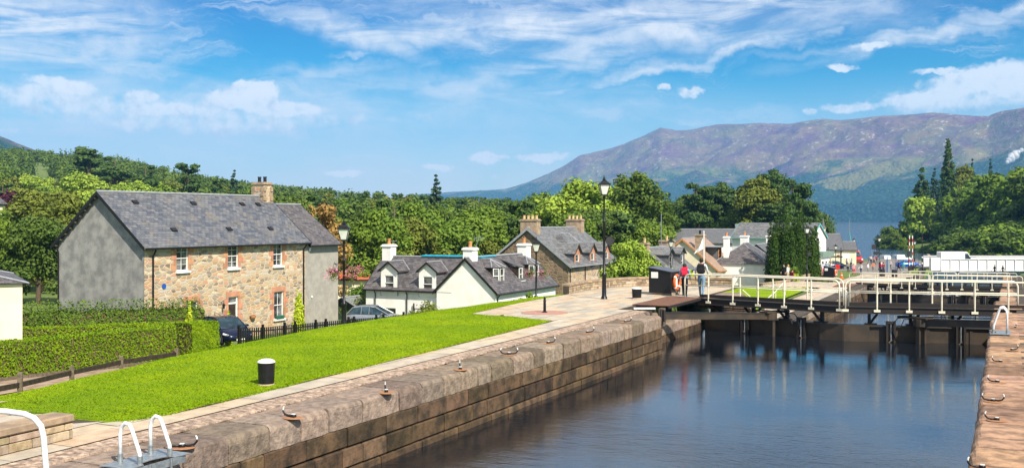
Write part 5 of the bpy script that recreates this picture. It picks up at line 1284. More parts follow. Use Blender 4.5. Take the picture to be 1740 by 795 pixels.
bush('narrow golden conifer bush against the right end of the stone wall', 508, 64.5, 488, 26, 'leaf_gold', 5200, .10, kind='col', seed=3); bush('small golden conifer beside the black front door', 389, 62, 527, 14, 'leaf_gold', 2600, .09, kind='col', seed=4)
bush('golden conifer tip above the hedge by the left ground floor window', 322, 60, 511, 20, 'leaf_gold', 2400, .09, kind='col', seed=5)
bush('low bush with yellowing leaves in front of the white cottage', 735, 66, 516, 62, 'leaf_olive', 4200, .12, z=-4.0, seed=6); bush('small dark green shrub below the cottage dormers', 886, 66, 492, 36, 'leaf_mid', 2600, .1, z=-2.6, seed=7)
bush('wispy young shrub against the white gable', 806, 60, 503, 16, 'leaf_mid', 350, .11, z=-3.0, seed=8)
bush('flowering shrub with lime leaves behind the parapet wall', 1165, 64, 440, 44, 'leaf_gold', 2200, .13, z=-1.6, seed=9); bush('red leaved shrub behind the black lifebuoy cabin', 1133, 66, 450, 26, 'leaf_purple', 1400, .12, z=-1.6, seed=10)
bush('round green bush below the columnar yew', 1353, 108, 446, 20, 'leaf_mid', 1800, .16, z=-3.5, seed=11); bush('yellow flowering bush by the lower path', 1352, 104, 460, 12, 'leaf_gold', 700, .12, z=-3.2, seed=12)
bush('clipped green hedge bush in front of the white gabled house', 1386, 130, 448, 36, 'leaf_mid', 2600, .18, z=-5, seed=13); bush('bushy hedge behind the silver car', 622, 86, 484, 60, 'leaf_mid', 5200, .16, z=-4.6, seed=14); bush('yellow green bush between shed and white cottage', 612, 84, 496, 66, 'leaf_olive', 4000, .15, z=-4.6, seed=15)
bush('tuft of long grass at the foot of the low block wall', 122, 19.2, 736, 34, 'leaf_hedge', 2600, .045, z=0.0, seed=16, name='grass_tuft', cat='grass tuft')
# ================================================================== CANAL FURNITURE
def G(px, py, z=0.0): Z = F*(H-z)/(py-372); return Vector(((px-870)/F*Z, Z, z))
# ---- one leaf of the lock gates, with the footbridge it carries
def gate_leaf(P0, P1, sg, label, near=True, zw=-1.5):
    ex = (P1-P0).normalized(); L = (P1-P0).length; rz = math.atan2(ex.y, ex.x)
    t = thing('lock_gate', label, 'lock gate', P0, rz)
    q = lambda x, y, z: (x, y*sg, z)
    def bx(b, c, d, **k): b.box(q(*c), d, **k)
    b = MB(); bx(b, (L/2, .03, -.14), (L, .06, .28)); bx(b, (L/2, .97, -.06), (L-.6, .06, .36)); bx(b, (L/2, .5, -.06), (L-.02, .86, .05)); bx(b, (L/2, -.005, -.27), (L, .12, .035)); bx(b, (L/2, -.005, -.01), (L, .10, .03))
    for k in range(9): bx(b, (L*(k+.5)/9, .5, -.2), (.08, .86, .1))
    b.build('walkway', MT['black_steel'], t)
    # steel gate below
    g = MB(); x0, x1 = (.9, L+.05); top = -.86; bot = -4.6
    bx(g, ((x0+x1)/2, .55, (top+bot)/2), (x1-x0, .34, top-bot)); bx(g, ((x0+x1)/2, .52, top+.02), (x1-x0+.04, .5, .05))
    n = 4
    for k in range(n+1): x = x0+(x1-x0-.2)*k/n+.1; bx(g, (x, .365, (top-.05+bot)/2), (.12, .04, top-.05-bot))
    bx(g, (x1-.55, .42, (top+.03+bot)/2), (1.1, .4, top+.06-bot+.04)); bx(g, ((x0+x1)/2, .35, -1.62), (x1-x0, .06, .12))
    g.build('gate_panel', MT['gate_steel'], t)
    # supports between gate head and walkway
    for k in (.12, .36, .60, .84):
        x = x0+(x1-x0)*k; s = MB(); bx(s, (x, .5, -.55), (.12, .2, .62)); s.tube([q(x-.3, .2, -.3), q(x-.02, .35, -.72)], .06, 5); bx(s, (x-.06, .45, -.8), (.5, .35, .14)); s.build('bracket', MT['black_steel'], t)
    # sluice guides with bright spindle
    for x in (L*.40, L*.755):
        s = MB(); bx(s, (x-.15, .22, -1.35), (.09, .18, 1.5)); bx(s, (x+.15, .22, -1.35), (.09, .18, 1.5)); bx(s, (x, .22, -.66), (.3, .22, .1)); bx(s, (x, .27, -1.4), (.24, .05, 1.4)); so_ = s.build('sluice_guide', MT['black_steel'], t)
        s = MB(); s.tube([q(x, .17, -.6), q(x, .17, -1.45)], .028, 6); s.build('spindle', MT['galvanised'], so_)
        s = MB(); s.tube([q(x-.05, .12, -1.4), q(x+.22, .05, -1.6), q(x+.4, .1, -1.52)], .02, 4); s.build('chain', MT['timber_grey'], so_)
    # hydraulic hoses slung under the deck
    s = MB(); s.tube([q(.6, .1, -.36), q(L*.3, .1, -.40), q(L*.55, .1, -.38), q(L*.72, .1, -.45), q(L*.74, .1, -.65), q(L*.75, .1, -.95), q(L*.73, .12, -1.4)], .022, 4); s.tube([q(.6, .05, -.42), q(L*.3, .05, -.48), q(L*.6, .05, -.44), q(L*.69, .05, -.5), q(L*.71, .05, -.9)], .018, 4)
    for x in (L*.18, L*.33, L*.5, L*.66): bx(s, (x, .08, -.36), (.03, .03, .18))
    s.build('hose', MT['black_paint'], t)
    # cream rails, near and far side
    for (y, xa, xb, nposts, nm) in ((-.03, .05, L-.05, 7, 'near'), (1.0, .75, L-.3, 5, 'far')):
        r = MB(); zt = 1.12; rad = .036; R0 = .26
        arc = lambda cx, sx: [q(cx+sx*R0*(1-math.sin(a)), y, zt-R0+R0*math.cos(a)) for a in (PI/2, PI/2*.66, PI/2*.33, 0)]
        ptsl = [q(xa, y, -.16)]+[q(xa+R0*(1-math.cos(a)), y, zt-R0+R0*math.sin(a)) for a in np.linspace(0, PI/2, 6)]
        ptsr = [q(xb-R0*(1-math.cos(a)), y, zt-R0+R0*math.sin(a)) for a in np.linspace(PI/2, 0, 6)]+[q(xb, y, -.16)]
        r.tube(ptsl+ptsr, rad, 8); ro = r.build('handrail', MT['cream_paint'], t, smooth=True)
        r = MB(); r.tube([q(xa, y, .60), q(xb, y, .60)], .027, 6); r.build('mid_rail', MT['cream_paint'], ro, smooth=True)
        for k in range(1, nposts-1):
            x = xa+(xb-xa)*(k/(nposts-1)); p = MB(); p.tube([q(x, y, -.17), q(x, y, zt)], .036, 7); p.lathe([(.055, -.05), (.055, .05)], q(x, y, .6), 8); p.build('post', MT['cream_paint'], ro, smooth=False)
        for k in range(0, nposts):
            x = xa+(xb-xa)*(k/(nposts-1)); p = MB(); bx(p, (x, y-.02 if nm == 'near' else y+.02, -.16), (.26, .03, .10)); p.build('fixing_plate', MT['cream_paint'], ro)
    return t
PL0, PM, PR0 = SU(9.1, -1.75, 0), SU(7.15, 5.72, 0), SU(8.75, 13.5, 0)
PM2 = PM+Nv*.14
gl = gate_leaf(PL0, PM, 1, 'nearest left lock gate leaf, its footbridge carrying two walkers')
gr = gate_leaf(PR0, PM2, -1, 'nearest right lock gate leaf with cream railed footbridge')
mid_ds = 56.9
def shift(o, ds, dz, lab): v = Dv*ds+Vector((0, 0, dz)); return dup(o, o.location+v, label=lab)
shift(gl, 56.9, -2.6, 'left lock gate leaf of the second pair beyond the calm chamber'); shift(gr, 56.9, -2.6, 'right lock gate leaf of the second pair beyond the calm chamber')
shift(gl, 113, -5.0, 'left lock gate leaf of the farthest pair before the white bridge'); shift(gr, 113, -5.0, 'right lock gate leaf of the farthest pair before the white bridge')
# rams that work the gates
def ram(a, b, label, bend=None):
    d = (b-a); t = thing('gate_ram', label, 'hydraulic ram', a, math.atan2(d.y, d.x)); l = math.hypot(d.x, d.y); dz = d.z
    m = MB(); M = Matrix.Rotation(-math.atan2(dz, l), 3, 'Y'); m.box((l*.54, 0, dz*.54), (l*.9, .22, .26), rot=M); m.build('ram_arm', MT['gate_steel'], t)
    m = MB(); m.box((l*.54, 0, dz*.54+.145), (l*.9, .26, .03), rot=M); m.build('arm_flange', MT['black_steel'], t)
    m = MB(); m.tube([(-.5, 0, -.03), (.25, 0, 0)], .15, 10); m.build('cylinder', MT['timber_grey'], t)
    m = MB(); m.box((.35, .2, 0), (.1, .06, .55)); m.box((.35, -.2, 0), (.1, .06, .55)); m.box((.55, 0, .0), (.1, .4, .5)); m.build('clevis', MT['black_steel'], t)
    m = MB(); m.lathe([(.32, -.14), (.32, .16)], (l, 0, dz), 14); m.box((l+.3, 0, dz+.2), (1.4, .5, .07)); m.box((l, 0, dz-.5), (.16, .5, .8), taper=1.0); m.build('pivot', MT['gate_steel'], t); return t
ex = (PM-PL0).normalized(); exr = (PM2-PR0).normalized()
ram(SU(2.2, -1.15, -.28), PL0+ex*4.45+Vector((0, 0, -.62))-Dv*.1, 'long dark steel ram from left quay to the nearest gate')
ram(SU(5.2, 12.9, -.30), PR0+exr*4.7+Vector((0, 0, -.62))-Dv*.1, 'long dark steel ram from right quay to the nearest gate')
ram(SU(59.1, -1.15, -2.9), PL0+ex*4.45+Dv*56.9+Vector((0, 0, -3.2)), 'dark steel ram at the second pair of gates, left side')
ram(SU(61.5, 12.9, -2.9), PR0+exr*4.7+Dv*56.9+Vector((0, 0, -3.2)), 'dark steel ram at the second pair of gates, right side')
def pit(s0, z, lab):
    t = thing('ram_pit_cover', lab, 'steel plate', SU(s0+3.7, -.9, z), ROT)
    m = MB(); m.box((-.78, 2.55, .035), (1.66, 5.1, .03)); m.build('plate', MT['rust'], t); m = MB(); m.box((.04, 2.55, -.02), (.05, 5.1, .12)); m.box((-.8, 5.08, -.02), (1.5, .05, .12)); m.build('plate_edge', MT['black_steel'], t)
    m = MB(); m.box((-1.5, 1.45, -.36), (.12, 7.6, .7)); m.box((-.75, -2.25, -.36), (1.5, .2, .7)); m.build('pit_lining', MT['mortar'], t)
    m = MB(); m.box((.03, -.9, -.36), (.2, .3, .75)); m.build('end_post', MT['timber_grey'], t)
    m = MB(); m.box((-.55, -1.5, .03), (.9, .22, .06), rz=.5); m.build('painted_edge', MT['chipped_white'], t)
pit(0, 0, 'rusty brown plate over the gate machinery pit on the near quay'); pit(56.9, -2.6, 'rusty plate over the machinery pit at the second gates')

# ---- lamp posts
def lamp_post(h, label, base_h=1.15, bar=False, disc=False, dz=None):
    t = thing('lamp_post', label, 'lamp post', (0, 0, 0))
    b = MB(); hz = h-.95
    b.lathe([(.17, -1.2), (.17, .0), (.15, .02), (.13, .12), (.105, .16), (.095, base_h-.08), (.125, base_h-.04), (.125, base_h+.04), (.06, base_h+.1), (.052, h*.62), (.075, h*.62+.02), (.075, h*.62+.06), (.048, h*.62+.1), (.042, hz-.12), (.08, hz-.08), (.04, hz-.02), (.05, hz)], n=12)
    b.build('post', MT['black_paint'], t, smooth=True)
    hd = MB(); wb, wt = .115, .235
    for sx in (-1, 1):
        for sy in (-1, 1): hd.tube([(sx*wb, sy*wb, hz+.06), (sx*wt, sy*wt, hz+.52)], .014, 4)
    hd.box((0, 0, hz+.03), (wb*2+.05, wb*2+.05, .06)); hd.box((0, 0, hz+.54), (wt*2+.07, wt*2+.07, .05)); hd.box((0, 0, hz+.64), (wt*2+.03, wt*2+.03, .16), taper=.35)
    hd.lathe([(.07, 0), (.095, .03), (.05, .08), (.06, .11), (.018, .17), (.03, .2), (.005, .26)], (0, 0, hz+.72), 8)
    ho = hd.build('lantern', MT['black_paint'], t)
    g = MB()
    for k in range(4):
        M = Matrix.Rotation(PI/2*k, 3, 'Z'); g.face([M@Vector(p) for p in ((-wb+.01, -wb, hz+.07), (wb-.01, -wb, hz+.07), (wt-.015, -wt+.012, hz+.51), (-wt+.015, -wt+.012, hz+.51))])
    g.build('lantern_glass', MT['lantern_glass'], ho)
    m = MB(); m.lathe([(.03, 0), (.05, .06), (.045, .14), (.01, .2)], (0, 0, hz+.30), 8); m.build('bulb', MT['white_paint'], ho)
    if bar: m = MB(); m.tube([(-.42, 0, h*.60), (.42, 0, h*.60)], .015, 5); m.tube([(-.42, 0, h*.60), (-.08, 0, h*.60-.16)], .01, 4); m.tube([(.42, 0, h*.60), (.08, 0, h*.60-.16)], .01, 4); m.build('basket_arm', MT['black_paint'], t)
    if disc: m = MB(); m.lathe([(.20, -.012), (.20, .012)], (0, 0, 0), 24); m.v = [(x+.27, z-.02, y+dz) for x, y, z in m.v]; m.box((.1, .0, dz), (.18, .02, .05)); m.tube([(.06, 0, dz-.3), (.24, 0, dz-.2)], .012, 4); m.build('round_sign', MT['plastic_dark'], t)['label'] = 'blank back of a round sign'
    return t
def place(o, px, Z, z, rz=0.0): o.location = ((px-870)/F*Z, Z, z); o.rotation_euler = (0, 0, rz); return o
L1 = place(lamp_post(4.8, 'lamp post with hanging baskets standing by the picket fence right of stone house', bar=True), 584.5, 44, -1.05)
def cp(o, px, Z, z, lab): r = dup(o, Vector(((px-870)/F*Z, Z, z)), label=lab); r['group'] = 'lamp posts'; return r
L1['group'] = 'lamp posts'
cp(L1, 911, 62, -2.12, 'lamp post with hanging baskets in front of the brown stone house')
cp(L1, 1140, 96, -2.75, 'lamp post standing in front of the low grey slate house')
cp(L1, 1234, 122, -3.9, 'lamp post with basket in front of the hipped white bungalow')
cp(L1, 1317, 122, -3.7, 'lamp post with basket directly left of the columnar yew')
cp(L1, 1420, 168, -5.1, 'lamp post between spired hall and near road wall')
cp(L1, 1451, 225, -5.2, 'lamp post beside the red van at the loch shore')
cp(L1, 1554, 205, -5.2, 'lamp post behind the red and white barrier poles')
L3 = place(lamp_post(5.78, 'tall lamp post on the near paved plaza with a round sign back', disc=True, dz=2.72, bar=True), 1026.5, 48, 0, .1); L3['group'] = 'tall lamp posts'
r = cp(L3, 1371, 106, -2.6, 'tall lamp post beside the columnar yew with a round sign back'); r['group'] = 'tall lamp posts'
r = cp(L3, 1494, 178, -5, 'tall lamp post on the road before the loch water'); r['group'] = 'tall lamp posts'
def basket(px, Z, z, side, label, nfl=900):
    x = (px-870)/F*Z+side*.42; t = thing('hanging_basket', label, 'flower basket', (x, Z, z), 0, 'hanging flower baskets'); rs = np.random.RandomState(int(abs(px*7+side*3)))
    b = MB(); b.lathe([(.06, -.2), (.17, -.12), (.22, 0), (.2, .02)], n=12); b.build('basket', MT['plastic_dark'], t)
    for k in range(3): a = k*2.1; b = MB(); b.tube([(.2*math.cos(a), .2*math.sin(a), 0), (0, 0, .38)], .006, 4); b.build('chain', MT['black_paint'], t)
    for nm, lf, n, R_ in (('foliage', 'leaf_mid', nfl//2, .26), ('flowers', 'petal', nfl//2, .30)):
        c = [(rs.normal(0, .14), rs.normal(0, .14), .05+rs.normal(0, .09)-abs(rs.normal(0, .1))) for i in range(10)]; r_ = [.17+.07*rs.rand() for i in range(10)]
        V, Fq, col = leaf_cloud(c, r_, n, .045 if nm == 'flowers' else .05, rs, flat=1)
        o = bpy.data.objects.new(nm, fast_tris(nm, V, Fq, MT[lf], col=col, nv=4)); C.objects.link(o); o.parent = t
        if nm == 'flowers': o['kind'] = 'stuff'
    return t
zb = lambda y, Z: H-(y-372)/F*Z
basket(584.5, 44, zb(460, 44), -1, 'pink flower basket hanging left of the lamp by the picket fence'); basket(584.5, 44, zb(460, 44), 1, 'magenta flower basket hanging right of the lamp by the picket fence')
basket(911, 62, zb(463, 62), -1, 'flower basket left of the lamp before the brown house'); basket(911, 62, zb(463, 62), 1, 'flower basket right of the lamp before the brown house')
basket(1234, 122, zb(452, 122), 1, 'flower basket on the lamp by the hipped bungalow', 400); basket(1317, 122, zb(443, 122), -1, 'flower basket left on the lamp beside the yew', 400); basket(1317, 122, zb(443, 122), 1, 'flower basket right on the lamp beside the yew', 400); basket(1420, 168, zb(434, 168), 1, 'flower basket on the lamp before the spired hall', 300)

# ---- bollards
def bollard(px, py, r, h, label):
    p = G(px, py); t = thing('mooring_bollard', label, 'bollard', p)
    b = MB(); b.lathe([(r*.93, -.1), (r*.93, .04), (r*.95, .05), (r*1.04, h*.82), (r*1.06, h*.86)], n=20); b.build('body', MT['black_paint'], t, smooth=False)
    b = MB(); b.lathe([(r*1.08, h*.86), (r*1.08, h*.89), (r*.95, h*.93), (r*.6, h*.98), (r*.15, h)], n=20); b.build('cap', MT['white_paint'], t)
    b = MB(); b.lathe([(r*1.06, -.05), (r*1.06, .025), (r*.9, .045)], n=20); b.build('foot', MT['sandstone_tan'], t); return t
bollard(452.5, 654, .185, .60, 'black bollard with white domed cap standing in the lawn'); bollard(1082, 507, .225, .53, 'squat black bollard with white cap near the lifebuoy cabin')
p = G(925.5, 531); t = thing('slim_bollard', 'slim black post with a pointed top on pinkish paving', 'bollard', p); b = MB(); b.lathe([(.11, -.05), (.11, .03), (.06, .06), (.055, .45), (.065, .47), (.05, .5), (.045, .6), (.01, .64)], n=12); b.build('post', MT['black_paint'], t)
b = MB(); b.lathe([(.95, 0), (.95, .012)], (p.x, p.y, 0), 26); struct(b.build('paving_ring', mat('pink_setts', (.42, .22, .17), .9, col2=(.3, .18, .14), scale=9)))

# ---- mooring hooks on both copings
def hook(px, py, ang, label, double=False, k=1.0):
    p = G(px, py, -.0); t = thing('mooring_hook', label, 'mooring hook', p-Nv*(.16 if px < 1300 else -.06)+Vector((0, 0, -.015)), ang, 'mooring hooks')
    b = MB(); b.lathe([(.24, 0), (.22, .008), (.04, .012)], n=18, sx=1.25); b.build('base_plate', MT['rust_stain'], t)
    b = MB(); b.box((0, 0, .045), (.13, .10, .09), bev=.02); pth = [(.0, 0, .05), (.16, 0, .045), (.27, 0, .07), (.33, 0, .14), (.33, 0, .19)]
    b.tube(pth, [.025, .028, .028, .025, .02], 7)
    if double: b.tube([(-x, y, z) for x, y, z in pth], [.025, .028, .028, .025, .02], 7)
    b.build('horn', MT['black_paint'], t, smooth=True)
    b = MB(); b.tube([(.33, 0, .185), (.325, 0, .23), (.30, 0, .27)], [.022, .021, .016], 7); b.build('painted_tip', MT['chipped_white'], t); b = MB()
    if double: b.tube([(-.33, 0, .185), (-.325, 0, .23), (-.30, 0, .27)], [.022, .021, .016], 7); b.build('painted_tip', MT['chipped_white'], t); b = MB()
    b.box((0, 0, .094), (.10, .09, .012)); b.build('painted_cap', MT['chipped_white'], t); t.scale = (k, k, k); return t
ordn = ['nearest', 'second', 'third', 'fourth', 'fifth', 'sixth', 'seventh', 'eighth']
for i, (px, py, a, d) in enumerate([(322, 760, .15, True), (510, 709, 2.7, False), (667, 666, 1.8, False), (792, 627, 1.7, False), (874, 602, .1, True), (940, 583, .5, False), (1006, 565, .4, False), (1070, 547, .4, False)]):
    hook(px, py, a, ordn[i]+' black mooring hook counting back along the left coping', d, .72)
for i, (px, py, a, d) in enumerate([(1662, 793, 2.9, False), (1688, 712, 2.9, False), (1682, 680, 2.7, True), (1690, 648, 2.9, False), (1696, 614, 2.9, False), (1716, 594, .3, False), (1722, 556, 1.0, False)]):
    hook(px, py, a, ordn[i]+' mooring hook counting back along the right coping', d, .62)
# ---- ladder grab rails
def ladder(s, u, side, label, z=0.0, h=.62):
    t = thing('ladder_rails', label, 'ladder rails', SU(s, u, z), ROT)
    for sy in (-.31, .31):
        b = MB(); w = .2*side
        b.tube([(-w, sy, .05), (-w*1.0, sy, h*.72), (-w*.85, sy, h*.9), (-w*.45, sy, h), (-w*.0, sy, h*.97), (w*.3, sy, h*.8), (w*1.0, sy, h*.3), (w*1.05, sy, .05)], .032, 9); b.build('hoop', MT['chipped_white'], t, smooth=True)
        for x in (-w, w*1.05): b = MB(); b.lathe([(.042, 0), (.042, .13), (.034, .135)], (x, sy, 0.01), 10); b.build('socket', MT['galvanised'], t)
    b = MB(); b.prism([Vector((-.3*side, -.62, .0)), Vector((.28*side, -.62, 0)), Vector((.28*side, -.3, 0)), Vector((.16*side, -.24, 0)), Vector((.12*side, 0, 0)), Vector((.16*side, .24, 0)), Vector((.30*side, .34, 0)), Vector((.36*side, .62, 0)), Vector((-.3*side, .62, 0))], (0, 0, .004), (0, 0, .016))
    b.box((.30*side, 0, -.06), (.015, 1.1, .12)); b.build('plate', MT['galvanised'], t)
    b = MB()
    for k in range(6): b.tube([(.33*side, -.22, -.25-.28*k), (.33*side, .22, -.25-.28*k)], .015, 5)
    for sy in (-.22, .22): b.tube([(.33*side, sy, 0), (.33*side, sy, -1.9)], .02, 5)
    b.build('rungs', MT['galvanised'], t); return t
ladder(-26.7, .03, 1, 'white hooped ladder rails on galvanised plate at the lower left corner')
ladder(-1.2, WL+.35, -1, 'white ladder rails on the right hand quay', h=.85)
ladder(50, .0, 1, 'white ladder rails on the left quay of the second chamber', z=-2.6)
# ---- handrail of the upper gate, lower left
t = thing('gate_handrail', 'thick white painted handrail bending down at the lower left corner', 'handrail', (-5.46, 12, 0), .0)
b = MB(); zt = 1.46; b.tube([(.05, 0, -.3), (.02, 0, .6), (-.03, 0, 1.2), (-.06, 0, 1.33), (-.14, .0, 1.42), (-.26, .02, zt+.005), (-.5, .05, zt+.03), (-3.6, .5, zt+.05)], .034, 12); b.build('rail', MT['chipped_white'], t, smooth=True)
b = MB(); b.box((-1.7, .55, -.34), (4.0, 1.0, .1)); b.box((-1.7, .55, -2.2), (3.9, .5, 3.6)); b.build('walkway', MT['gate_steel'], t)

# ---- walls of blocks
def block_wall(name, label, path, h, th, z=0.0, seed=1, cop=True, course=.12, fine=1.0, m='block_wall', coph=.09):
    rn = random.Random(seed); t = thing(name, label, 'stone wall', SU(path[0][0], path[0][1], z)); o0 = t.location; b = MB(); c = MB(); bed = MB()
    for (a, e) in zip(path[:-1], path[1:]):
        A_ = SU(*a); B_ = SU(*e); d = B_-A_; L = d.length; d.normalize(); rz = math.atan2(d.y, d.x); nn = Vector((-d.y, d.x, 0))
        zf = lambda x: z
        mid = (A_+B_)/2-o0; bed.box((mid.x, mid.y, z+h/2-.05-o0.z), (L+.02, th-.06, h-.1), rz)
        zz = 0
        while zz < h-coph-.02:
            ch = min(course*rn.uniform(.8, 1.25), h-coph-zz); x = -rn.uniform(0, .2)
            while x < L:
                l = rn.uniform(.18, .48)*fine; xa = max(0, x); xb = min(L, x+l); x += l
                if xb-xa < .04: continue
                k = rn.uniform(.55, 1.15); b.col = (k, k*rn.uniform(.9, 1.0), k*rn.uniform(.78, 1.0)); p = A_+d*((xa+xb)/2)-o0; off = rn.uniform(-.012, .015)
                b.box((p.x, p.y, z+zz+ch/2-o0.z), (xb-xa-.012, th+off, ch-.012), rz, bev=.012)
            zz += ch
        if cop:
            x = 0
            while x < L-.01:
                l = min(rn.uniform(.5, .95), L-x)
                if L-x-l < .25: l = L-x
                k = rn.uniform(.7, 1.05); c.col = (k, k*.98, k*.95); p = A_+d*(x+l/2)-o0; c.box((p.x, p.y, z+h-coph/2-o0.z), (l-.012, th+.07, coph), rz, bev=.02); x += l
    b.build('blocks', MT[m], t); bed.build('mortar_joints', MT['mortar'], t)
    if cop: c.build('coping', MT['sandstone_tan'], t)
    return t
block_wall('low_wall', 'low pale block wall with sandstone coping at the lower left corner', [(-26.1, -2.45), (-31, -2.35)], .43, .42, seed=2, course=.13, coph=.13, fine=1.3)
block_wall('parapet_wall', 'curved low stone parapet along the back of the paved plaza', [(8.7, -7.7), (11.5, -7.95), (14.2, -7.6), (16.2, -6.6), (17.3, -5.1), (17.7, -3.0), (17.7, -1.5)], .50, .36, seed=3, coph=.13)
block_wall('parapet_wall', 'low stone wall on the lower terrace below the yew', [(60, -9), (66, -7.8), (72, -7.6), (80, -8)], .7, .4, z=-3.1, seed=4)
block_wall('retaining_wall', 'dark stone wall beside the road at the loch edge', [(206, -3.5), (180, -1.2), (160, -.8)], 1.3, .5, z=-5.3, seed=5, course=.3, fine=2, m='ashlar')
# rough stone apron where the quay steps down behind the gate
b = MB(); rn5 = random.Random(6)
for s in np.arange(18.0, 24, .5):
    for u in np.arange(-6.0, -1.2, .6):
        k = rn5.uniform(.7, 1.1); b.col = (k, k*.95, k*.9); p = SU(s, u); b.box((p.x, p.y, float(quay(s))-.02+rn5.uniform(-.02, .03)), (.56, .47, .12), ROT, rot=Matrix.Rotation(ROT, 3, 'Z')@Matrix.Rotation(math.atan((float(quay(s+.2))-float(quay(s-.2)))/.4), 3, 'X'), bev=.03)
struct(b.build('sloping_setts', MT['cobble']))
# second lawn on the lower terrace
b = MB()
zl = lambda s: float(quay(s))
for (s, ua, ub) in [(x, -3.4-.02*(x-24), -13) for x in range(30, 58)]:
    b.face([SU(s, ua, zl(s)+.03), SU(s+1, ua-.02, zl(s+1)+.03), SU(s+1, ub, zl(s+1)+.03), SU(s, ub, zl(s)+.03)])
struct(b.build('lawn', LM))

# ---- control cabin and lifebuoys
def cabin(base, rz, label):
    t = thing('control_cabin', label, 'control cabin', base, rz)
    b = MB(); w, d = 1.16, 1.25; b.prism([Vector((-w/2, 0, .1)), Vector((w/2, 0, .1)), Vector((w/2, 0, 1.13)), Vector((-w/2, 0, 1.33))], (0, 0, 0), (0, d, 0)); b.build('body', MT['black_paint'], t)
    b = MB(); b.prism([Vector((-w/2-.05, 0, 1.345)), Vector((w/2+.05, 0, 1.135)), Vector((w/2+.05, 0, 1.165)), Vector((-w/2-.05, 0, 1.375))], (0, -.06, 0), (0, d+.06, 0)); b.build('lid', mat('lid_grey', (.09, .09, .11), .35, vary=.3), t)
    b = MB(); b.box((.1, d/2, .05), (w*.85, d*.85, .14)); b.build('plinth', MT['sandstone_tan'], t)
    b = MB(); b.box((-.27, -.012, .98), (.36, .02, .30)); b.build('notice', MT['white_paint'], t); return t
cb_ = G(1121, 501); rzc = .28; cabin(cb_+Vector((0, 0, 0)), rzc-.83, 'black cabin with white notice on the near plaza, lifebuoy on its side')
def buoy(p, n, R_, label):
    t = thing('lifebuoy', label, 'lifebuoy', p, math.atan2(n.y, n.x), 'lifebuoys')
    for nm, mt_, segs in (('ring', 'orange_plastic', 0), ('band', 'white_paint', 1)):
        b = MB()
        if not segs: b.tube([(0, R_*math.cos(a), R_*math.sin(a)) for a in np.linspace(0, 2*PI, 33)], R_*.22, 9, caps=False); b.build('ring', MT[mt_], t, smooth=True)
        else:
            for k in range(4): a0 = PI/4+k*PI/2; c = MB(); c.tube([(0, R_*math.cos(a), R_*math.sin(a)) for a in np.linspace(a0-.12, a0+.12, 4)], R_*.235, 9); c.build('band', MT[mt_], t, smooth=True)
    b = MB(); b.box((-.05, 0, 0), (.04, R_*.9, R_*1.3)); b.build('mounting', MT['white_paint'], t)
    b = MB(); b.tube([(.03, R_*.7, -R_*.7), (.06, R_*.5, -R_*1.5), (.1, 0, -R_*1.75), (.05, -R_*.6, -R_*1.4), (.03, -R_*.8, -R_*.6)], .015, 5); b.build('rope', MT['sandstone_tan'], t); return t
Rc = Matrix.Rotation(rzc-.83, 3, 'Z'); buoy(cb_+Rc@Vector((.68, .55, .62)), Rc@Vector((1, 0, 0)), .34, 'orange lifebuoy on the side of the near black cabin')
c2 = Vector(PX(1407, 122, -2.9)); c2 = SU(74, -5.2, float(quay(74))); cx_ = PX(1408, 117, -3.0); cabin(cx_, rzc-.83, 'black cabin with white notice on the lower terrace beside the road'); buoy(cx_+Rc@Vector((.68, .55, .62)), Rc@Vector((1, 0, 0)), .34, 'orange lifebuoy on the black cabin of the lower terrace')
for (px, Z, lab) in ((1376, 110, 'black litter bin at the foot of the tall lamp by the yew'), (1499, 160, 'dark litter bin behind the second railings, left one'), (1520, 158, 'dark litter bin behind the second railings, right one')):
    t = thing('litter_bin', lab, 'litter bin', PX(px, Z, float(quay(toSU((px-870)/F*Z, Z)[0]))), .3); b = MB(); b.box((0, 0, .5), (.6, .6, 1.0), bev=.05); b.build('body', MT['plastic_dark'], t); b = MB(); b.box((0, 0, 1.08), (.66, .66, .12), bev=.05); b.box((0, -.31, .8), (.4, .02, .18)); b.build('hood', MT['black_paint'], t)

# ---- fences
def picket(label, pts, n_per=6.5, h=.95, w=.085):
    root = thing('picket_fence', label, 'fence', pts[0]); o0 = root.location; pk = MB(); rl = MB()
    for a, e in zip(pts[:-1], pts[1:]):
        A_ = a; B_ = e; L = (B_-A_).length; d = (B_-A_).normalized(); rz = math.atan2(d.y, d.x); n = int(L*n_per)
        for k in range(n):
            p = A_+d*(L*(k+.5)/n); z = p.z-o0.z; pk.box((p.x-o0.x, p.y-o0.y, z+h/2-.1), (w, .025, h+.2), rz)
            if k % 12 == 0: rl.box((p.x-o0.x, p.y-o0.y, z+h/2+.02), (.11, .11, h+.3), rz)
        for zz_ in (.25, .75):
            rl.tube([A_-o0+Vector((0, .03, zz_)), B_-o0+Vector((0, .03, zz_))], .035, 4)
    pk.build('pickets', MT['black_paint'], root); rl.build('rails_and_posts', MT['black_paint'], root); return root
picket('black picket fence along the foot of the lawn before stone house and silver car', [PX(a, Z, H-(yt-372)/F*Z-.95) for a, Z, yt in ((404, 56.5, 557), (445, 58, 556), (500, 60.5, 551), (552, 63, 546), (600, 65, 542), (650, 67, 538), (720, 70, 530))])
t = thing('garden_gate', 'dark wooden picket gate between the hedges', 'gate', SU(2.48, -27.7, gz1(*P(2.48, -27.7))), ROT+PI/2)
for k in range(7): b = MB(); b.box((-.40+.13*k, 0, .7), (.10, .03, 1.4)); b.build('pale', MT['timber_dark'], t)
b = MB(); b.box((0, .03, .35), (.92, .05, .1)); b.box((0, .03, 1.1), (.92, .05, .1)); b.build('rail', MT['timber_dark'], t)
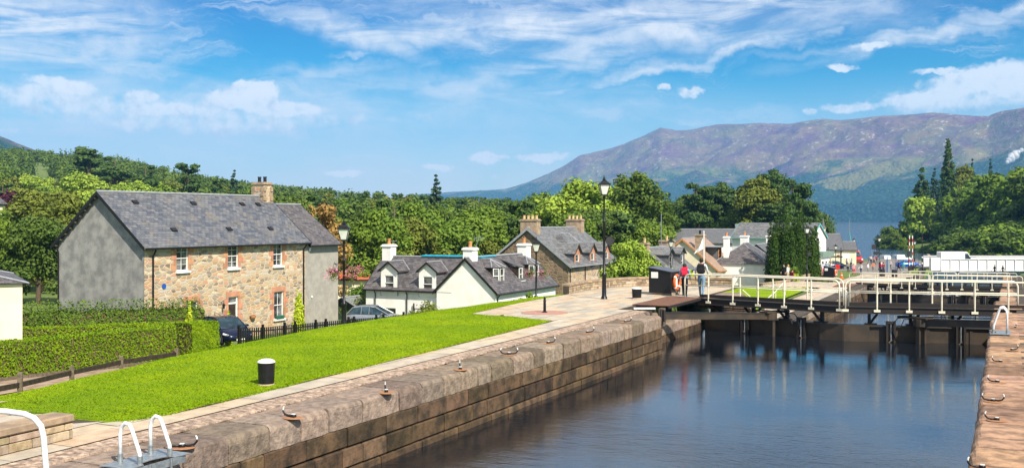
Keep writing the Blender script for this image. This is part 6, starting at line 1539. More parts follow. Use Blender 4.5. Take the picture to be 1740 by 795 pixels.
t = thing('post_and_rail_fence', 'low weathered timber rail fence below the lawn', 'fence', SU(-22, -22.3, gz1(*P(-22, -22.3)))); o0 = t.location.copy(); rl = MB(); prev = None
fp = [G(-120, 700, -2.75), G(34, 668, -2.95), G(122, 646, -3.05), G(206, 627, -3.15), G(300, 612, -3.35)]
for i, p in enumerate(fp):
    b = MB(); hgt = .82 if i < 2 else .62; q = p-o0; b.box((q.x, q.y, q.z+hgt/2-.1), (.18, .18, hgt+.2), .3, bev=.02); b.build('post', MT['timber_grey'], t)
for a, e in zip(fp[:-1], fp[1:]):
    d = (e-a); m_ = (a+e)/2-o0; m_.z += .33; ro_ = d.to_track_quat('X', 'Z').to_matrix(); b = MB(); b.box((m_.x, m_.y, m_.z), (d.length, .07, .2), rot=ro_, bev=.01); b.build('rail', MT['timber_dark'], t)
# kerb boards under the front hedge
b = MB(); a = SU(-30, -26.7); e = SU(3, -26.7); d = e-a
for k in range(11):
    x0 = a+d*(k/11); x1 = a+d*((k+1)/11); m_ = (x0+x1)/2; z0 = gz1(x0.x, x0.y); z1 = gz1(x1.x, x1.y); b.box((m_.x, m_.y, (z0+z1)/2+.08), (d.length/11-.02, .06, .24), rot=Matrix.Rotation(math.atan2(d.y, d.x), 3, 'Z')@Matrix.Rotation(-math.atan2(z1-z0, d.length/11), 3, 'Y'))
tag(b.build('kerb_board', MT['timber_grey']), 'long timber edging board at the foot of the front hedge', 'edging')

# ---- lower terrace handrail, cabinet, flag pole
t = thing('terrace_handrail', 'cream pipe handrail beside the steps to the lower terrace', 'handrail', (0, 0, 0)); pts_ = [PX(1262, 62, -.55), PX(1278, 63, -1.15), PX(1300, 66, -1.5), PX(1318, 72, -1.35), PX(1334, 78, -.95), PX(1337, 79, -1.0)]
o0 = pts_[0].copy(); t.location = o0; b = MB(); b.tube([p-o0 for p in pts_], .035, 7); b.build('rail', MT['cream_paint'], t, smooth=True)
for p in pts_[1:5]: b = MB(); b.tube([p-o0, p-o0-Vector((0, 0, 1.1))], .03, 6); b.build('post', MT['cream_paint'], t)
t = thing('flag_pole', 'white flagpole with limp white flag behind the walking man', 'flagpole', PX(1196, 62, -2.2)); b = MB(); b.tube([(0, 0, 0), (0, 0, zb(395, 62)+2.2)], [.05, .03], 8); b.lathe([(.02, 0), (.05, .04), (.02, .09)], (0, 0, zb(395, 62)+2.2), 8); b.build('pole', MT['white_paint'], t)
nx, nz_ = 14, 16; b = MB(); zt_ = zb(402, 62)+2.2; FV = []
for j in range(nz_+1):
    for i in range(nx+1):
        f = i/nx; g_ = j/nz_; x = -.03-.42*f*(.5+.9*g_); z = zt_-.72*g_-.55*f*(1-.35*g_); y = .07*math.sin(f*7+g_*2.2)*(.3+f); FV.append((x, y, z))
b.v = FV
for j in range(nz_):
    for i in range(nx): a = j*(nx+1)+i; b.fidx((a, a+1, a+nx+2, a+nx+1))
b.build('flag', MT['white_paint'], t, smooth=True)
t = thing('utility_cabinet', 'pale grey cabinet beyond the parapet behind the footbridge', 'cabinet', PX(1213, 64, -2.0)); b = MB(); b.box((0, 0, .7), (.62, .4, 1.5), bev=.02); b.build('body', MT['lead'], t); b = MB(); b.box((0, 0, 1.48), (.68, .46, .06)); b.build('lid', MT['white_paint'], t)
t = thing('covered_boat', 'small blue and white covered boat behind the footbridge rails', 'boat', PX(1234, 66, -1.85), -.2); b = MB(); b.prism([Vector((-.75, -.5, .2)), Vector((.7, -.5, .2)), Vector((.9, 0, .2)), Vector((.7, .5, .2)), Vector((-.75, .5, .2))], (0, 0, -.6), (0, 0, .32)); b.build('hull', MT['cloth_navy'], t); b = MB(); b.box((0, 0, .66), (1.3, .9, .16), taper=.85, bev=0); b.build('cover', MT['white_paint'], t)

# ---- swing bridge
def swing_bridge():
    Z0 = 170; O = PX(1583, Z0, 0); zt = zb(441, Z0); zbm = zb(459.5, Z0); t = thing('swing_bridge', 'white steel girder road bridge crossing beyond the locks', 'bridge', O)
    Lb = 46
    for (y, dzt, nm) in ((0, 0, 'near'), (7.2, .32, 'far')):
        b = MB(); b.box((Lb/2+1.5, y, (zt+zbm)/2+dzt/2), (Lb, .08, zt-zbm+dzt)); b.box((Lb/2+1.5, y, zt+dzt+.04), (Lb, .4, .09)); b.box((Lb/2+1.5, y, zbm-.04), (Lb, .4, .09)); g = b.build('girder', MT['white_paint'], t)
        for k in range(30): b = MB(); b.box((1.5+Lb*(k+.03)/30, y-.12, (zt+zbm)/2), (.05, .18, zt-zbm)); b.build('stiffener', MT['white_paint'], g)
    b = MB(); b.box((.6, .2, (zt+zbm)/2+.15), (1.5, .9, zt-zbm+.35), bev=.05); b.build('end_block', MT['white_paint'], t)
    b = MB(); b.box((Lb/2, 3.6, zbm+.25), (Lb, 7, .25)); b.build('deck', MT['asphalt'], t)
    b = MB(); b.tube([(1.5+6, .3, zt+.35), (Lb, .3, zt+.35)], .06, 5); b.build('handrail', MT['white_paint'], t)
    b = MB(); b.box((Lb/2, 3.6, zbm-1.5), (6, 6, 3)); b.build('pivot_pier', MT['ashlar'], t); return t
swing_bridge()
t = thing('road_railing', 'dark steel railing left of the white bridge', 'railing', PX(1555, 195, -5.2)); b = MB(); x1 = 3.6
for z in (.25, 1.15): b.tube([(0, 0, z), (x1+0, -10, z)], .03, 5)
b.build('rail', MT['black_steel'], t)
for k in range(12): b = MB(); f = k/11; b.tube([(x1*f, -10*f, -.1), (x1*f, -10*f, 1.15)], .025, 4); b.build('upright', MT['black_steel'], t)
for (px, Z, lab) in ((1545.5, 176, 'left raised red and white barrier pole'), (1550.5, 178, 'right raised red and white barrier pole')):
    t = thing('barrier_pole', lab, 'barrier', PX(px, Z, -5.1)); zt = zb(400, Z)+5.1
    for k in range(9): b = MB(); b.box((0, 0, .8+(zt-.8)*(k+.5)/9), (.11, .08, (zt-.8)/9)); b.build('band', MT['red_paint' if k % 2 else 'white_paint'], t)
    b = MB(); b.box((0, 0, .4), (.4, .4, .9), bev=.03); b.build('pedestal', MT['black_steel'], t)
t = thing('signal_post', 'dark signal post with lamps left of the barrier poles', 'traffic signal', PX(1544, 175, -5.1)); b = MB(); b.tube([(0, 0, 0), (0, 0, 3.2)], .06, 6); b.build('post', MT['black_steel'], t); b = MB(); b.box((0, 0, 2.9), (.45, .25, 1.0), bev=.04); b.build('signal_head', MT['plastic_dark'], t)
t = thing('light_mast', 'slender tall black mast with white bands right of the barriers', 'mast', PX(1567, 172, -5)); zt = zb(372, 172)+5; b = MB(); b.tube([(0, 0, 0), (0, 0, zt)], [.09, .04], 8); b.build('pole', MT['black_paint'], t)
for z in (1.2, 2.2): b = MB(); b.lathe([(.10, 0), (.10, .25)], (0, 0, z), 8); b.build('band', MT['white_paint'], t)
t = thing('notice_board', 'black square sign on two posts beside the loch', 'sign', PX(1485, 200, -5.2)); b = MB(); b.box((0, 0, zb(419.5, 200)+5.2), (.9, .06, .9)); b.build('panel', MT['plastic_dark'], t); b = MB(); b.box((.4, 0, zb(430, 200)+5.2), (1.0, .06, .55)); b.build('lower_panel', MT['plastic_dark'], t)
for x in (-.35, .35): b = MB(); b.tube([(x, .05, 0), (x, .05, zb(419.5, 200)+5.3)], .04, 5); b.build('post', MT['galvanised'], t)
t = thing('blue_frame', 'bright blue steel goal shaped frame on the road side', 'frame', PX(1515, 168, -5)); b = MB(); b.tube([(-.7, 0, 0), (-.7, 0, 2.6), (.7, 0, 2.6), (.7, 0, 0)], .07, 6); b.build('frame', MT['blue_paint'], t); b = MB(); b.box((-.45, .2, 1.0), (.5, .3, 1.9)); b.build('cabinet', MT['galvanised'], t)
t = thing('white_banner', 'blank white banner panel in front of the red van', 'banner', PX(1436, 196, -5.2)); b = MB(); b.box((0, 0, zb(434.5, 196)+5.2), (1.75, .05, .95)); b.build('panel', MT['white_paint'], t)
for x in (-.85, .85): b = MB(); b.tube([(x, .04, 0), (x, .04, 2.0)], .04, 5); b.build('post', MT['galvanised'], t)
for (px, Z, lab, mt_) in ((1430, 150, 'orange traffic cone on the road', 'orange_plastic'),):
    t = thing('traffic_cone', lab, 'traffic cone', PX(px, Z, -5)); b = MB(); b.lathe([(.24, .05), (.05, .95)], n=10); b.build('cone', MT[mt_], t); b = MB(); b.box((0, 0, .03), (.6, .6, .06)); b.build('base', MT[mt_], t); b = MB(); b.lathe([(.165, .4), (.125, .6)], n=10); b.build('sleeve', MT['white_paint'], t)
t = thing('round_road_sign', 'round red disc sign on a short post beside the parked dark car', 'road sign', PX(1423, 158, -5)); b = MB(); b.lathe([(.4, -.02), (.4, .02)], n=20); b.v = [(x, z, y+1.35) for x, y, z in b.v]; b.build('disc', MT['red_paint'], t); b = MB(); b.tube([(0, .05, 0), (0, .05, 1.4)], .04, 5); b.build('post', MT['galvanised'], t)
block_wall('parapet_wall', 'short stone wall end beside the parked dark car', [(107, -12.5), (107, -9.3)], 1.2, .5, z=-5.1, seed=7, course=.3, fine=1.6, m='ashlar')
# ================================================================== VEHICLES, BOATS, PEOPLE
def car(label, body_m, p, rz, L=4.4, Wd=1.8, Hh=1.48, kind='hatch', cat='car', seed=0, name='parked_car'):
    t = thing(name, label, cat, p, rz); hw = Wd/2; x0, x1 = -L/2, L/2
    # stations along the car, front is +x : (x, z under, z shoulder/bonnet, half width)
    S = [(x0, .45, .72, .62), (x0+.06, .30, .88, .82), (x0+.35, .22, .95, .95), (x0+1.0, .20, .98, 1.0), (-.2, .20, .96, 1.0), (x1-1.35, .20, .95, 1.0), (x1-.9, .20, .90, .99), (x1-.45, .22, .80, .94), (x1-.15, .26, .68, .84), (x1, .34, .55, .66)]
    def ring(x, zb_, zt, k):
        w = hw*k; return [(x, -w*.90, zb_), (x, -w, zb_+.12), (x, -w*1.0, zb_+(zt-zb_)*.55), (x, -w*.96, zt-.06), (x, -w*.86, zt), (x, 0, zt+.035), (x, w*.86, zt), (x, w*.96, zt-.06), (x, w*1.0, zb_+(zt-zb_)*.55), (x, w, zb_+.12), (x, w*.90, zb_)]
    b = MB(); R0 = [ring(*s) for s in S]
    for i in range(len(R0)-1):
        for j in range(10): b.face([R0[i][j], R0[i][j+1], R0[i+1][j+1], R0[i+1][j]])
        b.face([R0[i][0], R0[i+1][0], R0[i+1][10], R0[i][10]])
    b.face(R0[0]); b.face(R0[-1]); body = b.build('body', MT[body_m], t, smooth=True)
    # greenhouse
    rb = x0+(.30 if kind == 'hatch' else .75); G_ = [(rb-.0, .96, .80), (rb+.45, Hh-.10, .70), (rb+.95, Hh-.02, .70), (-.15, Hh, .71), (x1-2.05, Hh-.06, .69), (x1-1.05, .93, .82)]
    gl_ = MB(); rf = MB()
    for i in range(len(G_)-1):
        (xa, za, ka), (xb, zb_, kb) = G_[i], G_[i+1]
        for s in (-1, 1): gl_.face([(xa, s*hw*ka, za-.02), (xb, s*hw*kb, zb_-.02), (xb, s*hw*.93, .95), (xa, s*hw*.93, .95)])
        (gl_ if i in (0, len(G_)-2) else rf).face([(xa, -hw*ka, za), (xb, -hw*kb, zb_), (xb, hw*kb, zb_), (xa, hw*ka, za)])
        if i not in (0, len(G_)-2):
            for s in (-1, 1): rf.prism([Vector((xa, s*hw*ka, za)), Vector((xb, s*hw*kb, zb_)), Vector((xb, s*hw*(kb+.03), zb_-.07)), Vector((xa, s*hw*(ka+.03), za-.07))], (0, -s*.01, 0), (0, s*.012, 0))
    gl_.build('windows', MT['car_glass'], t)
    for s in (-1, 1):
        rf.tube([(G_[-2][0], s*hw*.70, G_[-2][1]-.01), (G_[-1][0]+.05, s*hw*.86, .93)], .035, 5); rf.tube([(G_[1][0], s*hw*.71, G_[1][1]-.02), (G_[0][0]-.02, s*hw*.84, .95)], .045, 5)
        for xx in (-.25, x0+1.35): rf.tube([(xx, s*hw*.715, Hh-.03), (xx, s*hw*.935, .95)], .028, 4)
    rf.build('roof', MT[body_m], t)
    for s in (-1, 1):
        m = MB(); m.box((x1-1.45, s*(hw+.06), 1.0), (.14, .2, .13), bev=.04); m.build('door_mirror', MT[body_m], t)
        m = MB(); m.prism([Vector((x1-.52, s*hw*.93, .70)), Vector((x1-.12, s*hw*.70, .60)), Vector((x1-.08, s*hw*.52, .50)), Vector((x1-.2, s*hw*.80, .55)), Vector((x1-.5, s*hw*.955, .60))], (.0, 0, .0), (.07, s*.03, .05)); m.build('headlight', MT['lens'], t)
        m = MB(); m.box((x0+.10, s*hw*.74, .80), (.12, .26, .2), bev=.03); m.build('tail_light', MT['red_paint'], t)
        for xw in (x1-.85, x0+.80):
            a = MB(); a.lathe([(.37, 0), (.37, .03)], n=22); a.v = [(x+xw, s*(hw-.015)+s*z, y+.33) for x, y, z in a.v]; a.v = [(x, y, max(z, .18)) for x, y, z in a.v]; a.build('wheel_arch', MT['plastic_dark'], t)
            w = MB(); w.lathe([(.24, -.1), (.31, -.1), (.325, -.06), (.325, .06), (.31, .1), (.24, .1)], n=24); w.v = [(x+xw, s*(hw-.07)+z*1.0, y+.325) for x, y, z in w.v]; wo = w.build('wheel', MT['tyre'], t)
            w = MB()
            for k in range(5):
                a0 = k*2*PI/5; w.prism([Vector((.04*math.cos(a0+1.2), .04*math.sin(a0+1.2), 0)), Vector((.21*math.cos(a0+.16), .21*math.sin(a0+.16), 0)), Vector((.21*math.cos(a0-.16), .21*math.sin(a0-.16), 0)), Vector((.04*math.cos(a0-1.2), .04*math.sin(a0-1.2), 0))], (0, 0, 0), (0, 0, .02))
            w.lathe([(.215, 0), (.235, 0), (.235, .02), (.215, .02)], n=20); w.v = [(x+xw, s*(hw+.036)+z*s*.5, y+.325) for x, y, z in w.v]; w.build('rim', MT['galvanised'], wo)
    m = MB()
    for k in range(4): m.box((x1-.015+.0*k, 0, .44+.045*k), (.05, hw*.85-.06*k, .016))
    m.build('grille', MT['chrome'], t); m = MB(); m.box((x1+.0, 0, .36), (.03, .52, .11)); m.build('number_plate', MT['white_paint'], t); m = MB()
    for yy in (-.3, .25): m.tube([(x1-1.1, yy, .955), (x1-1.25, yy+.45, 1.05)], .012, 4)
    m.build('wiper', MT['plastic_dark'], t); return t
ang = math.atan2(Nv.y, Nv.x)
q = PX(374, 58.6); zc_ = -3.55
c1 = car('dark navy car with its nose poking out beyond the hedge end', 'car_navy', PX(383, 60, zc_+.1), R(-52), 4.5, 1.84, 1.5)
c2 = car('silver hatchback parked behind the picket fence', 'car_silver', PX(637, 74, -4.02), -.10, 4.35, 1.8, 1.56); 
c3 = car('bright blue car on the road near the barrier poles', 'car_blue', PX(1543, 186, -5.15), 0.05, 4.3, 1.75, 1.45); c4 = car('dark estate car parked by the spired hall', 'car_navy', PX(1420, 185, -5.3), .1, 4.4, 1.8, 1.5)
def van(label, m, p, rz, L, Wd, Hh, name='van'):
    t = thing(name, label, 'van', p, rz); hw = Wd/2; b = MB(); x0, x1 = -L/2, L/2
    prof = [(x0, .4), (x0, Hh-.1), (x0+.12, Hh), (x1-1.75, Hh), (x1-1.45, Hh-.08), (x1-.75, 1.35), (x1-.15, 1.12), (x1, .9), (x1, .35), (x1-.2, .28), (x0+.1, .28)]
    for s in (-1, 1): b.face([(x, s*hw*(1 if z < 1.4 else .95), z) for x, z in prof])
    for i in range(len(prof)):
        a, c = prof[i], prof[(i+1) % len(prof)]; ka = 1 if a[1] < 1.4 else .95; kc = 1 if c[1] < 1.4 else .95; b.face([(a[0], -hw*ka, a[1]), (c[0], -hw*kc, c[1]), (c[0], hw*kc, c[1]), (a[0], hw*ka, a[1])])
    b.build('body', MT[m], t); g = MB(); g.face([(x1-1.40, -hw*.86, Hh-.14), (x1-.78, -hw*.9, 1.42), (x1-.78, hw*.9, 1.42), (x1-1.40, hw*.86, Hh-.14)]); g.v = [(x+.03, y, z+.03) for x, y, z in g.v]; g.build('windscreen', MT['car_glass'], t)
    for s in (-1, 1):
        g = MB(); g.face([(x1-1.9, s*(hw*.97+.012), 1.4), (x1-.95, s*(hw*.98+.012), 1.4), (x1-1.4, s*(hw*.955+.012), Hh-.3), (x1-1.9, s*(hw*.955+.012), Hh-.3)]); g.build('side_window', MT['car_glass'], t)
        g = MB(); g.box((x1-1.1, s*(hw+.12), 1.55), (.12, .16, .28), bev=.03); g.build('door_mirror', MT['plastic_dark'], t); g = MB(); g.box((x1-.03, s*hw*.78, .95), (.12, .25, .2), bev=.03); g.build('headlight', MT['lens'], t)
        for xw in (x1-.95, x0+1.1): w = MB(); w.lathe([(.2, -.1), (.33, -.1), (.34, 0), (.33, .1), (.2, .1)], n=18); w.v = [(x+xw, s*(hw-.06)+z, y+.34) for x, y, z in w.v]; w.build('wheel', MT['tyre'], t)
    g = MB(); g.box((x1+.0, 0, .8), (.05, hw*1.1, .22)); g.box((x1, 0, .45), (.08, Wd*.98, .2)); g.build('grille', MT['plastic_dark'], t); return t
van('white high roof van driving across the white bridge', 'car_white', PX(1625, 173.5, zb(459.5, 170)+.4), 0.0, 5.9, 2.0, 2.62); van('red high roof van parked by the loch with its front showing', 'car_red', PX(1448, 208, -5.3), -PI/2+.15, 5.4, 2.0, 2.5); van('second red van, half hidden behind the front red van', 'car_red', PX(1436, 216, -5.3), -PI/2+.3, 5.2, 2.0, 2.5)
# boats
t = thing('sailing_yacht', 'moored yacht hull with a tall pale mast beyond the red vans', 'yacht', PX(1443, 250, -7.5), 1.2); b = MB(); b.tube([(0, 0, .5), (0, 0, zb(374, 250)+7.5)], [.10, .06], 8); b.build('mast', MT['galvanised'], t); b = MB(); b.prism([Vector((-4, -1.1, 0)), Vector((2.5, -1.3, 0)), Vector((5, 0, 0)), Vector((2.5, 1.3, 0)), Vector((-4, 1.1, 0))], (0, 0, -.3), (0, 0, .9)); b.build('hull', MT['white_paint'], t); b = MB(); b.box((0, 0, 1.2), (3.4, 1.5, .6), taper=.8); b.build('coachroof', MT['white_paint'], t); b = MB(); b.tube([(0, 0, 8), (-.4, -1.0, 2.5), (-.5, -1.3, .9)], .09, 4); b.build('rigging', MT['cloth_teal'], t)
def cruiser(px, Z, lab, rz, k=1.0):
    t = thing('cabin_cruiser', lab, 'boat', PX(px, Z, WATER[3]), rz, 'white cabin cruisers'); b = MB(); rows = []
    for (x, w, z1) in ((-3.6, 1.2, 1.0), (-1, 1.45, 1.05), (1.6, 1.25, 1.2), (3.0, .7, 1.4), (3.9, .05, 1.55)): rows.append([(x, -w, z1), (x*.95, -w*.75, -.1), (x*.95, w*.75, -.1), (x, w, z1)])
    for a, c in zip(rows[:-1], rows[1:]):
        for j in range(3): b.face([a[j], a[j+1], c[j+1], c[j]])
        b.face([a[3], a[0], c[0], c[3]])
    b.face(rows[0]); b.build('hull', MT['white_paint'], t); b = MB(); b.box((-.3, 0, 1.55), (3.6, 2.1, 1.0), taper=.82, bev=0); b.build('cabin', MT['white_paint'], t); b = MB()
    for s in (-1, 1): b.box((-.3, s*.98, 1.6), (2.8, .04, .35))
    b.build('windows', MT['car_glass'], t); b = MB(); b.box((-.9, 0, 2.35), (1.8, 1.7, .5), taper=.85); b.build('flybridge', MT['white_paint'], t); t.scale = (k, k, k); return t
cruiser(1534, 232, 'white cabin cruiser moored behind the blue car', .25, 1.25); cruiser(1499, 240, 'white cruiser nose showing behind the black sign', 1.9, 1.1)

# ---- people
def seg_dist(p, a, b):
    ab = b-a; t_ = np.clip(((p-a)@ab)/(ab@ab+1e-9), 0, 1); return np.linalg.norm(p-(a+t_[:, None]*ab), axis=1)
PM_ = {}
def person_mesh(key, pose):
    """one continuous body, 1.72 m, facing +y; the materials follow the limbs"""
    hipz = .92; st = dict(stand=(0.03, -.03), walk=(.20, -.22), sit=(0, 0))[pose]
    J = {}; J['pel'] = (0, 0, hipz); J['spine'] = (0, .0, 1.12); J['chest'] = (0, .01, 1.33); J['neck'] = (0, .01, 1.47); J['head'] = (0, .03, 1.57); J['crown'] = (0, .02, 1.69)
    for s, sg, f in (('l', -1, st[0]), ('r', 1, st[1])):
        J['hip'+s] = (.095*sg, 0, hipz-.06); J['sh'+s] = (.185*sg, 0, 1.42)
        if pose == 'sit': J['kn'+s] = (.12*sg, .42, hipz-.05); J['an'+s] = (.12*sg, .44, hipz-.47); J['toe'+s] = (.13*sg, .60, hipz-.52)
        else: J['kn'+s] = (.10*sg, f*.55+.03, .49); J['an'+s] = (.10*sg, f*1.25-(.03 if f < 0 else 0), .10+(.05 if f < -.1 else 0)); J['toe'+s] = (.12*sg, f*1.25+.16, .04)
        a = -f*.9; J['el'+s] = (.25*sg, a*.4-.02, 1.14); J['wr'+s] = (.26*sg, a+.08, .91); J['hand'+s] = (.25*sg, a*1.15+.12, .82)
    B = [('pel', 'spine', .125, 'torso'), ('spine', 'chest', .13, 'torso'), ('chest', 'neck', .065, 'skin'), ('neck', 'head', .085, 'skin'), ('head', 'crown', .07, 'skin')]
    for s in 'lr': B += [('pel', 'hip'+s, .10, 'legs'), ('hip'+s, 'kn'+s, .065, 'legs'), ('kn'+s, 'an'+s, .045, 'legs'), ('an'+s, 'toe'+s, .035, 'shoe'), ('chest', 'sh'+s, .062, 'torso'), ('sh'+s, 'el'+s, .045, 'sleeve'), ('el'+s, 'wr'+s, .032, 'sleeve'), ('wr'+s, 'hand'+s, .032, 'skin')]
    names = list(J); idx = {n: i for i, n in enumerate(names)}; rad = {'pel': .135}
    for a, c, r, _ in B: rad[c] = r
    me = bpy.data.meshes.new('b'); me.from_pydata([J[n] for n in names], [(idx[a], idx[c]) for a, c, _, _ in B], [])
    o = bpy.data.objects.new('b', me); C.objects.link(o); o.modifiers.new('s', 'SKIN'); sk = me.skin_vertices[0].data
    for n in names:
        r = rad[n]; sk[idx[n]].radius = (r, r*(.72 if n in ('pel', 'spine', 'chest') else 1))
        sk[idx[n]].use_root = (n == 'pel')
    md = o.modifiers.new('u', 'SUBSURF'); md.levels = 2; md.render_levels = 2
    ev = o.evaluated_get(bpy.context.evaluated_depsgraph_get()); m2 = bpy.data.meshes.new_from_object(ev); bpy.data.objects.remove(o)
    mats = ['shirt', 'trousers', 'skin', 'shoes']; co = np.zeros(len(m2.vertices)*3); m2.vertices.foreach_get('co', co); co = co.reshape(-1, 3)
    cen = np.array([co[list(p.vertices)].mean(0) for p in m2.polygons]); D_ = np.array([seg_dist(cen, np.array(J[a]), np.array(J[c]))/(r+.03) for a, c, r, _ in B]); k = D_.argmin(0)
    lab = [B[i][3] for i in k]; mi = {'torso': 0, 'sleeve': 0, 'legs': 1, 'skin': 2, 'shoe': 3}; idxs = [mi[l] for l in lab]
    idxs = [0 if (i == 2 and 1.2 < cen[n][2] < 1.44 and abs(cen[n][0]) < .22) else (1 if (i == 0 and cen[n][2] < 1.0 and abs(cen[n][0]) < .2) else i) for n, i in enumerate(idxs)]
    V = [tuple(v) for v in co]; Fc = [tuple(p.vertices) for p in m2.polygons]; b = MB(); b.v = V; b.f = Fc; b.m = idxs; b.c = [(1, 1, 1)]*len(Fc)
    for s, sg in (('l', -1), ('r', 1)):
        hx, hy, hz = J['hand'+s]
        for q in range(4): b.mi = 2; b.tube([(hx-.0, hy-.02+.016*q, hz), (hx-.008*sg, hy-.015+.018*q, hz-.06-.012*(q in (1, 2))), (hx-.02*sg, hy-.01+.018*q, hz-.09-.012*(q in (1, 2)))], [.011, .010, .008], 5)
        b.tube([(hx, hy+.03, hz+.04), (hx-.015*sg, hy+.065, hz+.005), (hx-.02*sg, hy+.07, hz-.025)], [.012, .011, .009], 5)
    b.mi = 2; b.lathe([(.012, 0), (.018, .01), (.006, .045)], (0, .118, 1.585), 6)
    for sg in (-1, 1): b.tube([(.078*sg, .02, 1.58), (.088*sg, .015, 1.60), (.08*sg, .01, 1.63)], .014, 5)
    b.mi = 3
    for sg in (-1, 1): b.lathe([(.010, -.006), (.010, .006)], (.03*sg, .104, 1.622), 6)
    b.mi = 0; me3 = b.build('tmp', [MT['cloth_white'], MT['cloth_black'], MT['skin'], MT['cloth_black']], smooth=True); m3 = me3.data; bpy.data.objects.remove(me3); PM_[key] = m3
    hb = MB(); hb.lathe([(.06, -.10), (.088, -.06), (.098, 0), (.09, .05), (.055, .088), (.01, .1)], (0, -.012, 1.635), 12); hs = hb.build('t', MT['hair_dark'], smooth=True); PM_[key+'h'] = hs.data; bpy.data.objects.remove(hs)
    hb = MB(); hb.lathe([(.05, -.28), (.085, -.2), (.095, -.06), (.102, 0), (.093, .05), (.058, .09), (.01, .1)], (0, -.03, 1.635), 12); hs = hb.build('t', MT['hair_dark'], smooth=True); PM_[key+'l'] = hs.data; bpy.data.objects.remove(hs)
for k in ('stand', 'walk', 'sit'): person_mesh(k, k)
def person(label, px, Z, z, face, pose, shirt, trouser, hair='hair_dark', long=False, h=1.72, shoes='cloth_black', group=None):
    o = bpy.data.objects.new('person', PM_[pose]); C.objects.link(o); tag(o, label, 'person', group); k = h/1.72
    o.location = ((px-870)/F*Z, Z, z-(.92*k-.45 if pose == 'sit' else 0)); o.rotation_euler = (0, 0, face); o.scale = (k, k, k)
    for i, m in enumerate((shirt, trouser, 'skin', shoes)): o.material_slots[i].link = 'OBJECT'; o.material_slots[i].material = MT[m]
    a = bpy.data.objects.new('hair', PM_[pose+('l' if long else 'h')]); C.objects.link(a); a.parent = o; a.material_slots[0].link = 'OBJECT'; a.material_slots[0].material = MT[hair]; return o
w1 = person('woman seen from behind with red backpack stepping onto the footbridge', 1163.5, 49.3, .0, -.25, 'walk', 'cloth_blue', 'cloth_black', long=True, h=1.60, shoes='cloth_teal')
m1 = person('man seen from behind in pale shirt and jeans on the footbridge', 1192, 49.5, -.02, -.35, 'walk', 'cloth_white', 'cloth_denim', h=1.88)
def backpack(o, m, label, k=1.0):
    t = thing('backpack', label, 'backpack', o.location+Matrix.Rotation(o.rotation_euler.z, 3, 'Z')@Vector((0, -.215*k, 1.25*k)), o.rotation_euler.z); b = MB(); b.box((0, 0, 0), (.30*k, .19*k, .44*k), bev=.06*k); b.build('bag', MT[m], t); b = MB(); b.box((0, -.10*k, -.08*k), (.22*k, .07*k, .2*k), bev=.03*k); b.build('pocket', MT[m], t); b = MB()
    for s in (-1, 1): b.tube([(s*.10*k, .09*k, .18*k), (s*.115*k, .17*k, .23*k), (s*.12*k, .32*k, .14*k), (s*.14*k, .33*k, -.05*k), (s*.15*k, .10*k, -.18*k)], .02*k, 5)
    b.build('strap', MT[m], t); t.scale = (1, 1, 1)
backpack(w1, 'cloth_red', 'red backpack on the back of the woman at the footbridge', .98); backpack(m1, 'cloth_black', 'black backpack on the back of the man in a pale shirt', 1.1)
zq3 = lambda Z, px: float(quay(toSU((px-870)/F*Z, Z)[0]))
L_ = [('fair haired woman in white top on the lower terrace', 1339, 104, 0.8, 'stand', 'cloth_white', 'cloth_beige', 'hair_fair', True), ('dark dressed person left of the fair haired woman', 1332, 105, 2.2, 'stand', 'cloth_black', 'cloth_black', 'hair_dark', False), ('person seated low right of the fair haired woman', 1346, 104, -1.2, 'sit', 'cloth_maroon', 'cloth_navy', 'hair_dark', False), ('child in red and pink leaning behind the litter bin', 1377, 114, 2.5, 'sit', 'cloth_red', 'cloth_pink', 'hair_fair', False),
      ('woman in white and pink left of the far cabin', 1398, 120, .3, 'stand', 'cloth_white', 'cloth_pink', 'hair_dark', True), ('man in light blue behind the far black cabin', 1404, 121, -.4, 'stand', 'cloth_blue', 'cloth_navy', 'hair_dark', False), ('person in beige coat beyond the far black cabin', 1411, 128, -1, 'stand', 'cloth_beige', 'cloth_beige', 'hair_fair', False)]
for (lab, px, Z, fc, pose, a, b_, hr, lg) in L_: person(lab, px, Z, zq3(Z, px) if px < 1396 else -2.95, fc, pose, a, b_, hr, lg)
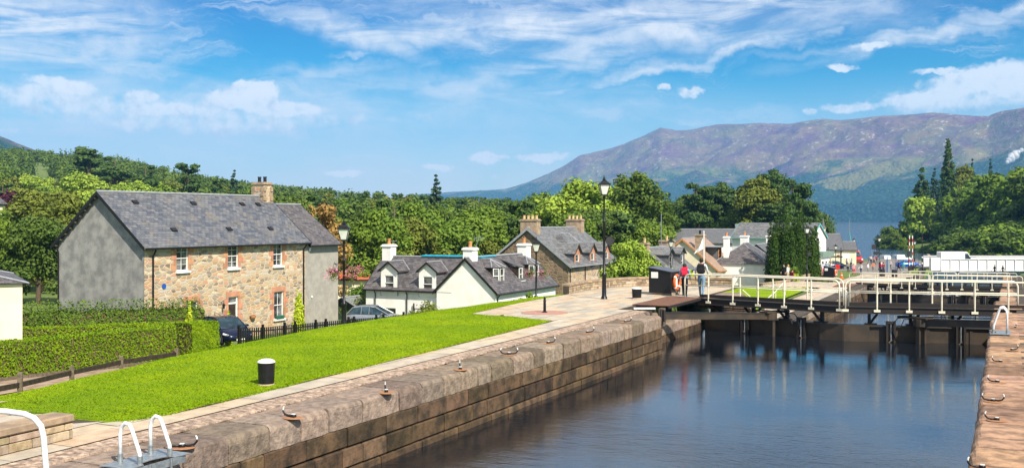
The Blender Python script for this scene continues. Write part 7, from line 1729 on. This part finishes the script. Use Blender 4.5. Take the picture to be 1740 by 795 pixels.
Lf = [(1441, 168, 'cloth_grey', 'cloth_black', 'in grey beside the motionless dark one near the rails'), (1446, 172, 'cloth_black', 'cloth_navy', 'all in black near the traffic cone'), (1451, 160, 'cloth_pink', 'cloth_red', 'in pink top and red skirt at the second railings'), (1439, 185, 'cloth_white', 'cloth_navy', 'in white shirt before the white banner'), (1447, 190, 'cloth_blue', 'cloth_denim', 'in blue by the red van'), (1463, 162, 'cloth_white', 'cloth_navy', 'in white cap alone at the second railings'),
      (1475, 164, 'cloth_white', 'cloth_grey', 'in white at the railings left of the orange top'), (1484, 166, 'cloth_orange', 'cloth_grey', 'in a bright orange top'), (1477, 198, 'cloth_navy', 'cloth_denim', 'in navy at the left of the group on the road'), (1480, 202, 'cloth_white', 'cloth_black', 'in white amid the group on the road'), (1485, 199, 'cloth_pink', 'cloth_black', 'in pink amid the group on the road'), (1489, 203, 'cloth_maroon', 'cloth_black', 'in maroon, right of the group on the road'), (1482, 188, 'cloth_grey', 'cloth_beige', 'in grey walking ahead of the group'),
      (1497, 176, 'cloth_white', 'cloth_denim', 'in white with dark bag beside the tall road lamp'), (1496, 166, 'cloth_red', 'cloth_black', 'in red at the railings below the road lamp'), (1501, 164, 'cloth_maroon', 'cloth_navy', 'in maroon at the railings below the road lamp'), (1513, 180, 'cloth_white', 'cloth_black', 'by the blue frame'), (1527, 176, 'cloth_black', 'cloth_black', 'all in black beside the blue car'), (1535, 174, 'cloth_teal', 'cloth_teal', 'in turquoise in front of the blue car'), (1553, 172, 'cloth_grey', 'cloth_black', 'right of the barrier poles'),
      (1459, 222, 'cloth_yellow', 'cloth_beige', 'in yellow beyond the road wall'), (1457, 224, 'cloth_black', 'cloth_black', 'in black beyond the road wall'), (1453, 222, 'cloth_orange', 'cloth_orange', 'in orange overalls near the yacht mast'), (1437, 236, 'cloth_white', 'cloth_white', 'in white on deck behind the red vans')]
for i, (px, Z, a, b_, lab) in enumerate(Lf): person('tiny distant person '+lab, px, Z, -5.0 if Z < 175 else (-5.15 if Z < 214 else -4.6), (i*1.7) % 6.28, 'walk' if i % 3 else 'stand', a, b_, 'hair_fair' if i % 4 == 0 else 'hair_dark', i % 2 == 0, 1.66+.05*(i % 4), group='people by the road')
person('dark jacketed walker on the far gate before the white bridge, left one', 1690, 157, -5.0, 1.6, 'walk', 'cloth_black', 'cloth_navy', group='walkers on the far gate'); person('dark jacketed walker on the far gate before the white bridge, right one', 1704, 156, -5.0, 1.6, 'walk', 'cloth_black', 'cloth_black', group='walkers on the far gate')
zfb = lambda px, Z: gz1((px-870)/F*Z, Z)
person('pink clad person sitting on the grassy far bank', 1588, 402, zfb(1588, 402), 3.1, 'stand', 'cloth_pink', 'cloth_grey', 'hair_fair', group='people on the far bank'); person('person in dark blue on the grassy far bank', 1593, 402, zfb(1593, 402), 3.1, 'stand', 'cloth_navy', 'cloth_maroon', group='people on the far bank')

# ---- thin smoke drifting on the far slope
def smoke():
    m = bpy.data.materials.new('smoke_white'); m.use_nodes = True; t = NT(m.node_tree); b = t.n['Principled BSDF']; b.inputs['Base Color'].default_value = (.9, .9, .9, 1); b.inputs['Roughness'].default_value = 1
    lw = t.add('ShaderNodeLayerWeight'); lw.inputs[0].default_value = .4; tr = t.add('ShaderNodeBsdfTransparent'); mx = t.add('ShaderNodeMixShader')
    t.put(mx.inputs[0], t.sstep(lw.outputs['Facing'], .8, .0, 0, .4)); t.l.new(tr.outputs[0], mx.inputs[1]); t.l.new(b.outputs[0], mx.inputs[2]); t.l.new(mx.outputs[0], t.n['Material Output'].inputs[0])
    r = random.Random(4); q = MB(); Z = 3000.0; o0 = PX(1722, Z, H+(372-266)/F*Z)
    for k in range(16):
        f = k/15; s = r.uniform(5, 11); q.lathe([(s*math.sin(a), -s*math.cos(a)) for a in np.linspace(.2, PI-.2, 7)], (-14+34*f+r.uniform(-6, 6), r.uniform(-8, 8), -12+30*f+r.uniform(-6, 6)), 12)
    o = q.build('smoke', m, smooth=True, loc=o0); o['kind'] = 'stuff'; tag(o, 'small puff of white smoke on the far hillside at the right', 'smoke')
smoke()
